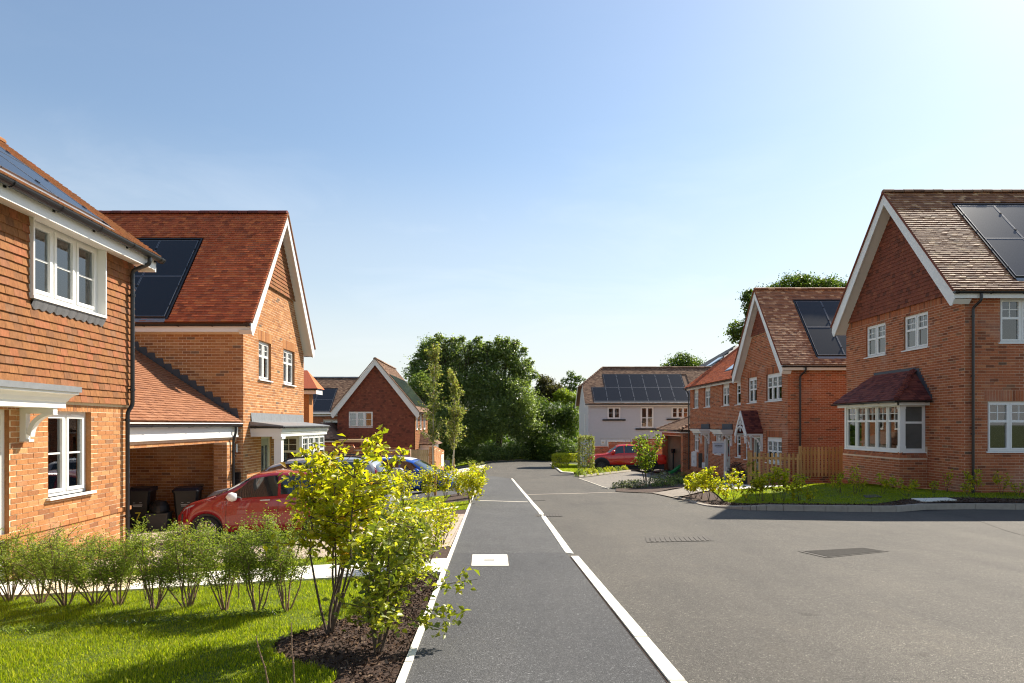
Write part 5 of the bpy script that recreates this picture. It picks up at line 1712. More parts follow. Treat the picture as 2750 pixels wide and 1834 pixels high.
# ---------------------------------------------------------------- white boarded house beyond the pickup
t = thing('boarded_house', 'pale grey weatherboarded house with a long array of solar panels behind the red pickup', 'house', (12, 56, -3.7))
WX, WY = 7.05, 53.0
ff = Fr((WX, WY, 0), X_, Z_); fs = Fr((WX, WY + 6.3, 0), -Y_, Z_)
B5 = -3.9
def wx(x): return (x - CX) * WY / F - WX
def wz(y): return (CY - y) * WY / F
Wa = (wx(1631), wx(1666), wz(1125), wz(1093)); Wb_ = (wx(1720), wx(1755), wz(1149.5), wz(1092.5)); Wc = (wx(1803), wx(1850), wz(1123.5), wz(1092.5))
Wd_ = (wx(1613), wx(1626), wz(1194), wz(1182)); We = (wx(1630), wx(1678), wz(1200), wz(1182)); Wf = (wx(1680), wx(1692), wz(1186.5), wz(1181))
holes = [Wa, Wb_, Wc, Wd_, We, Wf]
wb = MB(); wall_back(wb, ff, 13.5, B5, 1.50, holes, .1, 0.0); 
wb.quad(fs.p(0, B5), fs.p(6.3, B5), fs.p(6.3, 1.5), fs.p(0, 1.5)); wb.poly([fs.p(0, 1.5), fs.p(6.3, 1.5), fs.p(4.7, 3.1), fs.p(1.6, 3.1)])
wb.quad((WX + 13.5, WY + 6.3, B5), (WX, WY + 6.3, B5), (WX, WY + 6.3, 1.5), (WX + 13.5, WY + 6.3, 1.5))
wW = wb.build('wall', [M['cladding'], M['cladding']], t)
k = 0; z = B5
bh = 0.235
while z < 1.46:
    segs = [(0.0, 13.5)]
    for h in holes:
        if h[2] < z + bh - .02 and h[3] > z + .02:
            ns = []
            for a, b in segs:
                if h[1] <= a or h[0] >= b: ns.append((a, b)); continue
                if h[0] - .06 > a: ns.append((a, h[0] - .06))
                if h[1] + .06 < b: ns.append((h[1] + .06, b))
            segs = ns
    for a, b in segs:
        mb = MB(); vs = [ff.p(x, y, c) for x in (a, b) for (y, c) in ((z, .005), (z, .034), (z + bh, .012), (z + bh, .005))]
        mb.add(vs, [(0, 1, 2, 3), (7, 6, 5, 4), (0, 4, 5, 1), (1, 5, 6, 2), (2, 6, 7, 3)])
        mb.build('weatherboard', M['cladding'], wW)
    mb = MB(); vs = [fs.p(x, y, c) for x in (0, 6.3 if z < 1.3 else 6.0) for (y, c) in ((z, .005), (z, .034), (z + bh, .012), (z + bh, .005))]
    mb.add(vs, [(0, 1, 2, 3), (7, 6, 5, 4), (0, 4, 5, 1), (1, 5, 6, 2), (2, 6, 7, 3)]); mb.build('weatherboard', M['cladding'], wW)
    z += bh
for i in range(7):
    z = 1.5 + i * .235; d = (z - 1.5) + .1
    mb = MB(); vs = [fs.p(x, y, c) for x in (d, 6.3 - d) for (y, c) in ((z, .005), (z, .034), (z + bh, .012), (z + bh, .005))]
    mb.add(vs, [(0, 1, 2, 3), (7, 6, 5, 4), (0, 4, 5, 1), (1, 5, 6, 2), (2, 6, 7, 3)]); mb.build('weatherboard', M['cladding'], wW)
box_part(t, 'corner_board', 'cladding', [(-.04, .08, B5, 1.5, .0, .05)], ff)
def win5(h, n, style, tr=.64, s=True):
    w_ = window(t, ff.sub(h[0], h[2]), h[1] - h[0], h[3] - h[2], n, style, -.03, sill=0, tr=tr, sash=.05, fw=.07)
    if s: box_part(t, 'window_sill', 'black', [(h[0] - .4, h[1] + .4, h[2] - .14, h[2] - .02, .03, .14)], ff)
win5(Wa, 2, 'bar'); win5(Wb_, 2, 'mid', .48); win5(Wc, 3, 'bar'); win5(Wd_, 1, '', s=False); win5(We, 2, '', s=False); win5(Wf, 1, '', s=False)
hs = (2.6, 3.0, -.9, .9); box_part(t, 'side_window', 'white', [(4.1, 4.5, -.9, .9, .03, .07)], fs); box_part(t, 'window_sill', 'black', [(3.95, 4.65, -1.06, -.92, .03, .14)], fs)
ea, za, ze = WY - .35, 4.82, 1.66
thW = math.atan2(za - ze, 3.5)
rfw = Fr((WX - .35, ea, ze), X_, Vector((0, math.cos(thW), math.sin(thW))))
Ww, Lw = 14.2, (za - ze) / math.sin(thW)
hb = 1.62 / math.sin(thW)            # where the half hip starts
rd = MB()
rd.poly([rfw.p(0, 0), rfw.p(Ww, 0), rfw.p(Ww, Lw), rfw.p(1.95, Lw), rfw.p(0, hb)])
yb = WY + 6.65
bk_ = lambda p: Vector((p.x, 2 * (ea + 3.5) - p.y, p.z))
rd.poly([bk_(p) for p in (rfw.p(0, hb), rfw.p(1.95, Lw), rfw.p(Ww, Lw), rfw.p(Ww, 0), rfw.p(0, 0))])
rd.poly([rfw.p(0, hb), rfw.p(1.95, Lw), bk_(rfw.p(0, hb))])
roof = rd.build('roof', M['tile_grey'], t)
tw_ = PieceSet('roof_tile', 'roof_tiles', (.1625, .2, .017), M['tile_grey'], 0)
pw, pl = 1.06, 1.72
A0 = wx(1595) + .35 + .02
skw = [(A0, A0 + 9 * 1.08, .25, .25 + 1.74), (A0 + 1.08, A0 + 7 * 1.08 + .5, 1.9, 3.75)]
tiles(tw_, roof, rfw, Ww, Lw, gauge=.1, w=.165, skip=skw, inside=lambda a, b: a > (b - hb) * 1.95 / (Lw - hb) + .03, tail=.050); tw_.finish()
hf = Fr(bk_(rfw.p(0, hb)), -Y_, (rfw.p(1.95, Lw) - rfw.p(0, hb) + Vector((0, -(rfw.p(1.95, Lw) - rfw.p(0, hb)).y, 0))))
tray(t, rfw, A0, A0 + 8.6, .28, 1.98); solar(t, rfw, A0, .28, 1.06, 1.70, 8, 1)
tray(t, rfw, A0 + 1.08, A0 + 1.08 + 6 * 1.08 - .02, 2.0, 3.70); solar(t, rfw, A0 + 1.08, 2.0, 1.06, 1.70, 6, 1)
ridge(roof, rfw.p(1.95, Lw, .02), rfw.p(Ww, Lw, .02), M['tile_grey'], .13, .45)
hp = MB()
p, q = rfw.p(0, hb, .02), rfw.p(1.95, Lw, .04)
for i in range(12):
    hp.tube([p.lerp(q, i / 12), p.lerp(q, (i + 1.3) / 12)], .10, 8, r2=.07)
hp.build('bonnet_tiles', M['tile_grey'], roof)
box_part(t, 'fascia', 'white', [(WX - .2, WX + 13.5, WY - .30, WY - .27, 1.46, 1.64)])
gutter(t, (WX - .35, ea - .07, 1.62), (WX + 13.5, ea - .07, 1.62), -Y_, .06)
bg_ = MB()
for (y0, y1) in ((ea, ea + 1.79), (yb, yb - 1.79)):
    bg_.prism(Fr((WX - .36, 0, 0), Y_, Z_), [(y0, ze), (y1, ze + 1.62), (y1, ze + 1.40), (y0, ze - .25)], 0, .04)
bg_.build('bargeboard', M['white'], t)

# ---------------------------------------------------------------- garage with hipped roof
t = thing('garage', 'small open brick garage with hipped brown tile roof between the terrace and the boarded house', 'garage', (14, 46, -3.1))
gb = MB()
gx0, gy0_, gy1_ = 11.85, 43.0, 48.6
ffg = Fr((gx0, gy1_, 0), -Y_, Z_); fsg = Fr((gx0, gy0_, 0), X_, Z_)
ob = (.28, 5.1, -3.5, -.78)
wall_back(gb, ffg, 5.6, -3.5, -.42, [ob], .35)
gb.quad(fsg.p(0, -3.5), fsg.p(5.5, -3.5), fsg.p(5.5, -.42), fsg.p(0, -.42)); gb.quad((gx0 + 5.5, gy1_, -3.5), (gx0, gy1_, -3.5), (gx0, gy1_, -.42), (gx0 + 5.5, gy1_, -.42))
gb.quad((gx0 + 5.5, gy0_, -3.5), (gx0 + 5.5, gy1_, -3.5), (gx0 + 5.5, gy1_, -.42), (gx0 + 5.5, gy0_, -.42)); gb.quad((gx0, gy0_, -.42), (gx0 + 5.5, gy0_, -.42), (gx0 + 5.5, gy1_, -.42), (gx0, gy1_, -.42))
wg = gb.build('wall', [M['mortar_dark'], M['brick_dark']], t)
ps = PieceSet('brick', 'brickwork', (.215, .065, .01), M['brick_dark'], 0)
bricks(ps, wg, ffg, 5.6, -3.5, -.43, [ob]); bricks(ps, wg, fsg, 2.0, -3.5, -.43); ps.finish()
e = .3; z0, z1 = -.38, .95
c0, c1, c2, c3 = Vector((gx0 - e, gy0_ - e, z0)), Vector((gx0 + 5.5 + e, gy0_ - e, z0)), Vector((gx0 + 5.5 + e, gy1_ + e, z0)), Vector((gx0 - e, gy1_ + e, z0))
r0, r1 = Vector((gx0 + 2.7, gy0_ + 1.7, z1)), Vector((gx0 + 2.7, gy1_ - 1.7, z1))
rd = MB(); rd.poly([c0, c1, r0]); rd.poly([c1, c2, r1, r0]); rd.poly([c2, c3, r1]); rd.poly([c3, c0, r0, r1])
roof = rd.build('roof', M['tile_grey'], t)
tg = PieceSet('roof_tile', 'roof_tiles', (.1625, .2, .017), M['tile_grey'], 0)
sv = Vector((3.0, 0, z1 - z0)); Ll = sv.length; fl_ = Fr(c3, -Y_, sv); Wl = (c3 - c0).length
tiles(tg, roof, fl_, Wl, Ll, inside=lambda a, b: 2.0 * b / Ll < a < Wl - 2.0 * b / Ll, tail=.050)
sv = Vector((0, 2.0, z1 - z0)); La = sv.length; fa = Fr(c0, X_, sv); Wa_ = (c1 - c0).length
tiles(tg, roof, fa, Wa_, La, inside=lambda a, b: 3.0 * b / La < a < Wa_ - 3.0 * b / La, tail=.050); tg.finish()
hp = MB()
for (p, q) in ((c0, r0), (c3, r1)):
    for i in range(12):
        hp.tube([p.lerp(q, i / 12) + Vector((0, 0, .04)), p.lerp(q, (i + 1.3) / 12) + Vector((0, 0, .03))], .11, 8, r2=.06)
hp.build('bonnet_tiles', M['tile_grey'], roof)
box_part(t, 'fascia', 'white', [(gx0 - .26, gx0 - .24, gy0_ - .25, gy1_ + .2, -.56, -.40), (gx0 - .24, gx0 + 5.6, gy0_ - .25, gy0_ - .23, -.56, -.40)])
gutter(t, (gx0 - .36, gy1_ + .3, -.40), (gx0 - .36, gy0_ - .3, -.40), -X_, .06); gutter(t, (gx0 - .3, gy0_ - .36, -.40), (gx0 + 5, gy0_ - .36, -.40), -Y_, .06)

# ---------------------------------------------------------------- dark roof far behind
t = thing('far_house', 'distant house showing only a dark slate roof with one rooflight above the terrace', 'house', (24, 62, -3.5))
box_part(t, 'wall', 'brick_dark', [(19.4, 29, 58.3, 66, -3.5, 4.8)])
rd = MB(); a, b, c, d = (18.2, 57.8, 4.85), (29.5, 57.8, 4.85), (29.5, 66.5, 4.85), (18.2, 66.5, 4.85); e, f = (22.0, 62, 7.4), (27, 62, 7.4)
rd.poly([a, b, f, e]); rd.poly([b, c, f]); rd.poly([c, d, e, f]); rd.poly([d, a, e])
roof = rd.build('roof', plain('dark_slate', (.05, .05, .055), .6, grain=.2), t)
fro = Fr(Vector(d), -Y_, Vector((3.8, 0, 2.55)))
sk = MB(); sk.box(fro, 6.1, 7.3, .7, 2.1, .02, .10); sk.build('rooflight', plain('rooflight_glass', (.35, .42, .5), .1, metal=.5), t)
rt = PieceSet('slate', 'slates', (.25, .3, .01), roof.data.materials[0], 0)
tiles(rt, roof, fro, 8.7, 4.55, gauge=.2, w=.25, inside=lambda a, b: 4.35 * b / 4.6 < a < 8.7 - 4.35 * b / 4.6); rt.finish()

# ---------------------------------------------------------------- far left: dark tile hung gable house
t = thing('tile_hung_house', 'distant house with a dark red tile hung gable at the end of the left row', 'house', (-8.7, 50, -4.0))
L3 = t
gxl, gxr, gy = -11.36, -6.03, 46.0
fg = Fr((gxl, gy, 0), X_, Z_); fs = Fr((gxr, gy, 0), Y_, Z_)
Wg = gxr - gxl
wl = ((925 - CX) * gy / F + .55 - gxl + .0, (1001.5 - CX) * gy / F - gxl, (CY - 1147) * gy / F, (CY - 1105.5) * gy / F)
wl = ((937 - CX) * gy / F - gxl, (1001.5 - CX) * gy / F - gxl, wl[2], wl[3])
wb = MB()
wall_back(wb, fg, Wg, -4.2, .95, [wl], .1, extra=[(0, .95), (Wg, .95), (Wg / 2, 4.3)])
wb.quad(fs.p(0, -4.2), fs.p(8, -4.2), fs.p(8, .95), fs.p(0, .95)); wb.quad((gxl, 54, -4.2), (gxl, 46, -4.2), (gxl, 46, .95), (gxl, 54, .95))
wL = wb.build('wall', [M['tile_gable'], M['tile_gable']], t)
tg = PieceSet('wall_tile', 'wall_tiles', (.1625, .23, .017), M['tile_gable'], 0)
def inL(a, b):
    z = -1.75 + b
    d = max(0, (z - .9) / 1.27)
    return d - .05 < a < Wg - d + .05
tiles(tg, wL, fg.sub(0, -1.75, .02), Wg, 6.0, .115, .165, skip=[(wl[0], wl[1], wl[2] + 1.75, wl[3] + 1.75)], inside=inL, tail=.052, head=.012); tg.finish()
ts = PieceSet('wall_tile', 'wall_tiles', (.1625, .23, .017), M['tile_wall'], 0)
tiles(ts, wL, fs.sub(0, -1.75, .02), 8, 2.7, .115, .165, tail=.05, head=.012); ts.finish()
ps = PieceSet('brick', 'brickwork', (.215, .065, .01), M['brick_dark'], 0)
bricks(ps, wL, fg, Wg, -4.2, -1.8, []); bricks(ps, wL, fs, 8, -4.2, -1.8, []); ps.finish()
window(t, fg.sub(wl[0], wl[2]), wl[1] - wl[0], wl[3] - wl[2], 3, 'bar', -.03, sill=.05, sash=.05)
for i, (a0, a1) in enumerate(((.5, 1.2), (2.6, 3.4), (4.9, 5.9))):
    window(t, fs.sub(a0, -.35, .04), a1 - a0, 1.25, 1, '', -.06, sill=.08)
ya, za, xe, ze = (gxl + gxr) / 2, 4.52, .38, .86
th = math.atan2(za - ze, Wg / 2 + xe)
rfl = Fr((gxr + xe, gy - .35, ze), Y_, Vector((-math.cos(th), 0, math.sin(th)))); Lr = (za - ze) / math.sin(th)
rd = MB(); rd.quad(rfl.p(0, 0), rfl.p(8.8, 0), rfl.p(8.8, Lr), rfl.p(0, Lr)); rd.quad((gxl - xe, gy + 8.4, ze), (gxl - xe, gy - .35, ze), (ya, gy - .35, za), (ya, gy + 8.4, za))
roof = rd.build('roof', M['tile_grey'], t)
tr_ = PieceSet('roof_tile', 'roof_tiles', (.1625, .2, .017), M['tile_grey'], 0)
tiles(tr_, roof, rfl, 8.8, Lr, tail=.050); tr_.finish()
pg = MB(); pg.box(rfl, .5, 8.0, .5, 3.4, .05, .09); pg.build('solar_panel', plain('greenish_solar_glass', (.04, .055, .05), .12, spec=1.0), t)
bargeboards(t, (ya, gy - .37, za), (gxl - xe, gy - .37, ze), (gxr + xe, gy - .37, ze), -Y_, .26, .04, .36)
vg = MB()
for sgn in (-1, 1):
    x0 = ya + sgn * (Wg / 2 + xe + .03)
    vg.prism(Fr((0, gy - .40, 0), X_, Z_), [(x0, ze + .0), (ya, za + .02), (ya, za + .09), (x0, ze + .07)], -.04, .04)
vg.build('verge', M['tile_grey'], t)
gutter(t, (gxr + xe + .07, gy - .3, ze - .03), (gxr + xe + .07, gy + 8, ze - .03), X_, .06)
ridge(roof, (ya, gy - .35, za + .03), (ya, gy + 8.4, za + .03), M['tile_grey'], .13, .45)
# side bay with its little hipped roof
sb = MB(); sb.box(WORLD, gxr, -4.9, 48.6, 51.8, -4.2, -1.5); sb.build('side_bay', M['white'], t)
rd = MB(); a, b, c, d = (-4.6, 48.2, -1.45), (-4.6, 52.2, -1.45), (gxr, 49.2, -.5), (gxr, 51.2, -.5); a0, b0 = (gxr, 48.2, -1.45), (gxr, 52.2, -1.45)
rd.poly([a, b, d, c]); rd.poly([a0, a, c]); rd.poly([b, b0, d])
rb = rd.build('bay_roof', M['tile_grey'], t)
tb_ = PieceSet('roof_tile', 'roof_tiles', (.1625, .2, .017), M['tile_grey'], 0)
sv = Vector((gxr + 4.6, 0, 0)); 
f_ = Fr(a0, X_, Vector((0, 1.0, .95))); tiles(tb_, rb, f_, 1.43, 1.38, inside=lambda a, b: a < 1.43 * (1 - b / 1.38), tail=.045); tb_.finish()
# wing to the left with panels
fw_ = Fr((-19, 48, 0), X_, Z_)
wb = MB(); Wn = [(19 - 12.9, 19 - 11.7, -.95, .35), (19 - 16.5, 19 - 15, -.95, .35)]
wall_back(wb, fw_, 7.64, -4.2, .75, Wn, .1); ww = wb.build('wing_wall', [M['mortar_dark'], M['brick_dark']], t)
ps = PieceSet('brick', 'brickwork', (.215, .065, .01), M['brick_dark'], 0); bricks(ps, ww, fw_.sub(4, 0), 3.64, -4.2, .75, [(Wn[0][0] - 4, Wn[0][1] - 4, Wn[0][2], Wn[0][3])]); ps.finish()
for h in Wn: window(t, fw_.sub(h[0], h[2]), h[1] - h[0], h[3] - h[2], 2, '', .02, mat='cream', sill=.05)
thw = math.atan2(2.75, 3.4)
rfg = Fr((-19.2, 47.6, .84), X_, Vector((0, math.cos(thw), math.sin(thw)))); Lg = 2.75 / math.sin(thw)
rd = MB(); rd.quad(rfg.p(0, 0), rfg.p(9.6, 0), rfg.p(9.6, Lg), rfg.p(0, Lg)); rw_ = rd.build('wing_roof', M['tile_grey'], t)
tr_ = PieceSet('roof_tile', 'roof_tiles', (.1625, .2, .017), M['tile_grey'], 0)
pr = (902 - CX) * 49.5 / F + 19.2
tiles(tr_, rw_, rfg.sub(3.4, 0), 6.2, Lg, skip=[(-1, pr - 3.4, .1, 3.0)], tail=.050); tr_.finish()
tray(t, rfg, pr - 5.2, pr - .02, .16, 2.86); solar(t, rfg, pr - 5.2, .16, 1.28, 1.33, 4, 2)
ridge(rw_, rfg.p(3, Lg, .02), rfg.p(9.4, Lg, .02), M['lead'], .12, .45)
box_part(t, 'wing_fascia', 'white', [(-19, gxl - .1, 47.66, 47.69, .60, .80)]); gutter(t, (-19, 47.55, .80), (gxl - .15, 47.55, .80), -Y_, .06)
# porch block in front of the wing
box_part(t, 'porch_wall', 'brick_dark', [(-13.2, -11.15, 43.6, 47.6, -4.2, -1.05)])
rd = MB(); a, b, c, d = (-13.6, 43.2, -.98), (-10.75, 43.2, -.98), (-10.75, 48.4, -.98), (-13.6, 48.4, -.98); e, f = (-12.2, 44.9, .15), (-12.2, 47.9, .15)
rd.poly([a, b, e]); rd.poly([b, c, f, e]); rd.poly([d, a, e, f]); pr_ = rd.build('porch_roof', M['tile_grey'], t)
tb_ = PieceSet('roof_tile', 'roof_tiles', (.1625, .2, .017), M['tile_grey'], 0)
sv = Vector((0, 1.7, 1.13)); f_ = Fr(a, X_, sv); Ls = sv.length
tiles(tb_, pr_, f_, 2.85, Ls, inside=lambda a, b: 1.42 * b / Ls < a < 2.85 - 1.42 * b / Ls, tail=.04); tb_.finish()
box_part(t, 'porch_fascia', 'white', [(-13.4, -10.8, 43.22, 43.25, -1.15, -1.0)]); gutter(t, (-13.6, 43.13, -1.0), (-10.75, 43.13, -1.0), -Y_, .06)

t = thing('timber_canopy', 'small pale flat timber canopy on posts in front of the dark gable', 'canopy', (-9.3, 42.6, -3.9))
box_part(t, 'canopy_roof', 'wood_pale', [(-10.3, -8.55, 41.9, 43.4, -1.12, -.95)])
for x in (-10.1, -8.9):
    box_part(t, 'post', 'wood_pale', [(x, x + .12, 42.0, 42.12, -4.0, -1.12)])

# ---------------------------------------------------------------- garden walls, gate and fences
def brick_wall(label, segs, mat='brick_dark', lim=60):
    """segs: (frame, width, base, top)"""
    p = segs[0][0].p(segs[0][1] / 2, segs[0][2])
    t = thing('brick_wall', label, 'wall', p)
    for fr, w, b, tp in segs:
        mb = MB(); mb.box(fr, 0, w, b, tp, -.21, 0)
        w_ = mb.build('wall', M['mortar_dark'] if mat == 'brick_dark' else M['mortar'], t)
        ps = PieceSet('brick', 'brickwork', (.215, .065, .01), M[mat], lim)
        bricks(ps, w_, fr, w, b, tp - .005)
        n = int(w / .075)
        for i in range(n):
            ps.add(w_, fr.sub(i * .075 + .004, tp, -.215), False, (.067, .10, .23))
        ps.finish()
    return t
brick_wall('brick garden wall with a step in its top, behind the blue car', [(Fr((-11.4, 41, 0), X_, Z_), 2.3, -4.1, -1.36), (Fr((-9.1, 41, 0), X_, Z_), 3.5, -4.1, -1.55)])
t = thing('timber_gate', 'closed boarded timber gate between brick wall and brick pier behind the blue car', 'gate', (-5.05, 41, -3.9))
for i in range(9):
    mb = MB(); mb.box(Fr((-5.57, 41.02, 0), X_, Z_), i * .12 + .004, i * .12 + .116, -3.9, -1.56 + R.uniform(-.01, .01), .0, .025); mb.build('board', M['wood_pale'], t)
box_part(t, 'rail', 'wood_pale', [(-5.57, -4.48, 41.03, 41.08, -1.95, -1.8), (-5.57, -4.48, 41.03, 41.08, -3.5, -3.35)])
segs = [(Fr((-4.47, 41, 0), X_, Z_), .33, -4.0, -1.50)]
for i in range(5):
    segs.append((Fr((-4.13, 41.0 + i * 1.4, 0), Y_, Z_), 1.4, -4.1, -1.50 - .11 * i))
bw_ = brick_wall('sunlit brick boundary wall stepping down away from the gate, with a white notice', segs, 'brick')
t = thing('notice_board', 'white notice fixed to the end of the sunlit stepping brick wall', 'notice', (-4.10, 46.6, -3.2))
box_part(t, 'board', 'white', [(-4.12, -4.09, 45.4, 47.3, -2.95, -2.1)])
box_part(t, 'print', plain('green_grey_print', (.35, .45, .42), .6), [(-4.09, -4.086, 45.6, 47.1, -2.9 + .17 * i, -2.84 + .17 * i) for i in range(4)])
brick_wall('red brick wall with a raised middle behind the red pickup', [(Fr((7.0, 49.6, 0), X_, Z_), 1.1, -3.8, -1.75), (Fr((8.1, 49.6, 0), X_, Z_), 1.8, -3.8, -1.42), (Fr((9.9, 49.6, 0), X_, Z_), 2.6, -3.8, -1.18)])

# timber picket fences by the terrace end: every picket its own part
def picket_fence(label, p0, p1, zb, zt, n, first_post=True, pickw=.09, rails=(.18, .78), mat='wood'):
    p0, p1 = Vector((p0[0], p0[1], 0)), Vector((p1[0], p1[1], 0))
    d = (p1 - p0); L = d.length; d.normalize()
    t = thing('picket_fence', label, 'fence', ((p0.x + p1.x) / 2, (p0.y + p1.y) / 2, zb))
    fr = Fr((p0.x, p0.y, 0), d, Z_)
    if fr.N.y > 0: fr = Fr(fr.O, fr.U, fr.V, -fr.N)
    for i in range(n):
        a = .06 + (L - .12 - pickw) * i / (n - 1)
        mb = MB(); j = R.uniform(-.012, .012)
        mb.box(fr, a, a + pickw, zb + .04 + j, zt + j, .0, .022); mb.build('picket', M[mat], t)
    for r_ in rails:
        z = zb + (zt - zb) * r_
        mb = MB(); mb.box(fr, 0, L, z, z + .09, -.045, -.002); mb.build('rail', M[mat], t)
    for a in ((-.05, L - .05) if first_post else (L - .05,)):
        mb = MB(); mb.box(fr, a, a + .10, zb - .2, zt + .03, -.15, -.05); mb.build('post', M[mat], t)
    return t
Yf = 25.4
def fx(x, Y=Yf): return (x - CX) * Y / F
zb_ = (CY - 1296) * Yf / F
picket_fence('lower run of orange timber picket fence in front of the terrace window', (fx(2034), Yf + .9), (fx(2150), Yf), zb_ - .02, (CY - 1218) * Yf / F, 12, pickw=.075)
picket_fence('taller run of orange timber picket fence against the bay house corner', (fx(2152), Yf - .02), (fx(2262), Yf - .02), (CY - 1283) * Yf / F, (CY - 1200) * Yf / F, 11, pickw=.078)
brick_wall('low brick plinth under the taller picket fence', [(Fr((fx(2150), Yf + .12, 0), X_, Z_), 1.9, zb_ - .3, (CY - 1279) * Yf / F)])
# ================================================================== vehicles
def smooth_interp(xs, ys, x, it=0):
    return float(np.interp(x, xs, ys))

class Body:
    """a lofted car body: x forward, y left, z up, ground at z = 0"""
    def __init__(s, top, belt, wid, sill, arches, tumble=.30, bow=0.0):
        s.top, s.belt, s.wid, s.sill, s.arches, s.tumble = top, belt, wid, sill, arches, tumble
        s.x0, s.x1 = top[0][0], top[-1][0]
        xs = np.linspace(s.x0, s.x1, 400)
        def sm(c, k):
            y = np.interp(xs, [p[0] for p in c], [p[1] for p in c])
            for _ in range(2):
                yp = np.pad(y, k, mode='edge'); y = np.convolve(yp, np.ones(2 * k + 1) / (2 * k + 1), 'valid')
            return y
        s.xs = xs
        s.ty, s.by, s.wy = sm(top, 5), sm(belt, 8), sm(wid, 8)
    def val(s, x):
        return np.interp(x, s.xs, s.ty), np.interp(x, s.xs, s.by), np.interp(x, s.xs, s.wy)
    def low(s, x):
        z = s.sill(x) if callable(s.sill) else s.sill
        for cx, r, zc in s.arches:
            if abs(x - cx) < r:
                z = max(z, zc + math.sqrt(r * r - (x - cx) ** 2))
        return z
    def sec(s, x):
        zt, zb, w = s.val(x)
        zb = min(zb, zt - .015)
        zl = s.low(x)
        zl = min(zl, zb - .08)
        h = zb - zl
        k = min(1.0, max(0.0, (zt - zb) / .30))
        wt = w * .955 - s.tumble * (zt - zb) * .9 - .02 * k
        return [(w - .05, zl), (w - .012, zl + .10 * h), (w, zl + .45 * h), (w - .012, zl + .78 * h), (w - .03, zb - .01), (w * .955, zb + .012 * k + .004),
                ((w * .955 * .42 + wt * .58), zb + (zt - zb) * .52), (wt, zt - .075 * k - .006), (wt - .09 * k - .05, zt - .022 * k - .002), (wt * .55, zt - .004), (0.0, zt + .012 * k)]
    def pt(s, x, t, side=1, off=0.0):
        a = s.sec(x)
        i = int(min(len(a) - 2, max(0, math.floor(t)))); f = t - i
        y = a[i][0] * (1 - f) + a[i + 1][0] * f; z = a[i][1] * (1 - f) + a[i + 1][1] * f
        dy, dz = a[i + 1][0] - a[i][0], a[i + 1][1] - a[i][1]
        l = math.hypot(dy, dz) or 1
        ny, nz = dz / l, -dy / l
        if off:
            e = .03
            xa, xb = max(s.x0, x - e), min(s.x1, x + e)
            pa, pb = s.pt(xa, t, 1), s.pt(xb, t, 1)
            tx = Vector(pb) - Vector(pa); tv = Vector((0, dy, dz))
            n = tx.cross(tv)
            if n.length > 1e-9:
                n.normalize()
                if n.y * ny + n.z * nz < 0: n = -n
                q = Vector((x, y, z)) + n * off
                return (q.x, side * q.y, q.z)
        return (x, side * (y + ny * off), z + nz * off)
    def shell(s, mb, n=110):
        xs = [s.x0 + (s.x1 - s.x0) * i / n for i in range(n + 1)]
        # crisp arch edges
        for cx, r, zc in s.arches:
            xs += [cx - r * math.cos(q) for q in np.linspace(0, math.pi, 25)]
        xs = sorted(set(round(x, 4) for x in xs if s.x0 <= x <= s.x1))
        rings = []
        for x in xs:
            a = s.sec(x)
            rings.append([(x, y, z) for y, z in a] + [(x, -y, z) for y, z in reversed(a[:-1])])
        m = len(rings[0])
        vs = [v for r_ in rings for v in r_]
        fs = []
        for i in range(len(rings) - 1):
            for k in range(m - 1):
                fs.append((i * m + k, (i + 1) * m + k, (i + 1) * m + k + 1, i * m + k + 1))
        fs.append(tuple(range(m))); fs.append(tuple((len(rings) - 1) * m + k for k in reversed(range(m))))
        mb.add(vs, fs)
    def patch(s, mb, xa, xb, ta, tb, side=1, off=.006, nx=10, nt=5):
        """xa, xb: (x at ta, x at tb)"""
        vs = []
        for j in range(nt + 1):
            v = j / nt; t = ta + (tb - ta) * v
            for i in range(nx + 1):
                u = i / nx
                x = (xa[0] * (1 - v) + xa[1] * v) * (1 - u) + (xb[0] * (1 - v) + xb[1] * v) * u
                vs.append(s.pt(x, t, side, off))
        fs = []
        for j in range(nt):
            for i in range(nx):
                q = (j * (nx + 1) + i, j * (nx + 1) + i + 1, (j + 1) * (nx + 1) + i + 1, (j + 1) * (nx + 1) + i)
                fs.append(q if side > 0 else tuple(reversed(q)))
        mb.add(vs, fs)
    def across(s, mb, xa, xb, t0=7.3, off=.006, nx=6, nt=10):
        """a patch over the middle (windscreen, rear glass, roof): from t0 on one side to t0 on the other"""
        vs = []
        m = 2 * nt
        for j in range(m + 1):
            t = t0 + (10 - t0) * (j / nt) if j <= nt else t0 + (10 - t0) * ((m - j) / nt)
            sd_ = 1 if j <= nt else -1
            for i in range(nx + 1):
                x = xa + (xb - xa) * i / nx
                vs.append(s.pt(x, min(t, 9.999), sd_, off))
        fs = []
        for j in range(m):
            for i in range(nx):
                fs.append((j * (nx + 1) + i, j * (nx + 1) + i + 1, (j + 1) * (nx + 1) + i + 1, (j + 1) * (nx + 1) + i))
        mb.add(vs, fs)

M['tyre'] = plain('tyre_rubber', (.018, .018, .018), .85)
M['rim'] = plain('alloy_wheel', (.42, .42, .43), .3, metal=.8)
M['rim_dark'] = plain('dark_alloy_wheel', (.05, .05, .052), .4, metal=.5)
M['lamp_red'] = plain('red_lamp_lens', (.42, .012, .012), .12, spec=.7)
M['lamp_clear'] = plain('clear_lamp_lens', (.55, .57, .6), .1, metal=.4)
M['trim'] = plain('grey_black_trim', (.025, .025, .027), .55)
M['seat'] = plain('cabin_interior', (.03, .03, .032), .8)
M['plate_white'] = plain('number_plate', (.7, .7, .66), .4)
M['plate_yellow'] = plain('yellow_number_plate', (.65, .5, .06), .4)
def paint(name, c):
    return plain(name, c, .22, spec=.5, coat=1.0)

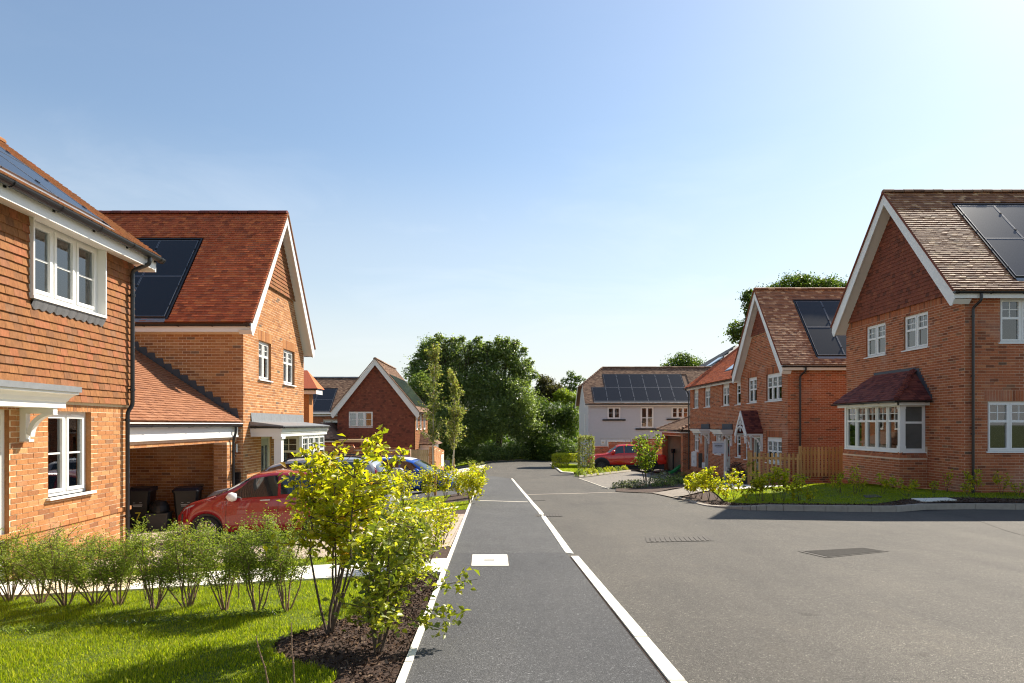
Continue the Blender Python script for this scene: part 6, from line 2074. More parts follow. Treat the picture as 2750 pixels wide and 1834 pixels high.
def wheel(parent, B, cx, side, r, wd, rim='rim', spokes=10):
    y1 = B.val(cx)[2] - .015
    y0 = y1 - wd
    fr = Fr((cx, side * y1, r), (1, 0, 0), (0, -side, 0), None)
    fr = Fr((cx, side * y1, r), (1, 0, 0), (0, side, 0))
    ty = MB()
    ty.lathe(fr, [(r * .66, -wd), (r * .93, -wd), (r, -wd * .85), (r, -.03), (r * .95, -.004), (r * .72, 0.0), (r * .68, -.02), (r * .66, -.08)], 28)
    t_ = ty.build('wheel', M['tyre'], parent, True)
    rm = MB()
    rm.lathe(fr, [(r * .69, -.015), (r * .66, -.012), (r * .62, -.05), (r * .60, -.09), (.01, -.10)], 28)
    for k in range(spokes):
        q = 2 * math.pi * k / spokes
        u = Vector((math.cos(q), 0, math.sin(q))); v = Vector((-math.sin(q), 0, math.cos(q)))
        c_ = fr.O
        n_ = Vector((0, side, 0))
        w0, w1 = r * .05, r * .075
        vs = [c_ + u * (r * .10) + v * w0 - n_ * .02, c_ + u * (r * .10) - v * w0 - n_ * .02, c_ + u * (r * .64) - v * w1 - n_ * .03, c_ + u * (r * .64) + v * w1 - n_ * .03]
        vs += [p - n_ * .04 for p in vs]
        rm.add(vs, [(0, 1, 2, 3), (4, 7, 6, 5), (0, 3, 7, 4), (1, 5, 6, 2), (0, 4, 5, 1), (2, 6, 7, 3)])
    rm.lathe(fr, [(r * .16, -.05), (r * .15, -.012), (.008, -.008)], 16)
    rm.build('rim', M[rim], t_)
    return t_

def place_car(root, loc, head, pitch=0.0):
    root.location = loc
    root.rotation_euler = (0, pitch, head)

def make_car(name, label, paintm, B, wheels, r, wd, glass_side, ws, rw, extras, rim='rim', spokes=10, roofm=None, pillars='trim'):
    OFF_ = Vector((0, 0, 0))
    root = bpy.data.objects.new(name, None); COL.objects.link(root); root['label'] = label; root['category'] = 'car'
    OFF[root.name] = OFF_
    mb = MB(); B.shell(mb)
    body = mb.build('body', paintm, root, True)
    ub = MB()
    xa, xb = B.x0 + .12, B.x1 - .12
    w = B.val((xa + xb) / 2)[2]
    ub.box(WORLD, xa, xb, -w + .16, w - .16, .20, .62)
    for cx in wheels:
        ub.box(WORLD, cx - r - .10, cx + r + .10, -w + .10, w - .10, .22, r * 2 + .10)
    ub.build('underbody', M['trim'], root)
    for cx in wheels:
        for sd_ in (1, -1): wheel(root, B, cx, sd_, r, wd, rim, spokes)
    for sd_ in (1, -1):
        for (xa, xb, ta, tb) in glass_side:
            g = MB(); B.patch(g, xa, xb, ta, tb, sd_, .007); g.build('side_window', M['car_window'], root, True)
    g = MB(); B.across(g, ws[0], ws[1], 7.15, .007); g.build('windscreen', M['car_window'], root, True)
    if rw: g = MB(); B.across(g, rw[0], rw[1], 7.15, .007); g.build('rear_window', M['car_window'], root, True)
    for sd_ in (1, -1):
        for (nm, mt, xa, xb, ta, tb, off) in extras:
            g = MB(); B.patch(g, xa, xb, ta, tb, sd_, off, 8, 4); g.build(nm, M[mt] if isinstance(mt, str) else mt, root, True)
    return root
M['car_window'] = plain('dark_car_window', (.02, .025, .027), .04, spec=.8, coat=.5)

def mirror(root, B, x, z, mat, s=1.0):
    for sd_ in (1, -1):
        w = B.val(x)[2]
        mb = MB()
        fr = Fr((x, sd_ * (w + .11 * s), z), (1, 0, 0), (0, 0, 1))
        mb.lathe(Fr((x - .05 * s, sd_ * (w + .10 * s), z), (0, 1, 0), (1, 0, 0)), [(.005, -.10 * s), (.075 * s, -.08 * s), (.095 * s, 0), (.08 * s, .06 * s), (.005, .12 * s)], 12)
        mb.box(WORLD, x - .02, x + .02, sd_ * (w - .04) if sd_ > 0 else sd_ * (w + .05), sd_ * (w + .05) if sd_ > 0 else sd_ * (w - .04), z - .03, z)
        mb.build('wing_mirror', mat, root, True)

def seams(root, B, xs, t0=.4, t1=5, mat='trim', wd=.008):
    for sd_ in (1, -1):
        mb = MB()
        for x in xs: B.patch(mb, (x - wd / 2, x - wd / 2), (x + wd / 2, x + wd / 2), t0, t1, sd_, .003, 1, 6)
        mb.build('door_gap', M[mat], root)

# ---- red hatchback on the drive
pr = paint('deep_red_paint', (.27, .008, .012))
B = Body(top=[(-1.78, .78), (-1.74, .98), (-1.60, 1.22), (-1.30, 1.42), (-.80, 1.49), (-.20, 1.50), (.22, 1.44), (.98, 1.02), (1.15, .96), (1.50, .86), (1.72, .72), (1.78, .55)],
         belt=[(-1.78, .80), (-1.2, .98), (0, .93), (.8, .90), (1.2, .86), (1.6, .74), (1.78, .5)],
         wid=[(-1.78, .64), (-1.62, .76), (-1.2, .815), (0, .82), (1.0, .815), (1.5, .76), (1.70, .62), (1.78, .52)],
         sill=lambda x: .24 + .10 * max(0, abs(x) - 1.3), arches=[(1.13, .345, .30), (-1.15, .345, .30)], tumble=.30)
car = make_car('red_hatchback', 'small deep red hatchback parked nose in to the carport, behind the shrubs', pr, B, (1.13, -1.15), .295, .18,
    [((-.30, -.28), (.78, .30), 5.15, 6.95), ((-1.18, -1.0), (-.36, -.34), 5.25, 6.95)], (.96, .30), (-1.70, -1.42),
    [('headlight', 'lamp_clear', (1.42, 1.36), (1.68, 1.58), 4.0, 5.3, .004), ('tail_light', 'lamp_red', (-1.72, -1.66), (-1.60, -1.54), 3.2, 5.6, .006), ('handle', 'chrome', (-.16, -.16), (.04, .04), 3.9, 4.12, .022),
     ('lower_trim', 'trim', (-.75, -.75), (.75, .75), .05, .55, .006)], 'rim', 8)
mirror(car, B, .62, 1.0, M['white'])
seams(car, B, (.72, -.32))
place_car(car, (-4.95, 14.35, GZ(-4.9, 14.3) + .004), math.radians(184))

# ---- silver estate / SUV beside it
ps_ = paint('silver_grey_paint', (.33, .35, .38))
B = Body(top=[(-2.27, .75), (-2.24, 1.0), (-2.10, 1.28), (-1.88, 1.60), (-1.5, 1.675), (-.6, 1.69), (.2, 1.64), (.62, 1.52), (1.22, 1.10), (1.40, 1.03), (1.9, .93), (2.18, .80), (2.26, .62)],
         belt=[(-2.27, .85), (-1.8, 1.06), (-1.0, 1.05), (.8, 1.0), (1.4, .96), (1.9, .84), (2.26, .6)],
         wid=[(-2.27, .78), (-2.1, .85), (-1.5, .90), (0, .91), (1.4, .90), (1.9, .83), (2.15, .68), (2.26, .58)],
         sill=lambda x: .30 + .12 * max(0, abs(x) - 1.7), arches=[(1.36, .41, .36), (-1.30, .41, .36)], tumble=.24)
car = make_car('silver_suv', 'silver grey tall estate car with vertical red tail lights behind the red hatchback', ps_, B, (1.36, -1.30), .35, .22,
    [((.02, .02), (1.02, .60), 5.15, 6.95), ((-.88, -.86), (-.06, -.06), 5.15, 6.95), ((-1.78, -1.68), (-.96, -.96), 5.25, 6.95)], (1.20, .66), (-2.16, -1.93),
    [('headlight', 'lamp_clear', (1.86, 1.8), (2.15, 2.0), 4.0, 5.3, .004), ('tail_light', 'lamp_red', (-2.20, -2.02), (-2.06, -1.90), 4.4, 7.1, .010), ('bumper', 'trim', (-2.25, -2.22), (-1.72, -1.72), .05, 1.0, .008),
     ('handle', ps_, (.12, .12), (.32, .32), 4.0, 4.15, .022), ('handle', ps_, (-.78, -.78), (-.58, -.58), 4.0, 4.15, .022)], 'rim', 10)
seams(car, B, (1.02, -.02, -.92))
for sd_ in (1, -1):
    rl = MB(); rl.tube([B.pt(x, 8.0, sd_, .05 if -1.55 < x < .15 else .0) for x in np.linspace(-1.7, .3, 14)], .018, 6); rl.build('roof_rail', M['trim'], car)
mirror(car, B, .88, 1.12, ps_, 1.2)
place_car(car, (-4.95, 16.55, GZ(-4.9, 16.5) + .004), math.radians(180))
car.scale = (1, 1, 1.04)

# ---- blue crossover on the next drive
pb = paint('strong_blue_paint', (.014, .085, .42))
B = Body(top=[(-2.13, .70), (-2.08, .98), (-1.90, 1.22), (-1.55, 1.45), (-1.0, 1.545), (-.3, 1.565), (.25, 1.51), (.55, 1.42), (1.18, 1.06), (1.35, 1.0), (1.80, .90), (2.08, .74), (2.14, .55)],
         belt=[(-2.13, .85), (-1.6, 1.07), (-.6, 1.0), (.8, .95), (1.35, .91), (1.8, .80), (2.14, .5)],
         wid=[(-2.13, .66), (-1.95, .80), (-1.4, .89), (0, .90), (1.3, .89), (1.8, .80), (2.06, .62), (2.14, .5)],
         sill=lambda x: .28 + .12 * max(0, abs(x) - 1.6), arches=[(1.28, .40, .345), (-1.33, .40, .345)], tumble=.28)
car = make_car('blue_crossover', 'bright blue crossover with a white roof and silver rails on the grey drive', pb, B, (1.28, -1.33), .345, .22,
    [((.0, .0), (.98, .50), 5.15, 6.9), ((-.95, -.92), (-.08, -.08), 5.15, 6.9), ((-1.62, -1.42), (-1.03, -1.0), 5.35, 6.8)], (1.16, .56), (-2.02, -1.62),
    [('headlight', 'lamp_clear', (1.62, 1.58), (2.02, 1.86), 4.0, 5.0, .005), ('fog_light', 'lamp_clear', (1.86, 1.86), (2.02, 2.02), 1.4, 2.4, .005), ('tail_light', 'lamp_red', (-2.06, -2.0), (-1.84, -1.72), 4.3, 5.4, .005), ('lower_trim', 'trim', (-.85, -.85), (.82, .82), .05, .6, .006),
     ('handle', pb, (.10, .10), (.30, .30), 4.0, 4.15, .022), ('handle', pb, (-.82, -.82), (-.62, -.62), 4.0, 4.15, .022)], 'rim', 10)
rf = MB(); B.across(rf, -1.45, .38, 8.4, .006, 14); rf.build('white_roof', M['white'], car, True)
for sd_ in (1, -1):
    rl = MB(); rl.tube([B.pt(x, 8.0, sd_, .06 if -1.35 < x < .05 else 0) for x in np.linspace(-1.5, .2, 14)], .016, 6); rl.build('roof_rail', M['chrome'], car)
gr = MB(); gr.tube([(2.10, y, .62 + .0 * abs(y)) for y in np.linspace(-.42, .42, 7)], .02, 6); gr.tube([(2.12, y, .40) for y in np.linspace(-.40, .40, 7)], .025, 6); gr.build('grille_bar', M['chrome'], car)
seams(car, B, (1.0, -.03, -.98))
mirror(car, B, .80, 1.05, pb, 1.1)
bx_, by_ = -4.05, 28.3
place_car(car, (bx_, by_, GZ(bx_ + .3, by_) + .0), math.radians(-10))

# ---- red pickup in front of the garage
pt_ = paint('bright_red_paint', (.72, .028, .014))
B = Body(top=[(-2.70, 1.02), (-2.66, 1.20), (-2.55, 1.22), (-1.02, 1.24), (-.98, 1.26), (-.90, 1.78), (-.70, 1.86), (-.1, 1.90), (.42, 1.87), (.62, 1.80), (1.22, 1.32), (1.34, 1.26), (2.0, 1.20), (2.42, 1.10), (2.62, .95), (2.66, .70)],
         belt=[(-2.70, 1.05), (-1.0, 1.20), (-.9, 1.26), (.3, 1.22), (1.2, 1.18), (2.0, 1.08), (2.66, .7)],
         wid=[(-2.70, .92), (-2.5, .96), (0, .95), (1.6, .97), (2.2, .93), (2.5, .80), (2.66, .68)],
         sill=lambda x: .52 + .05 * max(0, abs(x) - 1.9), arches=[(1.72, .52, .42), (-1.55, .50, .42)], tumble=.20)
car = make_car('red_pickup', 'bright red double cab pickup truck standing in front of the garage', pt_, B, (1.72, -1.55), .41, .28,
    [((.20, .22), (1.02, .66), 5.2, 6.95), ((-.72, -.66), (.12, .14), 5.2, 6.95)], (1.20, .68), None,
    [('headlight', 'lamp_clear', (2.22, 2.2), (2.56, 2.5), 3.7, 5.0, .008), ('front_bumper', 'trim', (2.26, 2.26), (2.66, 2.62), .05, 2.2, .02), ('tail_light', 'lamp_red', (-2.69, -2.67), (-2.58, -2.56), 2.4, 4.8, .008), ('wing_vent', 'trim', (1.05, 1.15), (1.32, 1.42), 4.2, 4.8, .006),
     ('handle', 'trim', (.28, .28), (.50, .50), 4.1, 4.25, .022), ('handle', 'trim', (-.62, -.62), (-.42, -.42), 4.1, 4.25, .022),
     ('side_graphic', 'white', (-.95, -.62), (-.86, -.50), 1.6, 3.0, .004)], 'rim_dark', 12)
for sd_ in (1, -1):
    fl = MB()
    for cx in (1.72, -1.55):
        n = 16
        for i in range(n):
            q0_, q1_ = math.pi * i / n, math.pi * (i + 1) / n
            w = B.val(cx)[2]
            r0_, r1_ = .50, .60
            def pp(q, r_, o): return (cx + r_ * math.cos(q), sd_ * (w + o), .42 + r_ * math.sin(q))
            fl.add([pp(q0_, r0_, .05), pp(q1_, r0_, .05), pp(q1_, r1_, .0), pp(q0_, r1_, .0), pp(q0_, r0_, -.1), pp(q1_, r0_, -.1)], [(0, 1, 2, 3), (4, 5, 1, 0)])
    fl.build('arch_flare', M['trim'], car)
    st = MB(); st.box(WORLD, -.9, 1.05, sd_ * 1.0 if sd_ > 0 else sd_ * .84, sd_ * .84 if sd_ < 0 and False else (sd_ * .84 if sd_ > 0 else sd_ * 1.0), .42, .50); st.build('side_step', M['trim'], car)
sb = MB(); sb.tube([(-.98, -.70, 1.24), (-1.05, -.66, 1.62), (-1.05, .66, 1.62), (-.98, .70, 1.24)], .04, 8); sb.tube([(-1.9, -.74, 1.24), (-1.1, -.66, 1.60)], .035, 8); sb.tube([(-1.9, .74, 1.24), (-1.1, .66, 1.60)], .035, 8); sb.build('sports_bar', M['trim'], car)
seams(car, B, (1.06, .16, -.76, -.97))
gr = MB(); gr.box(WORLD, 2.60, 2.68, -.55, .55, .78, 1.02); gr.build('grille', M['trim'], car)
mirror(car, B, .98, 1.38, pt_, 1.3)
px_, py_ = 8.72, 46.4
place_car(car, (px_, py_, (CY - 1266.5) * 45.6 / F - .02), math.radians(176))

# ================================================================== bins and small things
def wheelie_bin(label, loc, rz, number=None, lid='dark_blue_lid'):
    t = thing('wheelie_bin', label, 'bin', loc)
    fr = Fr(loc, (math.cos(rz), math.sin(rz), 0), (0, 0, 1))   # N is the front
    mb = MB()
    w0, w1, d0, d1, h = .23, .29, .24, .33, .93
    def ring(w, d, z, r=.05): return [(-w + r, -d), (w - r, -d), (w, -d + r), (w, d - r), (w - r, d), (-w + r, d), (-w, d - r), (-w, -d + r)]
    P0 = [fr.p(a, .06, c) for a, c in ring(w0, d0, 0)]; P1 = [fr.p(a, h, c) for a, c in ring(w1, d1, 0)]; P2 = [fr.p(a, h, c) for a, c in ring(w1 + .025, d1 + .025, 0)]; P3 = [fr.p(a, h + .04, c) for a, c in ring(w1 + .025, d1 + .025, 0)]
    vs = P0 + P1 + P2 + P3
    fs = [tuple(reversed(range(8)))]
    for o_ in (0, 8, 16):
        for k in range(8): fs.append((o_ + k, o_ + (k + 1) % 8, o_ + 8 + (k + 1) % 8, o_ + 8 + k))
    mb.add(vs, fs); mb.build('bin_body', M['bin'], t)
    ld = MB()
    L0 = [fr.p(a, h + .042, c) for a, c in ring(w1 + .03, d1 + .04, 0)]; L1_ = [fr.p(a * .9, h + .11, c * .9) for a, c in ring(w1, d1, 0)]
    ld.add(L0 + L1_, [tuple(reversed(range(8))), tuple(range(8, 16))] + [(k, (k + 1) % 8, 8 + (k + 1) % 8, 8 + k) for k in range(8)])
    ld.box(fr, -w1, w1, h + .03, h + .09, -d1 - .10, -d1 - .04); ld.build('lid', M['bin_lid'], t)
    for sd_ in (-1, 1):
        wv = MB(); wf = Fr(fr.p(sd_ * .26, .10, -.27), fr.N, fr.V, fr.U * sd_)
        wv.lathe(Fr(wf.O, fr.N, fr.U), [(.01, -.03), (.10, -.03), (.10, .03), (.01, .03)], 14); wv.build('bin_wheel', M['tyre'], t)
    # label on the sloping front
    nn = (fr.p(0, h, d1) - fr.p(0, .06, d0)); nn.normalize()
    fl = Fr(fr.p(0, .62, d0 + (d1 - d0) * (.62 - .06) / (h - .06) + .004), fr.U, nn)
    lb = MB(); lb.box(fl, -.11, .11, -.012, .012, 0, .003); lb.box(fl, -.10, .10, -.045, -.026, 0, .003)
    lb.box(fl, -.10, -.05, .05, .062, 0, .003); lb.box(fl, .04, .10, .05, .062, 0, .003); lb.build('bin_print', M['bin_print'], t)
    if number:
        text_obj('number', number, .30, M['num_yellow'], t, fl.sub(0, -.30, .002), .001)
    return t
M['bin'] = plain('black_bin_plastic', (.012, .012, .013), .45); M['bin_lid'] = plain('dark_blue_bin_lid', (.010, .012, .025), .45)
M['bin_print'] = plain('pale_print', (.42, .42, .40), .7); M['num_yellow'] = plain('yellow_number', (.75, .68, .05), .6)
fz_ = GZ(-8.5, 16.5) + .004
wheelie_bin('black wheelie bin with a yellow 7 standing in the open carport', (-9.12, 16.75, fz_), math.radians(14), '7')
wheelie_bin('black wheelie bin without a number at the far side of the carport', (-7.98, 16.85, fz_), math.radians(16))
f_ = Fr((-8.52, 16.5, fz_), (math.cos(.2), math.sin(.2), 0), Z_)
t = thing('storage_tub', 'dark grey square tub between the two wheelie bins', 'tub', f_.O)
mb = MB()
mb.prism(f_, [(-.20, 0), (.20, 0), (.24, .40), (-.24, .40)], -.22, .22); mb.box(f_, -.26, .26, .40, .43, -.24, .24)
mb.build('tub_body', plain('dark_grey_plastic', (.07, .068, .066), .6), t)
mb = MB(); mb.lathe(Fr(f_.p(0, .432, 0), X_, Z_), [(.22, 0), (.235, .06), (.22, .18), (.15, .28), (.01, .31)], 18)
tag(mb.build('black_sack', M['bin'], None), 'rounded black sack lying on the square tub in the carport', 'sack')

# grey pillar at the end of the silver car
t = thing('feeder_pillar', 'upright pale grey metal pillar with rounded top between the silver and blue cars', 'pillar', G(1069, 1336))
q = G(1069, 1336); f_ = Fr(q, X_, Z_)
ph_ = (1336 - 1257) * q[1] / F
mb = MB(); pw = .24
prof = [(-pw, 0), (pw, 0), (pw, ph_ - .18), (pw - .05, ph_ - .06), (pw - .15, ph_), (-pw + .04, ph_), (-pw, ph_ - .04)]
mb.prism(f_, prof, -.18, .18); mb.build('pillar_body', plain('pale_grey_metal', (.42, .42, .43), .4, metal=.35), t)
mb = MB(); mb.box(f_, -pw + .05, pw - .1, .2, ph_ - .25, .181, .192); mb.build('access_door', plain('pale_grey_door', (.40, .40, .41), .45, metal=.3), t)
# beige cabinet by the far birch
q = G(1201, 1262); f_ = Fr(q, X_, Z_); ph_ = (1262 - 1237) * q[1] / F
t = thing('utility_cabinet', 'beige roadside utility cabinet beside the far birch and golden hedge', 'cabinet', q)
box_part(t, 'cabinet_body', plain('beige_cabinet', (.33, .29, .24), .6), [(-.28, .28, .05, ph_, -.2, .2)], f_); box_part(t, 'plinth', 'kerbmat', [(-.3, .3, -.1, .05, -.22, .22)], f_)
box_part(t, 'cabinet_lid', plain('beige_lid', (.36, .32, .26), .6), [(-.30, .30, ph_, ph_ + .04, -.22, .22)], f_); box_part(t, 'cabinet_door', plain('beige_door', (.31, .275, .225), .6), [(-.26, -.01, .08, ph_ - .04, .2, .212), (.01, .26, .08, ph_ - .04, .2, .212)], f_)

# EV post and green slide by the garage
q = G(1808, 1262); f_ = Fr(q, X_, Z_); hh = (1262 - 1205) * q[1] / F
t = thing('charging_post', 'slim black car charging post standing on the paving before the garage', 'charging post', q)
mb = MB(); mb.tube([f_.p(0, -.1, 0), f_.p(0, hh - .25, 0)], .05, 10); mb.build('post', M['black'], t)
box_part(t, 'head', 'black', [(-.13, .13, hh - .30, hh, -.07, .07)], f_); box_part(t, 'socket', 'chrome', [(-.12, -.04, hh - .2, hh - .05, .07, .08)], f_)
q = Vector((11.75, 44.0, GZ(11.7, 44.0) + .02))
t = thing('garden_slide', 'bright green plastic slide standing in the garage opening', 'slide', q)
mb = MB(); n = 12; prv = None
for i in range(n + 1):
    u = i / n; x = -.55 + 1.1 * u; z = .10 + .55 * (1 / (1 + math.exp(-7 * (u - .45))))
    cur = [Vector((x, -.25, z + .14)), Vector((x, -.22, z)), Vector((x, .22, z)), Vector((x, .25, z + .14))]
    if prv:
        for k in range(3): mb.quad(*[q + p for p in (prv[k], cur[k], cur[k + 1], prv[k + 1])])
    prv = cur
mb.build('chute', plain('green_plastic', (.02, .26, .07), .35), t)
mb = MB(); mb.tube([q + Vector((.5, -.25, 0)), q + Vector((.55, -.22, .66))], .03, 8); mb.tube([q + Vector((.5, .25, 0)), q + Vector((.55, .22, .66))], .03, 8); mb.build('slide_legs', plain('dark_green_plastic', (.01, .12, .04), .4), t)

# white banner box, dark slab, small notices in front of the terrace
def panel_sign(name, label, cat, X, Y, zb, zt, w, dpth, mat='white', face=None):
    t = thing(name, label, cat, (X, Y, zb)); f_ = Fr((X, Y, zb), Vector((.9, -.35, 0)), Z_)
    box_part(t, 'panel', mat, [(-w / 2, w / 2, 0, zt - zb, -dpth / 2, dpth / 2)], f_)
    return t, f_
Yb = 40.2; Xb = (1864 - CX) * Yb / F
t, f_ = panel_sign('display_box', 'tall white display box standing by the terrace wall at its far end', 'sign', Xb, Yb, (CY - 1252) * Yb / F, (CY - 1213) * Yb / F, .30, .26)
box_part(t, 'print', plain('grey_print', (.35, .36, .38), .6), [(-.10, .10, .62, .64, .131, .134), (-.10, .10, .56, .58, .131, .134), (-.02, .02, .20, .36, .131, .134)], f_)
Yb = 39.0; Xb = (1881 - CX) * Yb / F
panel_sign('leaning_board', 'dark board leaning upright beside the white display box', 'board', Xb, Yb, (CY - 1256) * Yb / F, (CY - 1217) * Yb / F, .22, .08, 'black')
for (x, y0, y1, Yb, lb) in ((1889, 1257, 1242, 37.8, 'small white notice standing at the foot of the far grey door'), (1949, 1270, 1253, 33.2, 'small white notice at the foot of the sign post')):
    t, f_ = panel_sign('notice', lb, 'notice', (x - CX) * Yb / F, Yb, (CY - y0) * Yb / F, (CY - y1) * Yb / F, .16 if Yb > 35 else .14, .03)
    box_part(t, 'print', plain('notice_print', (.3, .33, .36), .6), [(-.05, .05, .12, .13, .015, .018), (-.05, .05, .17, .18, .015, .018)], f_)
# agent's board on its white post
Ys = 33.0; Xp = (1947 - CX) * Ys / F
t = thing('show_home_sign', 'white show home board hanging from a tall white post before the terrace', 'sign', (Xp, Ys, GZ(Xp, Ys)))
f_ = Fr((Xp, Ys, 0), X_, Z_)
zt = (CY - 1180) * Ys / F
box_part(t, 'post', 'white', [(-.045, .045, GZ(Xp, Ys) - .2, zt, -.045, .045)], f_)
x0 = (1914 - CX) * Ys / F - Xp
box_part(t, 'arm', 'white', [(x0 - .02, -.045, zt - .17, zt - .10, -.03, .03)], f_)
z1, z0 = (CY - 1187) * Ys / F, (CY - 1218) * Ys / F
brd = box_part(t, 'board', plain('board_white', (.62, .64, .70), .5), [(x0, -.046, z0, z1, -.015, .015)], f_)
zc, xc, wd_ = (z0 + z1) / 2, (x0 - .046) / 2, (-.046 - x0)
box_part(t, 'name_strip', plain('dark_blue_print', (.06, .07, .11), .5), [(xc - .19, xc + .19, zc + .07, zc + .15, .015, .018)], f_)
text_obj('lettering', 'SHOW HOME', .062, M['white'], t, f_.sub(xc, zc + .11, .019))
gp_ = plain('pale_blue_print', (.22, .27, .36), .6)
box_part(t, 'print', gp_, [(xc - .23 + .07 * i, xc - .18 + .07 * i, zc + .215, zc + .235, .015, .018) for i in range(7)] + [(xc - .12, xc + .12, zc + .01, zc + .022, .015, .018), (xc - .21, xc - .05, z0 + .05, z0 + .06, .015, .018), (xc + .04, xc + .2, z0 + .05, z0 + .06, .015, .018)], f_)
for i, a in enumerate((x0 + .08, -.13)):
    hk_ = MB(); hk_.tube([f_.p(a, zt - .17, 0), f_.p(a, z1, 0)], .012, 6); hk_.build('hook', M['chrome'], t)

# planters beside the gabled end's door
def planter(label, X, Y, w, h):
    z = GZ(X, Y)
    t = thing('planter', label, 'planter', (X, Y, z)); f_ = Fr((X, Y, z), X_, Z_)
    mb = MB(); mb.prism(f_, [(-w * .42, 0), (w * .42, 0), (w * .5, h), (-w * .5, h)], -w * .45, w * .45); mb.build('planter_body', plain('dark_planter', (.03, .028, .03), .6), t)
    box_part(t, 'compost', 'mulch', [(-w * .44, w * .44, h - .03, h + .006, -w * .4, w * .4)], f_)
    return t, (X, Y, z + h)
PL1 = planter('large dark square planter by the hooded front door', 9.85, 27.6, .62, .62)
PL2 = planter('second dark planter partly hidden by the lower picket fence', 10.8, 28.6, .55, .6)
# ================================================================== vegetation
def leaf_geo(pts, L, Wd, up=0.5, rng=NR, fold=0.25, out=None, lj=0.35):
    """folded two-triangle leaves at the points; returns verts, faces (flat)"""
    n = len(pts)
    pts = np.asarray(pts, dtype=np.float64)
    nr = rng.normal(size=(n, 3)); nr[:, 2] = np.abs(nr[:, 2]) + up
    if out is not None: nr += out * 1.2
    nr /= np.linalg.norm(nr, axis=1)[:, None]
    d = rng.normal(size=(n, 3)); d -= nr * (d * nr).sum(1)[:, None]
    d /= np.linalg.norm(d, axis=1)[:, None] + 1e-9
    s = np.cross(nr, d)
    l = L * (1 + rng.uniform(-lj, lj, n))[:, None]; w = Wd * (1 + rng.uniform(-lj, lj, n))[:, None]
    b = pts - d * l * .5; t = pts + d * l * .5 - nr * l * .12
    m = pts + d * l * .02
    a = m + s * w * .5 + nr * w * fold; c = m - s * w * .5 + nr * w * fold
    v = np.stack([b, a, t, c], axis=1).reshape(-1, 3)
    i = np.arange(n)[:, None] * 4
    f = np.concatenate([i + 0, i + 1, i + 2, i + 0, i + 2, i + 3], axis=1).ravel()
    return v, f

def leaf_part(parent, pts, L, Wd, mat, name='leaves', up=.5, out=None, kind='stuff', fold=.25):
    if len(pts) == 0: return None
    v, f = leaf_geo(pts, L, Wd, up, out=out, fold=fold)
    return np_mesh(name, v, f, 3, M[mat], parent, kind)

def single_leaves(parent, pts, L, Wd, mat, n):
    """n leaves as objects of their own on one shared mesh"""
    v = [(-L / 2, 0, 0), (-L * .1, Wd * .5, .12 * Wd), (L * .22, Wd * .36, .12 * Wd), (L / 2, 0, -.08 * L), (L * .22, -Wd * .36, .12 * Wd), (-L * .1, -Wd * .5, .12 * Wd), (0, 0, 0), (L * .25, 0, -.01 * L)]
    f = [(0, 6, 1), (1, 6, 7, 2), (2, 7, 3), (0, 5, 6), (5, 4, 7, 6), (4, 3, 7)]
    me = bpy.data.meshes.new('leaf'); me.from_pydata(v, [], f); me.materials.append(M[mat]); me.update()
    for p in pts[:n]:
        d = Vector((R.gauss(0, 1), R.gauss(0, 1), R.gauss(-.1, .6))).normalized()
        nn = Vector((R.gauss(0, .7), R.gauss(0, .7), abs(R.gauss(0, 1)) + .5))
        nn = (nn - d * nn.dot(d)).normalized(); s_ = nn.cross(d)
        k = R.uniform(.7, 1.3)
        m = Matrix.Identity(4)
        for i in range(3): m[i][0] = d[i] * k; m[i][1] = s_[i] * k; m[i][2] = nn[i] * k; m[i][3] = p[i]
        piece('leaf', me, parent, m)

def stem_line(p0, p1, bend, n=7, wob=.02):
    p0, p1 = Vector(p0), Vector(p1)
    L = (p1 - p0).length
    side = Vector((R.gauss(0, 1), R.gauss(0, 1), 0)) * bend * L
    out = []
    for i in range(n):
        u = i / (n - 1)
        out.append(p0.lerp(p1, u) + side * math.sin(math.pi * u) * .5 + Vector((R.gauss(0, wob * L * .5), R.gauss(0, wob * L * .5), 0)) * (u > 0))
    return out

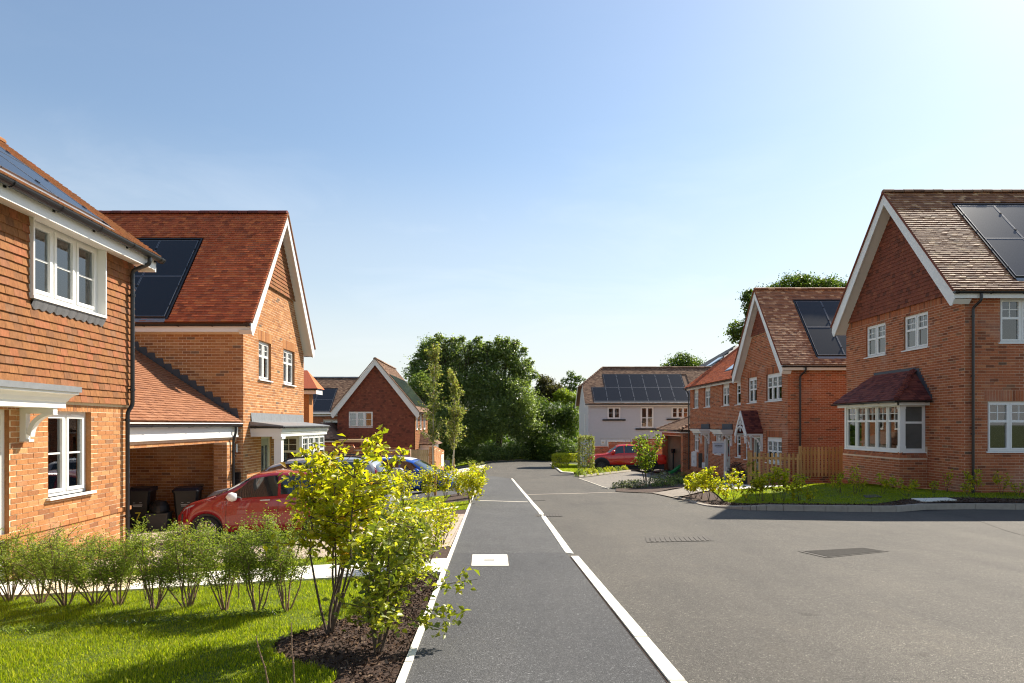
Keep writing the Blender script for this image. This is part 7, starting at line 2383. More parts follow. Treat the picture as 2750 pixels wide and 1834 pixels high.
def make_shrub(name, label, cat, base, H, spread, nst, mat, L, Wd, nleaf, bark='bark', low=.35, r0=.009, twigs=5, twl=.22, group=None, nparts=0, lean=(0, 0), jit=.04, vshape=.25, extra=(), taper=.12):
    t = thing(name, label, cat, base, group)
    base = Vector(base)
    mb = MB(); pts = []
    segs = []
    for i in range(nst):
        q = 2 * math.pi * (i + R.uniform(-.3, .3)) / nst
        k = R.uniform(.35, 1.0) if nst > 1 else .15
        h = H * R.uniform(.80, 1.0) * (1 - taper * k)
        tip = base + Vector((math.cos(q) * spread * k + lean[0], math.sin(q) * spread * k + lean[1], h))
        st = base + Vector((math.cos(q), math.sin(q), 0)) * r0 * R.uniform(.5, 3.0) + Vector((0, 0, -.03))
        ln = stem_line(st, tip, vshape * .4, 7)
        mb.tube(ln, r0, 5, r2=r0 * .3)
        for j in range(len(ln) - 1):
            if j / (len(ln) - 1) >= low: segs.append((ln[j], ln[j + 1]))
        for k2 in range(twigs):
            u = R.uniform(low, .97)
            x = u * (len(ln) - 1); j = min(len(ln) - 2, int(x)); p = ln[j].lerp(ln[j + 1], x - j)
            d = Vector((R.gauss(0, 1), R.gauss(0, 1), R.uniform(.15, 1.0))).normalized()
            q_ = p + d * H * twl * R.uniform(.5, 1.15)
            l2 = stem_line(p, q_, .15, 4)
            mb.tube(l2, r0 * .42, 4, r2=r0 * .15)
            for j in range(3): segs.append((l2[j], l2[j + 1])); segs.append((l2[j], l2[j + 1]))
    for (a, b) in extra:
        l2 = stem_line(Vector(a), Vector(b), .15, 6); mb.tube(l2, r0 * .6, 5, r2=r0 * .15)
        for j in range(2, 5): segs += [(l2[j], l2[j + 1])] * 5
    mb.build('stems', M[bark], t)
    lens = np.array([(b - a).length for a, b in segs]); pr = lens / lens.sum()
    idx = NR.choice(len(segs), size=nleaf, p=pr)
    A = np.array([segs[i][0][:] for i in idx]); B_ = np.array([segs[i][1][:] for i in idx])
    u = NR.uniform(0, 1, (nleaf, 1))
    P_ = A + (B_ - A) * u + NR.normal(size=(nleaf, 3)) * jit
    if nparts:
        order = np.argsort(np.linalg.norm(P_, axis=1)); P_ = P_[order]
        single_leaves(t, P_, L, Wd, mat, nparts); P_ = P_[nparts:]
    leaf_part(t, P_, L, Wd, mat)
    return t

def make_tree(name, label, base, clumps, trunk_r, mat, leaf, n, bark='bark_tree', cat='tree', group=None, limbs=6, top=None, sub=26, fill=.55, subr=.30, up=.5):
    """clumps: (x, y, z, rx, ry, rz) in the world"""
    base = Vector(base)
    t = thing(name, label, cat, base, group)
    mb = MB()
    cc = [Vector(c[:3]) for c in clumps]
    topc = max(cc, key=lambda c: c.z)
    mid = base.lerp(topc, .45) + Vector((R.gauss(0, .1), R.gauss(0, .1), 0))
    mb.tube([base + Vector((0, 0, -.2)), base.lerp(mid, .3), mid, topc], [trunk_r * 1.25, trunk_r, trunk_r * .7, trunk_r * .2], 8)
    for c in cc:
        s_ = base.lerp(mid, R.uniform(.5, 1.0))
        l = stem_line(s_, c, .2, 6, .01); mb.tube(l, [trunk_r * .5, trunk_r * .4, trunk_r * .32, trunk_r * .24, trunk_r * .16, trunk_r * .08], 6)
        for _ in range(limbs):
            e = c + Vector((R.gauss(0, .5), R.gauss(0, .5), R.gauss(0, .5))); 
            i_ = clumps[cc.index(c)]
            e = c + Vector((R.uniform(-1, 1) * i_[3], R.uniform(-1, 1) * i_[4], R.uniform(-.8, 1) * i_[5])) * .85
            mb.tube(stem_line(l[R.randint(2, 5)], e, .2, 5, .01), trunk_r * .12, 4, r2=trunk_r * .03)
    mb.build('trunk', M[bark], t)
    vol = np.array([c[3] * c[4] * c[5] for c in clumps]) ** .72; vol /= vol.sum()
    P_ = []; O_ = []
    for c, w in zip(clumps, vol):
        rad = np.array(c[3:]); rm = float(np.prod(rad)) ** (1 / 3)
        m = int(n * w)
        ns = max(8, int(sub * w * len(clumps) * 2.2))
        d = NR.normal(size=(ns, 3)); d /= np.linalg.norm(d, axis=1)[:, None]
        rr = np.where(NR.uniform(size=ns) < fill, NR.uniform(.70, 1.0, ns), NR.uniform(.15, .75, ns))
        sc = np.array(c[:3]) + d * rr[:, None] * rad
        k = NR.integers(0, ns, m)
        sz = NR.lognormal(0, .35, ns) * subr * .62 * rm
        g = NR.normal(size=(m, 3)) * np.array([1, 1, .62])
        p = sc[k] + g * sz[k][:, None]
        q = NR.uniform(size=m) < .22
        u = NR.normal(size=(m, 3)); u /= np.linalg.norm(u, axis=1)[:, None]
        p[q] = (np.array(c[:3]) + u * rad * (NR.uniform(.3, 1.0, (m, 1)) ** .6))[q]
        P_.append(p); O_.append(g * .5 + d[k] * .4)
    P_ = np.concatenate(P_); O_ = np.concatenate(O_)
    leaf_part(t, P_, leaf, leaf * .6, mat, 'crown', up, O_)
    return t

def frill(cl, n, Y, x0, x1, f, r=(7, 15)):
    """small leading shoots along the top of a crown"""
    out = list(cl)
    for _ in range(n):
        x = R.uniform(x0, x1); y = f(x) + R.uniform(-4, 12)
        q = R.uniform(*r); out.append(px_clump(x, y, Y + R.uniform(-2, 2), q, q * R.uniform(.8, 1.5)))
    return out

def px_clump(x, y, Y, rx, ry, dy=None):
    p = at(x, y, Y); k = Y / F
    return (p[0], Y + (R.uniform(-1, 1) * rx * k * .4 if dy is None else dy), p[2], rx * k, rx * k * .85, ry * k)

# ---- big trees at the end of the road
def gnd(x, Y): return ((x - CX) * Y / F, Y, road_z(Y) - .05)
make_tree('broadleaf_tree', 'tallest dark green tree behind the road end, its peak above the two young birches', gnd(1190, 77),
          [px_clump(1165, 945, 77, 45, 44), px_clump(1222, 960, 77, 55, 46), px_clump(1130, 1000, 77, 42, 46), px_clump(1190, 1040, 76, 70, 60), px_clump(1250, 1050, 76, 60, 60), px_clump(1175, 1130, 75, 70, 60), px_clump(1250, 1150, 75, 65, 60)] + [px_clump(x, y, 77, q, q * 1.15) for x, y, q in ((1178, 908, 13), (1160, 925, 15), (1196, 915, 10), (1130, 952, 16), (1112, 985, 14), (1215, 918, 14), (1240, 912, 13), (1262, 930, 14), (1103, 1030, 12), (1140, 935, 11))], .40, 'leaf_dark', .22, 58000, sub=40, subr=.26)
make_tree('broadleaf_tree', 'broad dark green tree right of the tallest one, behind the middle of the road end', gnd(1335, 78),
          [px_clump(1290, 955, 78, 42, 40), px_clump(1352, 952, 78, 48, 42), px_clump(1400, 1000, 78, 36, 40), px_clump(1310, 1030, 77, 62, 60), px_clump(1380, 1070, 77, 58, 58), px_clump(1320, 1120, 76, 66, 62), px_clump(1405, 1140, 76, 50, 55)] + [px_clump(x, y, 78, q, q * 1.15) for x, y, q in ((1285, 915, 13), (1310, 925, 12), (1340, 914, 14), (1362, 912, 10), (1385, 925, 14), (1405, 945, 13), (1420, 975, 14), (1435, 1005, 13), (1300, 935, 12))], .40, 'leaf_dark', .22, 58000, sub=40, subr=.26)
make_tree('broadleaf_tree', 'lower dark tree at the left flank, directly behind the young birches', gnd(1130, 73),
          [px_clump(1128, 1040, 73, 34, 40), px_clump(1150, 1110, 73, 42, 55), px_clump(1180, 1180, 73, 50, 50), px_clump(1118, 1110, 74, 28, 40)], .22, 'leaf_dark', .21, 22000)
make_tree('broadleaf_tree', 'rounded mid green tree between the dark trees and the boarded house', gnd(1440, 79),
          [px_clump(1440, 1110, 79, 48, 48), px_clump(1490, 1120, 79, 45, 45), px_clump(1460, 1170, 78, 60, 45), px_clump(1530, 1130, 79, 35, 50)], .25, 'leaf_oak', .22, 24000)
make_tree('broadleaf_tree', 'brownish green tree peeping up behind the right flank of the dark trees', gnd(1465, 86),
          [px_clump(1462, 1032, 86, 26, 28), px_clump(1485, 1055, 86, 30, 28), px_clump(1450, 1070, 86, 30, 30)], .2, 'leaf_brown', .27, 7000)
make_tree('broadleaf_tree', 'yellow green tree touching the end wall of the boarded house', gnd(1525, 84),
          [px_clump(1512, 1068, 84, 30, 26), px_clump(1540, 1080, 84, 28, 30), px_clump(1525, 1120, 83, 35, 35)], .2, 'leaf_lime', .25, 8000)
make_tree('wispy_tree', 'thin airy tree standing tallest beside the boarded house roof', gnd(1535, 92),
          [px_clump(1533, 1008, 92, 14, 14), px_clump(1516, 1024, 92, 12, 10), px_clump(1556, 1018, 92, 16, 9), px_clump(1540, 1040, 92, 20, 16), px_clump(1520, 1048, 92, 14, 12)], .14, 'leaf_oak', .28, 1300, fill=.8)
make_tree('bush', 'wide rounded green bush low in front of the trees, left of the boarded house', gnd(1490, 76),
          [px_clump(1490, 1205, 76, 55, 38), px_clump(1445, 1215, 76, 45, 28), px_clump(1535, 1220, 76, 35, 26)], .1, 'leaf_oak', .19, 15000, cat='bush', up=.9)
make_tree('bush', 'dark tangled bush at the foot of the big trees by the far verge', gnd(1290, 75),
          [px_clump(1230, 1220, 74.5, 50, 24), px_clump(1310, 1218, 75, 60, 26), px_clump(1390, 1215, 76, 50, 25)], .1, 'leaf_dark', .19, 15000, cat='bush')
# woodland floor and far backdrop trees so no bare horizon shows
make_tree('broadleaf_tree', 'distant domed green tree showing over the ridge of the boarded house', gnd(1845, 95),
          [px_clump(1845, 985, 95, 52, 36), px_clump(1800, 1000, 95, 40, 24), px_clump(1880, 1000, 95, 36, 26)], .3, 'leaf_oak', .30, 9000)
bk = []
for i in range(14):
    bk.append(None)
xs_ = [-70, -58, -47, -37, -29, -21, 26, 36, 47, 58, 70]
for i, x in enumerate(xs_):
    pass
nb = 9000
P_ = np.stack([NR.uniform(-140, 150, nb * 2), NR.uniform(118, 150, nb * 2), np.zeros(nb * 2)], 1)
hh = 3.2 + 1.6 * np.sin(P_[:, 0] * .11) + 1.1 * np.sin(P_[:, 0] * .37 + 1) 
P_[:, 2] = -4.1 + NR.uniform(0, 1, nb * 2) ** .7 * np.maximum(1.5, hh)
v, f = leaf_geo(P_, 1.1, .75, .5)
np_mesh('far_woodland', v, f, 3, M['leaf_oak'], None, 'stuff')
# ---- oak over the terrace
make_tree('oak_tree', 'spreading oak rising behind the terrace gable and bay house roof', (19.5, 46, -3),
          [px_clump(2150, 765, 46, 55, 28), px_clump(2090, 775, 46, 32, 20), px_clump(2200, 775, 46, 45, 22), px_clump(2245, 772, 46, 36, 24), px_clump(2120, 805, 46, 90, 40), px_clump(2010, 800, 46, 24, 20), px_clump(2012, 835, 46, 20, 22), px_clump(1985, 890, 46, 32, 30), px_clump(2040, 870, 46, 50, 40), px_clump(2300, 790, 46, 60, 40)],
          .35, 'leaf_oak', .17, 24000, sub=20, subr=.36)

# ---- young birches with stakes
def birch(label, xb, yb, ytop, Y, cl, n):
    b = ((xb - CX) * Y / F, Y, GZ((xb - CX) * Y / F, Y))
    t = thing('birch_tree', label, 'tree', b, 'young birches by the far drive')
    mb = MB(); top = Vector(at(xb + 6, ytop + 10, Y))
    tl = stem_line(b, top, .02, 9, .004); mb.tube(tl, .055, 8, r2=.012)
    P_ = []
    for i in range(46):
        u = R.uniform(.28, .98); x = u * 8; j = min(7, int(x)); p = tl[j].lerp(tl[j + 1], x - j)
        ln = R.uniform(.7, 1.7) * (1.2 - u * .75)
        q = p + Vector((R.gauss(0, .5), R.gauss(0, .5), R.uniform(.5, 1.2))).normalized() * ln
        l2 = stem_line(p, q, .15, 5); mb.tube(l2, .012, 4, r2=.004)
        for k in range(4): P_.append((l2[k], l2[k + 1]))
    mb.build('trunk', M['bark_birch'], t)
    m = int(n * 1.25); idx = NR.integers(0, len(P_), m)
    A = np.array([P_[i][0][:] for i in idx]); B_ = np.array([P_[i][1][:] for i in idx])
    pts = A + (B_ - A) * NR.uniform(0, 1, (m, 1)) + NR.normal(size=(m, 3)) * .09
    leaf_part(t, pts, .13, .085, 'leaf_birch', 'crown')
    st = MB(); o = Vector(b) + Vector((.14, -.05, 0)); st.tube([o + Vector((0, 0, -.2)), o + Vector((0, 0, 1.3))], .035, 8)
    tag(st.build('tree_stake', M['wood'], None), 'round timber stake tied beside the ' + ('left' if xb < 1190 else 'right') + ' young birch', 'stake')
birch('slender birch with a bare lower trunk, nearer the dark gable house', 1162, 1250, 925, 38.5, None, 1500)
birch('slender birch standing beside the beige cabinet and golden hedge', 1213, 1263, 990, 39.5, None, 1900)

# ---- tall yellow green shrub and the lower green one beside the path
bA = G(884, 1700)
make_shrub('serviceberry_shrub', 'tall many stemmed shrub with bright yellow green leaves at the edge of the near lawn', 'shrub', bA, 1.68, .46, 8, 'leaf_yellow', .066, .036, 3000, low=.45, r0=.012, twigs=13, twl=.21, nparts=300, jit=.035, vshape=.3, lean=(.06, .1),
           extra=[(Vector(bA) + Vector((.15, .1, 1.1)), Vector(at(1028, 1160, 5.3))), (Vector(bA) + Vector((.1, 0, .9)), Vector(at(1040, 1310, 5.2))), (Vector(bA) + Vector((.0, 0, .9)), Vector(at(770, 1290, 5.2)))])
bG = G(1013, 1752)
make_shrub('green_shrub', 'dense mid green shrub leaning from the mulch bed over the path kerb', 'shrub', bG, 1.02, .42, 9, 'leaf_green', .058, .034, 2000, low=.22, r0=.009, twigs=9, twl=.28, nparts=300, jit=.04, lean=(.10, .22),
           extra=[(Vector(bG) + Vector((.1, .1, .4)), Vector(at(1285, 1555, 4.95))), (Vector(bG) + Vector((.1, .1, .3)), Vector(at(1235, 1650, 4.9))), (Vector(bG) + Vector((.1, .05, .25)), Vector(at(1190, 1690, 4.8)))])
for (x, y, H, sp, n, m, lab) in ((1100, 1600, .80, .30, 900, 'leaf_green', 'green leafy shrub just behind the leaning one in the mulch bed'),
                                (1150, 1510, .80, .30, 900, 'leaf_yellow', 'airy yellow green shrub in the mulch bed near the white flag path'),
                                (1075, 1520, .95, .25, 800, 'leaf_yellow', 'lanky yellow green shrub left in the mulch bed before the flag path'),
                                (1188, 1462, .62, .22, 500, 'leaf_yellow', 'last small shrub of the bed beside the block paved drive')):
    make_shrub('shrub', lab, 'shrub', G(x, y), H, sp, 6, m, .05, .03, n, low=.25, r0=.007, twigs=7, twl=.26, jit=.04)
for (x, y, H, sp, n, lab) in ((1262, 1352, .95, .35, 700, 'thin yellow green shrub by the path, nearest of those past the block drive'), (1232, 1330, .85, .30, 500, 'thin shrub behind the nearest one past the block drive'),
                             (1275, 1335, 1.0, .35, 700, 'bushiest thin shrub beside the path opposite the thin path joint'), (1150, 1345, 1.1, .4, 600, 'yellow leaved shrub in front of the pale grey pillar'), (1195, 1340, 1.2, .3, 450, 'yellow leaved sapling tied to the square stake'), (1085, 1362, 1.2, .35, 600, 'yellow green shrub at the tail of the silver car')):
    make_shrub('shrub', lab, 'shrub', G(x, y), H, sp, 6, 'leaf_yellow', .085, .05, n, low=.25, r0=.008, twigs=6, twl=.25, jit=.05)
q = G(1169, 1331); st = MB(); st.box(Fr(q, X_, Z_), -.045, .045, -.2, (1331 - 1252) * q[1] / F, -.04, .04)
tag(st.build('square_stake', M['wood'], None), 'square timber stake with a dark top before the blue car', 'stake')
make_shrub('shrub', 'dry looking small shrub on the far lawn patch by the path', 'shrub', G(1277, 1266), .8, .7, 8, 'leaf_birch', .10, .06, 500, low=.15, r0=.01, twigs=5)

# ---- hedge row of young feathery shrubs on the near lawn
hx = [29, 111, 176, 255, 318, 415, 505, 605, 689, 768]
hy_ = [1617, 1620, 1628, 1625, 1628, 1634, 1634, 1640, 1644, 1642]
ht = [1385, 1392, 1384, 1398, 1392, 1380, 1372, 1368, 1362, 1352]
names = ['first', 'second', 'third', 'fourth', 'fifth', 'sixth', 'seventh', 'eighth', 'ninth', 'tenth']
for i in range(10):
    b = G(hx[i], hy_[i]); H = (hy_[i] - ht[i]) * b[1] / F * R.uniform(1.0, 1.14)
    make_shrub('hedge_shrub', 'feathery young hedge shrub, %s from the left in the row across the near lawn' % names[i], 'shrub', b, H, R.uniform(.36, .46), R.randint(7, 10), 'leaf_hedge', .023, .011, R.randint(5200, 7000), taper=.42, bark='bark_pale', low=R.uniform(.30, .42), r0=.009, twigs=15, twl=.16, group='young hedge row across the near lawn', jit=.030, vshape=.15)
b = G(-45, 1615); make_shrub('hedge_shrub', 'feathery hedge shrub cut by the left edge of the picture', 'shrub', b, .83, .27, 7, 'leaf_hedge', .024, .013, 4200, bark='bark_pale', low=.42, r0=.010, twigs=12, twl=.17, group='young hedge row across the near lawn', jit=.030, vshape=.15)
for (x, y, H, lab) in ((70, 1600, .78, 'shoot with larger yellow leaves between the first hedge shrubs'), (395, 1612, .83, 'yellow leaved shoot rising in front of the numbered bin'), (512, 1618, .90, 'tallest yellow leaved shoot before the nose of the red car'), (640, 1612, .62, 'yellow leaved shoot among the right hand hedge shrubs'), (166, 1606, .66, 'yellow leaved shoot before the lower window')):
    make_shrub('yellow_shoot', lab, 'plant', G(x, y), H, .10, 3, 'leaf_yellow', .05, .028, 75, low=.5, r0=.005, twigs=3, twl=.14, jit=.02)
# bare twigs in the foreground lawn
for i, (p, q, lab) in enumerate(((at(735, 1850, 3.75), at(686, 1708, 3.8), 'bare brown twig sticking up from the near lawn, the left one'), (at(803, 1850, 3.7), at(782, 1672, 3.8), 'taller bare brown twig sticking up from the near lawn beside the mulch'))):
    mb = MB(); p = Vector(p); p.z = GZ(p.x, p.y) - .02
    l = stem_line(p, q, .05, 8, .012); mb.tube(l, .0055, 6, r2=.003)
    for k in range(2, 7): mb.tube([l[k] - Vector((0, 0, .004)), l[k] + Vector((0, 0, .004))], .0065, 6)
    tag(mb.build('twig', M['bark_pale'], None), lab, 'twig')

# ---- shrubs in the bed along the curved kerb: base pixel, top pixel, spread, leaves
def on_lawn(x, y):
    X, Y = GH(x, y, HR); return (X, Y, HR(X, Y))
sap = [(1868, 1333, 1262, .34, 380), (1884, 1337, 1256, .30, 330), (1903, 1340, 1250, .24, 260), (1856, 1330, 1283, .28, 240), (1925, 1338, 1284, .22, 150), (1972, 1342, 1254, .26, 230), (1948, 1340, 1300, .18, 70), (2004, 1345, 1292, .22, 70), (2035, 1345, 1278, .24, 170), (2050, 1346, 1250, .26, 210), (2078, 1346, 1243, .16, 140), (2104, 1347, 1240, .20, 210), (2130, 1347, 1300, .20, 60), (2146, 1346, 1264, .18, 120), (2172, 1347, 1300, .20, 70)]
for i, (x, y, yt, sp, n) in enumerate(sap):
    b = on_lawn(x, y); H = (y - yt) * b[1] / F
    lab = 'young yellow green shrub in the kerb bed, %s from its left end' % (names + ['eleventh', 'twelfth', 'thirteenth', 'fourteenth', 'fifteenth'])[i]
    make_shrub('young_shrub', lab, 'shrub', b, H, sp, 4, 'leaf_yellow', .075, .05, int(n * 1.5), low=.35 if n > 100 else .2, r0=.006, twigs=5, twl=.22, jit=.03, group='young shrubs along the curved kerb')
wallp = [(2256, 1325, 1262, .30, 160), (2296, 1328, 1248, .22, 130), (2310, 1322, 1275, .20, 70), (2370, 1326, 1268, .28, 180), (2436, 1332, 1280, .34, 240), (2508, 1324, 1288, .16, 60), (2545, 1322, 1260, .22, 60), (2612, 1326, 1252, .30, 190), (2600, 1330, 1290, .20, 70), (2668, 1322, 1244, .18, 80), (2690, 1328, 1262, .26, 110), (2735, 1330, 1285, .22, 80)]
for i, (x, y, yt, sp, n) in enumerate(wallp):
    b = on_lawn(x, y); H = (y - yt) * b[1] / F
    lab = 'thin green shrub in the shade of the bay house, %s from the left' % (names + ['eleventh', 'twelfth'])[i]
    make_shrub('young_shrub', lab, 'shrub', b, H, sp, 4, 'leaf_yellow', .065, .045, n, low=.35, r0=.006, twigs=4, twl=.22, jit=.03, group='shrubs before the bay house')
# small tree before the pickup and the bed round it
b = G(1737, 1307); Ht = (1307 - 1150) * b[1] / F
make_shrub('small_tree', 'small sapling tree with light leaves standing in front of the red pickup', 'tree', b, Ht, .55, 4, 'leaf_lime', .13, .075, 700, low=.38, r0=.022, twigs=16, twl=.14, jit=.07, vshape=.1)

def mound(name, label, cat, base, rx, ry, h, mat, leaf, n, group=None):
    t = thing(name, label, cat, base, group)
    d = NR.normal(size=(n, 3)); d /= np.linalg.norm(d, axis=1)[:, None]; d[:, 2] = np.abs(d[:, 2])
    bump_ = 1 + .12 * np.sin(d[:, 0] * 7 + base[0] * 3) * np.sin(d[:, 1] * 6 + base[1])
    p = np.array(base) + d * np.array([rx, ry, h]) * (NR.uniform(.72, 1.02, n) * bump_)[:, None]
    leaf_part(t, p, leaf, leaf * .5, mat, 'foliage', .4, d)
    mb = MB()
    for k in range(5):
        mb.tube([Vector(base) + Vector((0, 0, -.03)), Vector(base) + Vector((R.uniform(-.5, .5) * rx, R.uniform(-.5, .5) * ry, h * .7))], .008, 4)
    mb.build('stems', M['bark'], t)
    return t
lv = [(1668, 1312, .40, .30, 'leaf_grey'), (1692, 1312, .42, .33, 'leaf_grey'), (1714, 1312, .42, .36, 'leaf_grey'), (1762, 1309, .45, .50, 'leaf_grey'), (1784, 1308, .50, .62, 'leaf_grey'), (1806, 1307, .42, .42, 'leaf_oak'), (1826, 1305, .42, .40, 'leaf_oak'), (1848, 1303, .40, .36, 'leaf_grey'), (1868, 1300, .4, .35, 'leaf_oak')]
for i, (x, y, r_, h, m) in enumerate(lv):
    mound('bedding_plant', 'low %s mound plant in the bed by the parking bay, %s from the road' % ('silvery' if m == 'leaf_grey' else 'dark green', names[i]), 'plant', G(x, y), r_, r_, h, m, .075, 420, 'mound plants by the parking bay')
for i in range(13):
    u = i / 12; x = 1562 + (1762 - 1562) * u; y = 1281 + (1255.5 - 1281) * u
    b = G(x, y); b = (b[0], b[1] + .45, b[2])
    mound('box_ball', 'clipped box ball in the low row before the pickup, %s from the road' % (names + ['eleventh', 'twelfth', 'thirteenth'])[i], 'shrub', b, .34, .30, .42 - .08 * u, 'leaf_gold' if i % 3 else 'leaf_lime', .07, 380, 'clipped box balls before the pickup')

def hedge_block(name, label, fr, a, c, h, mat, leaf, n, z0=0.0):
    o = fr.p(a / 2, 0, 0); t = thing(name, label, 'hedge', o)
    p = NR.uniform(0, 1, (n, 3)); face = NR.integers(0, 5, n)
    p[face == 0, 2] = 1; p[face == 1, 0] = 0; p[face == 2, 0] = 1; p[face == 3, 1] = 0; p[face == 4, 1] = 1
    p += NR.normal(size=p.shape) * .035
    w = np.array([fr.p(q[0] * a, z0 + q[2] * h, q[1] * c)[:] for q in p])
    leaf_part(t, w, leaf, leaf * .55, mat, 'foliage', .3, (p - .5))
    mb = MB()
    for k in range(6): mb.tube([fr.p(a * (k + .5) / 6, -.05, c / 2), fr.p(a * (k + .5) / 6, h * .8, c / 2)], .012, 5)
    mb.build('stems', M['bark'], t)
    return t
q = G(1482, 1258); hedge_block('golden_hedge', 'clipped golden hedge block at the corner of the far lawn', Fr(q, (.97, -.25, 0), Z_), 1.0, -2.2, (1258 - 1221) * q[1] / F, 'leaf_gold', .10, 2200)
q = G(1512, 1240); hedge_block('golden_hedge', 'golden hedge strip running behind the far lawn to the boarded house', Fr(q, X_, Z_), 2.4, -.9, (1240 - 1219) * q[1] / F, 'leaf_gold', .11, 2000)
q = G(1197, 1264); hedge_block('golden_hedge', 'golden clipped hedge behind the beige cabinet', Fr((q[0], q[1] + 1.2, q[2]), X_, Z_), .75, -.9, 1.05, 'leaf_gold', .09, 1300)
q = G(1556, 1274); hedge_block('climber', 'ragged climber covered pier in front of the red brick wall', Fr(q, X_, Z_), .85, -.6, (1276 - 1178) * q[1] / F, 'leaf_birch', .11, 2300)
tt_ = bpy.data.objects[list(OFF)[-2]] if False else None
# plants before the terrace and in the planters
mound('planter_shrub', 'dark purple shrub growing in the larger planter', 'shrub', PL1[1], .34, .34, .52, 'leaf_purple', .07, 500)
mound('planter_shrub', 'dark shrub growing in the second planter by the picket fence', 'shrub', PL2[1], .30, .30, .45, 'leaf_dark', .07, 400)
make_shrub('young_shrub', 'bright green young shrub beside the large planter', 'shrub', (10.05, 26.4, GZ(10.05, 26.4)), 1.15, .3, 5, 'leaf_green', .10, .06, 400, low=.3, twigs=5)
for i, (X, Y, r_, h, m, lb) in enumerate(((11.2, 40.9, .55, .45, 'leaf_dark', 'dark low shrub by the white display box'), (11.3, 37.6, .5, .5, 'leaf_dark', 'dark low shrub between the two grey doors'), (11.3, 36.7, .45, .4, 'leaf_dark', 'low dark shrub left of the nearer grey door'), (11.2, 34.0, .6, .45, 'leaf_purple', 'purple brown low shrub right of the nearer grey door'), (11.1, 32.8, .6, .5, 'leaf_dark', 'dark low shrub beneath the narrow terrace window'),
                                    (6.9, 25.8, .5, .42, 'leaf_dark', 'dark bed plant between the bay and the flag path'), (7.7, 26.3, .5, .40, 'leaf_purple', 'purple bed plant near the bend of the flag path'), (6.1, 24.6, .5, .45, 'leaf_dark', 'dark bed plant behind the brightest yellow shrubs'), (8.2, 25.2, .4, .35, 'leaf_dark', 'small dark bed plant nearest the flag path'))):
    mound('low_shrub', lb, 'shrub', (X, Y, GZ(X, Y)), r_, r_, h, m, .08, 420)

# ---- bark chips and grass
def in_poly(P_, poly):
    x, y = P_[:, 0], P_[:, 1]; ins = np.zeros(len(P_), bool); n = len(poly)
    for i in range(n):
        x0, y0 = poly[i][:2]; x1, y1 = poly[(i + 1) % n][:2]
        c = ((y0 > y) != (y1 > y)) & (x < (x1 - x0) * (y - y0) / (y1 - y0 + 1e-12) + x0)
        ins ^= c
    return ins
def scatter(poly, n, y_pow=None):
    a = np.array([p[:2] for p in poly]); lo, hi = a.min(0), a.max(0)
    P_ = NR.uniform(lo, hi, (n, 2))
    return P_[in_poly(P_, poly)]
def chips(poly, n, hf, dz=.004, s=.035):
    P_ = scatter(poly, n)
    m = len(P_); z = np.array([hf(x, y) for x, y in P_]) + dz
    pts = np.column_stack([P_, z + NR.uniform(0, .02, m)])
    v, f = leaf_geo(pts, s, s * .45, .6, fold=.1, lj=.6)
    np_mesh('bark_chips', v, f, 3, M['chip'], None, 'stuff')
BED_L = [(lx(2.2), 2.2), (lx(7.7), 7.7)] + [(-1.25, 7.7), (-1.22, 6.6), (-1.30, 5.9), (-1.5, 5.55), (-1.74, 5.25), (-1.72, 4.95), (-1.45, 4.62), (-1.06, 4.3), (-1.0, 3.7), (-0.98, 2.2)]
chips(BED_L, 9000, GZ)
chips(list(lawn_edge) + list(reversed(soil_in)), 7000, HR, s=.055)

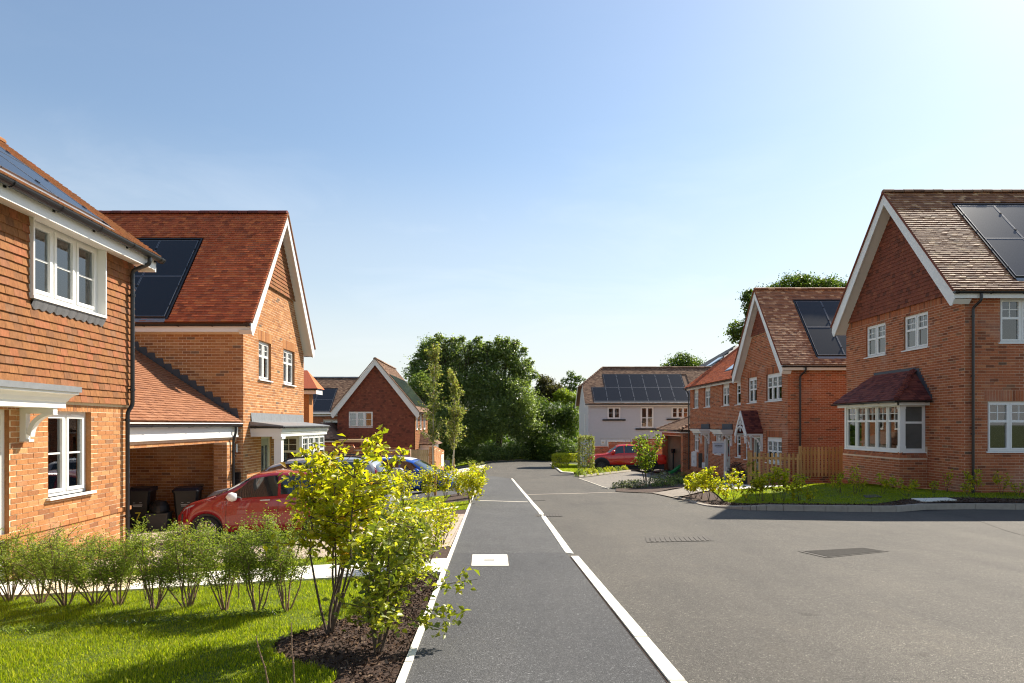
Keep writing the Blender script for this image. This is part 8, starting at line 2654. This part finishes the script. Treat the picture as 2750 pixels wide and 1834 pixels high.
def grass(poly, dens, hf, h, w, mat='grass', lean=.5, seg=2, dz=0.0, clip=None):
    a = np.array([p[:2] for p in poly]); lo, hi = a.min(0), a.max(0)
    n = int(dens * (hi[0] - lo[0]) * (hi[1] - lo[1]))
    P_ = NR.uniform(lo, hi, (n, 2)); k = in_poly(P_, poly)
    if clip is not None: k &= clip(P_)
    P_ = P_[k]; n = len(P_)
    z = np.array([hf(x, y) for x, y in P_]) + dz - .004
    # tufty variation
    tf = .75 + .35 * np.sin(P_[:, 0] * 5.1 + 2 * np.sin(P_[:, 1] * 3.3)) * np.sin(P_[:, 1] * 4.3 + 1.7)
    H = h * tf * NR.uniform(.55, 1.25, n); q = NR.uniform(0, 2 * math.pi, n)
    q2 = q + math.pi / 2
    d = np.column_stack([np.cos(q), np.sin(q), np.zeros(n)]); s = np.column_stack([np.cos(q2), np.sin(q2), np.zeros(n)])
    b = np.column_stack([P_, z]); ln = NR.uniform(.1, lean * 1.6, n)[:, None] * H[:, None]
    up = np.array([0, 0, 1.0])
    W_ = (w * NR.uniform(.7, 1.3, n))[:, None]
    if seg == 1:
        v = np.stack([b - s * W_ / 2, b + s * W_ / 2, b + up * H[:, None] * .92 + d * ln], 1).reshape(-1, 3)
        f = np.arange(n * 3)
    else:
        m = b + up * H[:, None] * .6 + d * ln * .3
        v = np.stack([b - s * W_ / 2, b + s * W_ / 2, m + s * W_ * .4, m - s * W_ * .4, b + up * H[:, None] * .92 + d * ln], 1).reshape(-1, 3)
        i = np.arange(n)[:, None] * 5
        f = np.concatenate([i, i + 1, i + 2, i, i + 2, i + 3, i + 3, i + 2, i + 4], 1).ravel()
    return np_mesh('grass', v, f, 3, M[mat], None, 'stuff')
vis = lambda P_: (np.abs(P_[:, 0] * 1775 / P_[:, 1] + 1345 - 1375) < 1480) & (P_[:, 1] > 3.3)
near_l = lambda P_: vis(P_) & (P_[:, 1] < 5.6)
far_l = lambda P_: vis(P_) & (P_[:, 1] >= 5.6)
LN = [p for p in LAWN_L]
grass([(-6.5, 2.2)] + LN[1:11] + [(-6.5, 7.7)], 9000, GZ, .050, .0042, clip=near_l)
grass([(-6.8, 2.2)] + LN[1:11] + [(-6.8, 7.7)], 7000, GZ, .052, .0055, clip=far_l, seg=1)
grass([(-6.35, 8.74), (lx(8.8) - 0.6, 8.74), (lx(9.4) - 0.6, 9.45), (-6.35, 9.45)], 5000, GZ, .05, .007, seg=1)
grass([(-3.3, 15.2), (-2.62, 15.2), (-2.62, 16.0), (lx(16), 16.05), (lx(18.8), 18.8), (-6.0, 18.8), (-6.0, 17.7), (-3.7, 17.65)], 1500, GZ, .05, .012, seg=1)
grass([(lx(18.8) - .8, 18.85), (-6.0, 18.85), (-6.0, 22.6), (lx(22.6) - .8, 22.6)], 1000, GZ, .05, .014, seg=1)
grass(LAWN_R, 1900, HR, .045, .010, seg=1, clip=lambda P_: P_[:, 0] < 14.5)
grass(LF, 500, GZ, .05, .03, seg=1, dz=.03); grass(FL, 300, GZ, .06, .035, seg=1, dz=.05)
grass([(-6, 72.7), (-3.5, 72.8), (7.5, 79.4), (11, 82), (11, 86), (-8, 86)], 120, GZ, .12, .06, seg=1, dz=.05)
# rough tufts along the mulch edge and under the hedge row
tp = []
for i in range(900):
    x = R.uniform(-5.0, -2.0); tp.append((x, 6.12 + .02 * x + R.gauss(0, .06)))
tp = np.array(tp); z = np.array([GZ(x, y) for x, y in tp])
pts = np.column_stack([tp, z + NR.uniform(.005, .05, len(tp))])
v, f = leaf_geo(pts, .075, .010, .2, fold=.05); np_mesh('grass_tufts', v, f, 3, M['leaf_dark'], None, 'stuff')
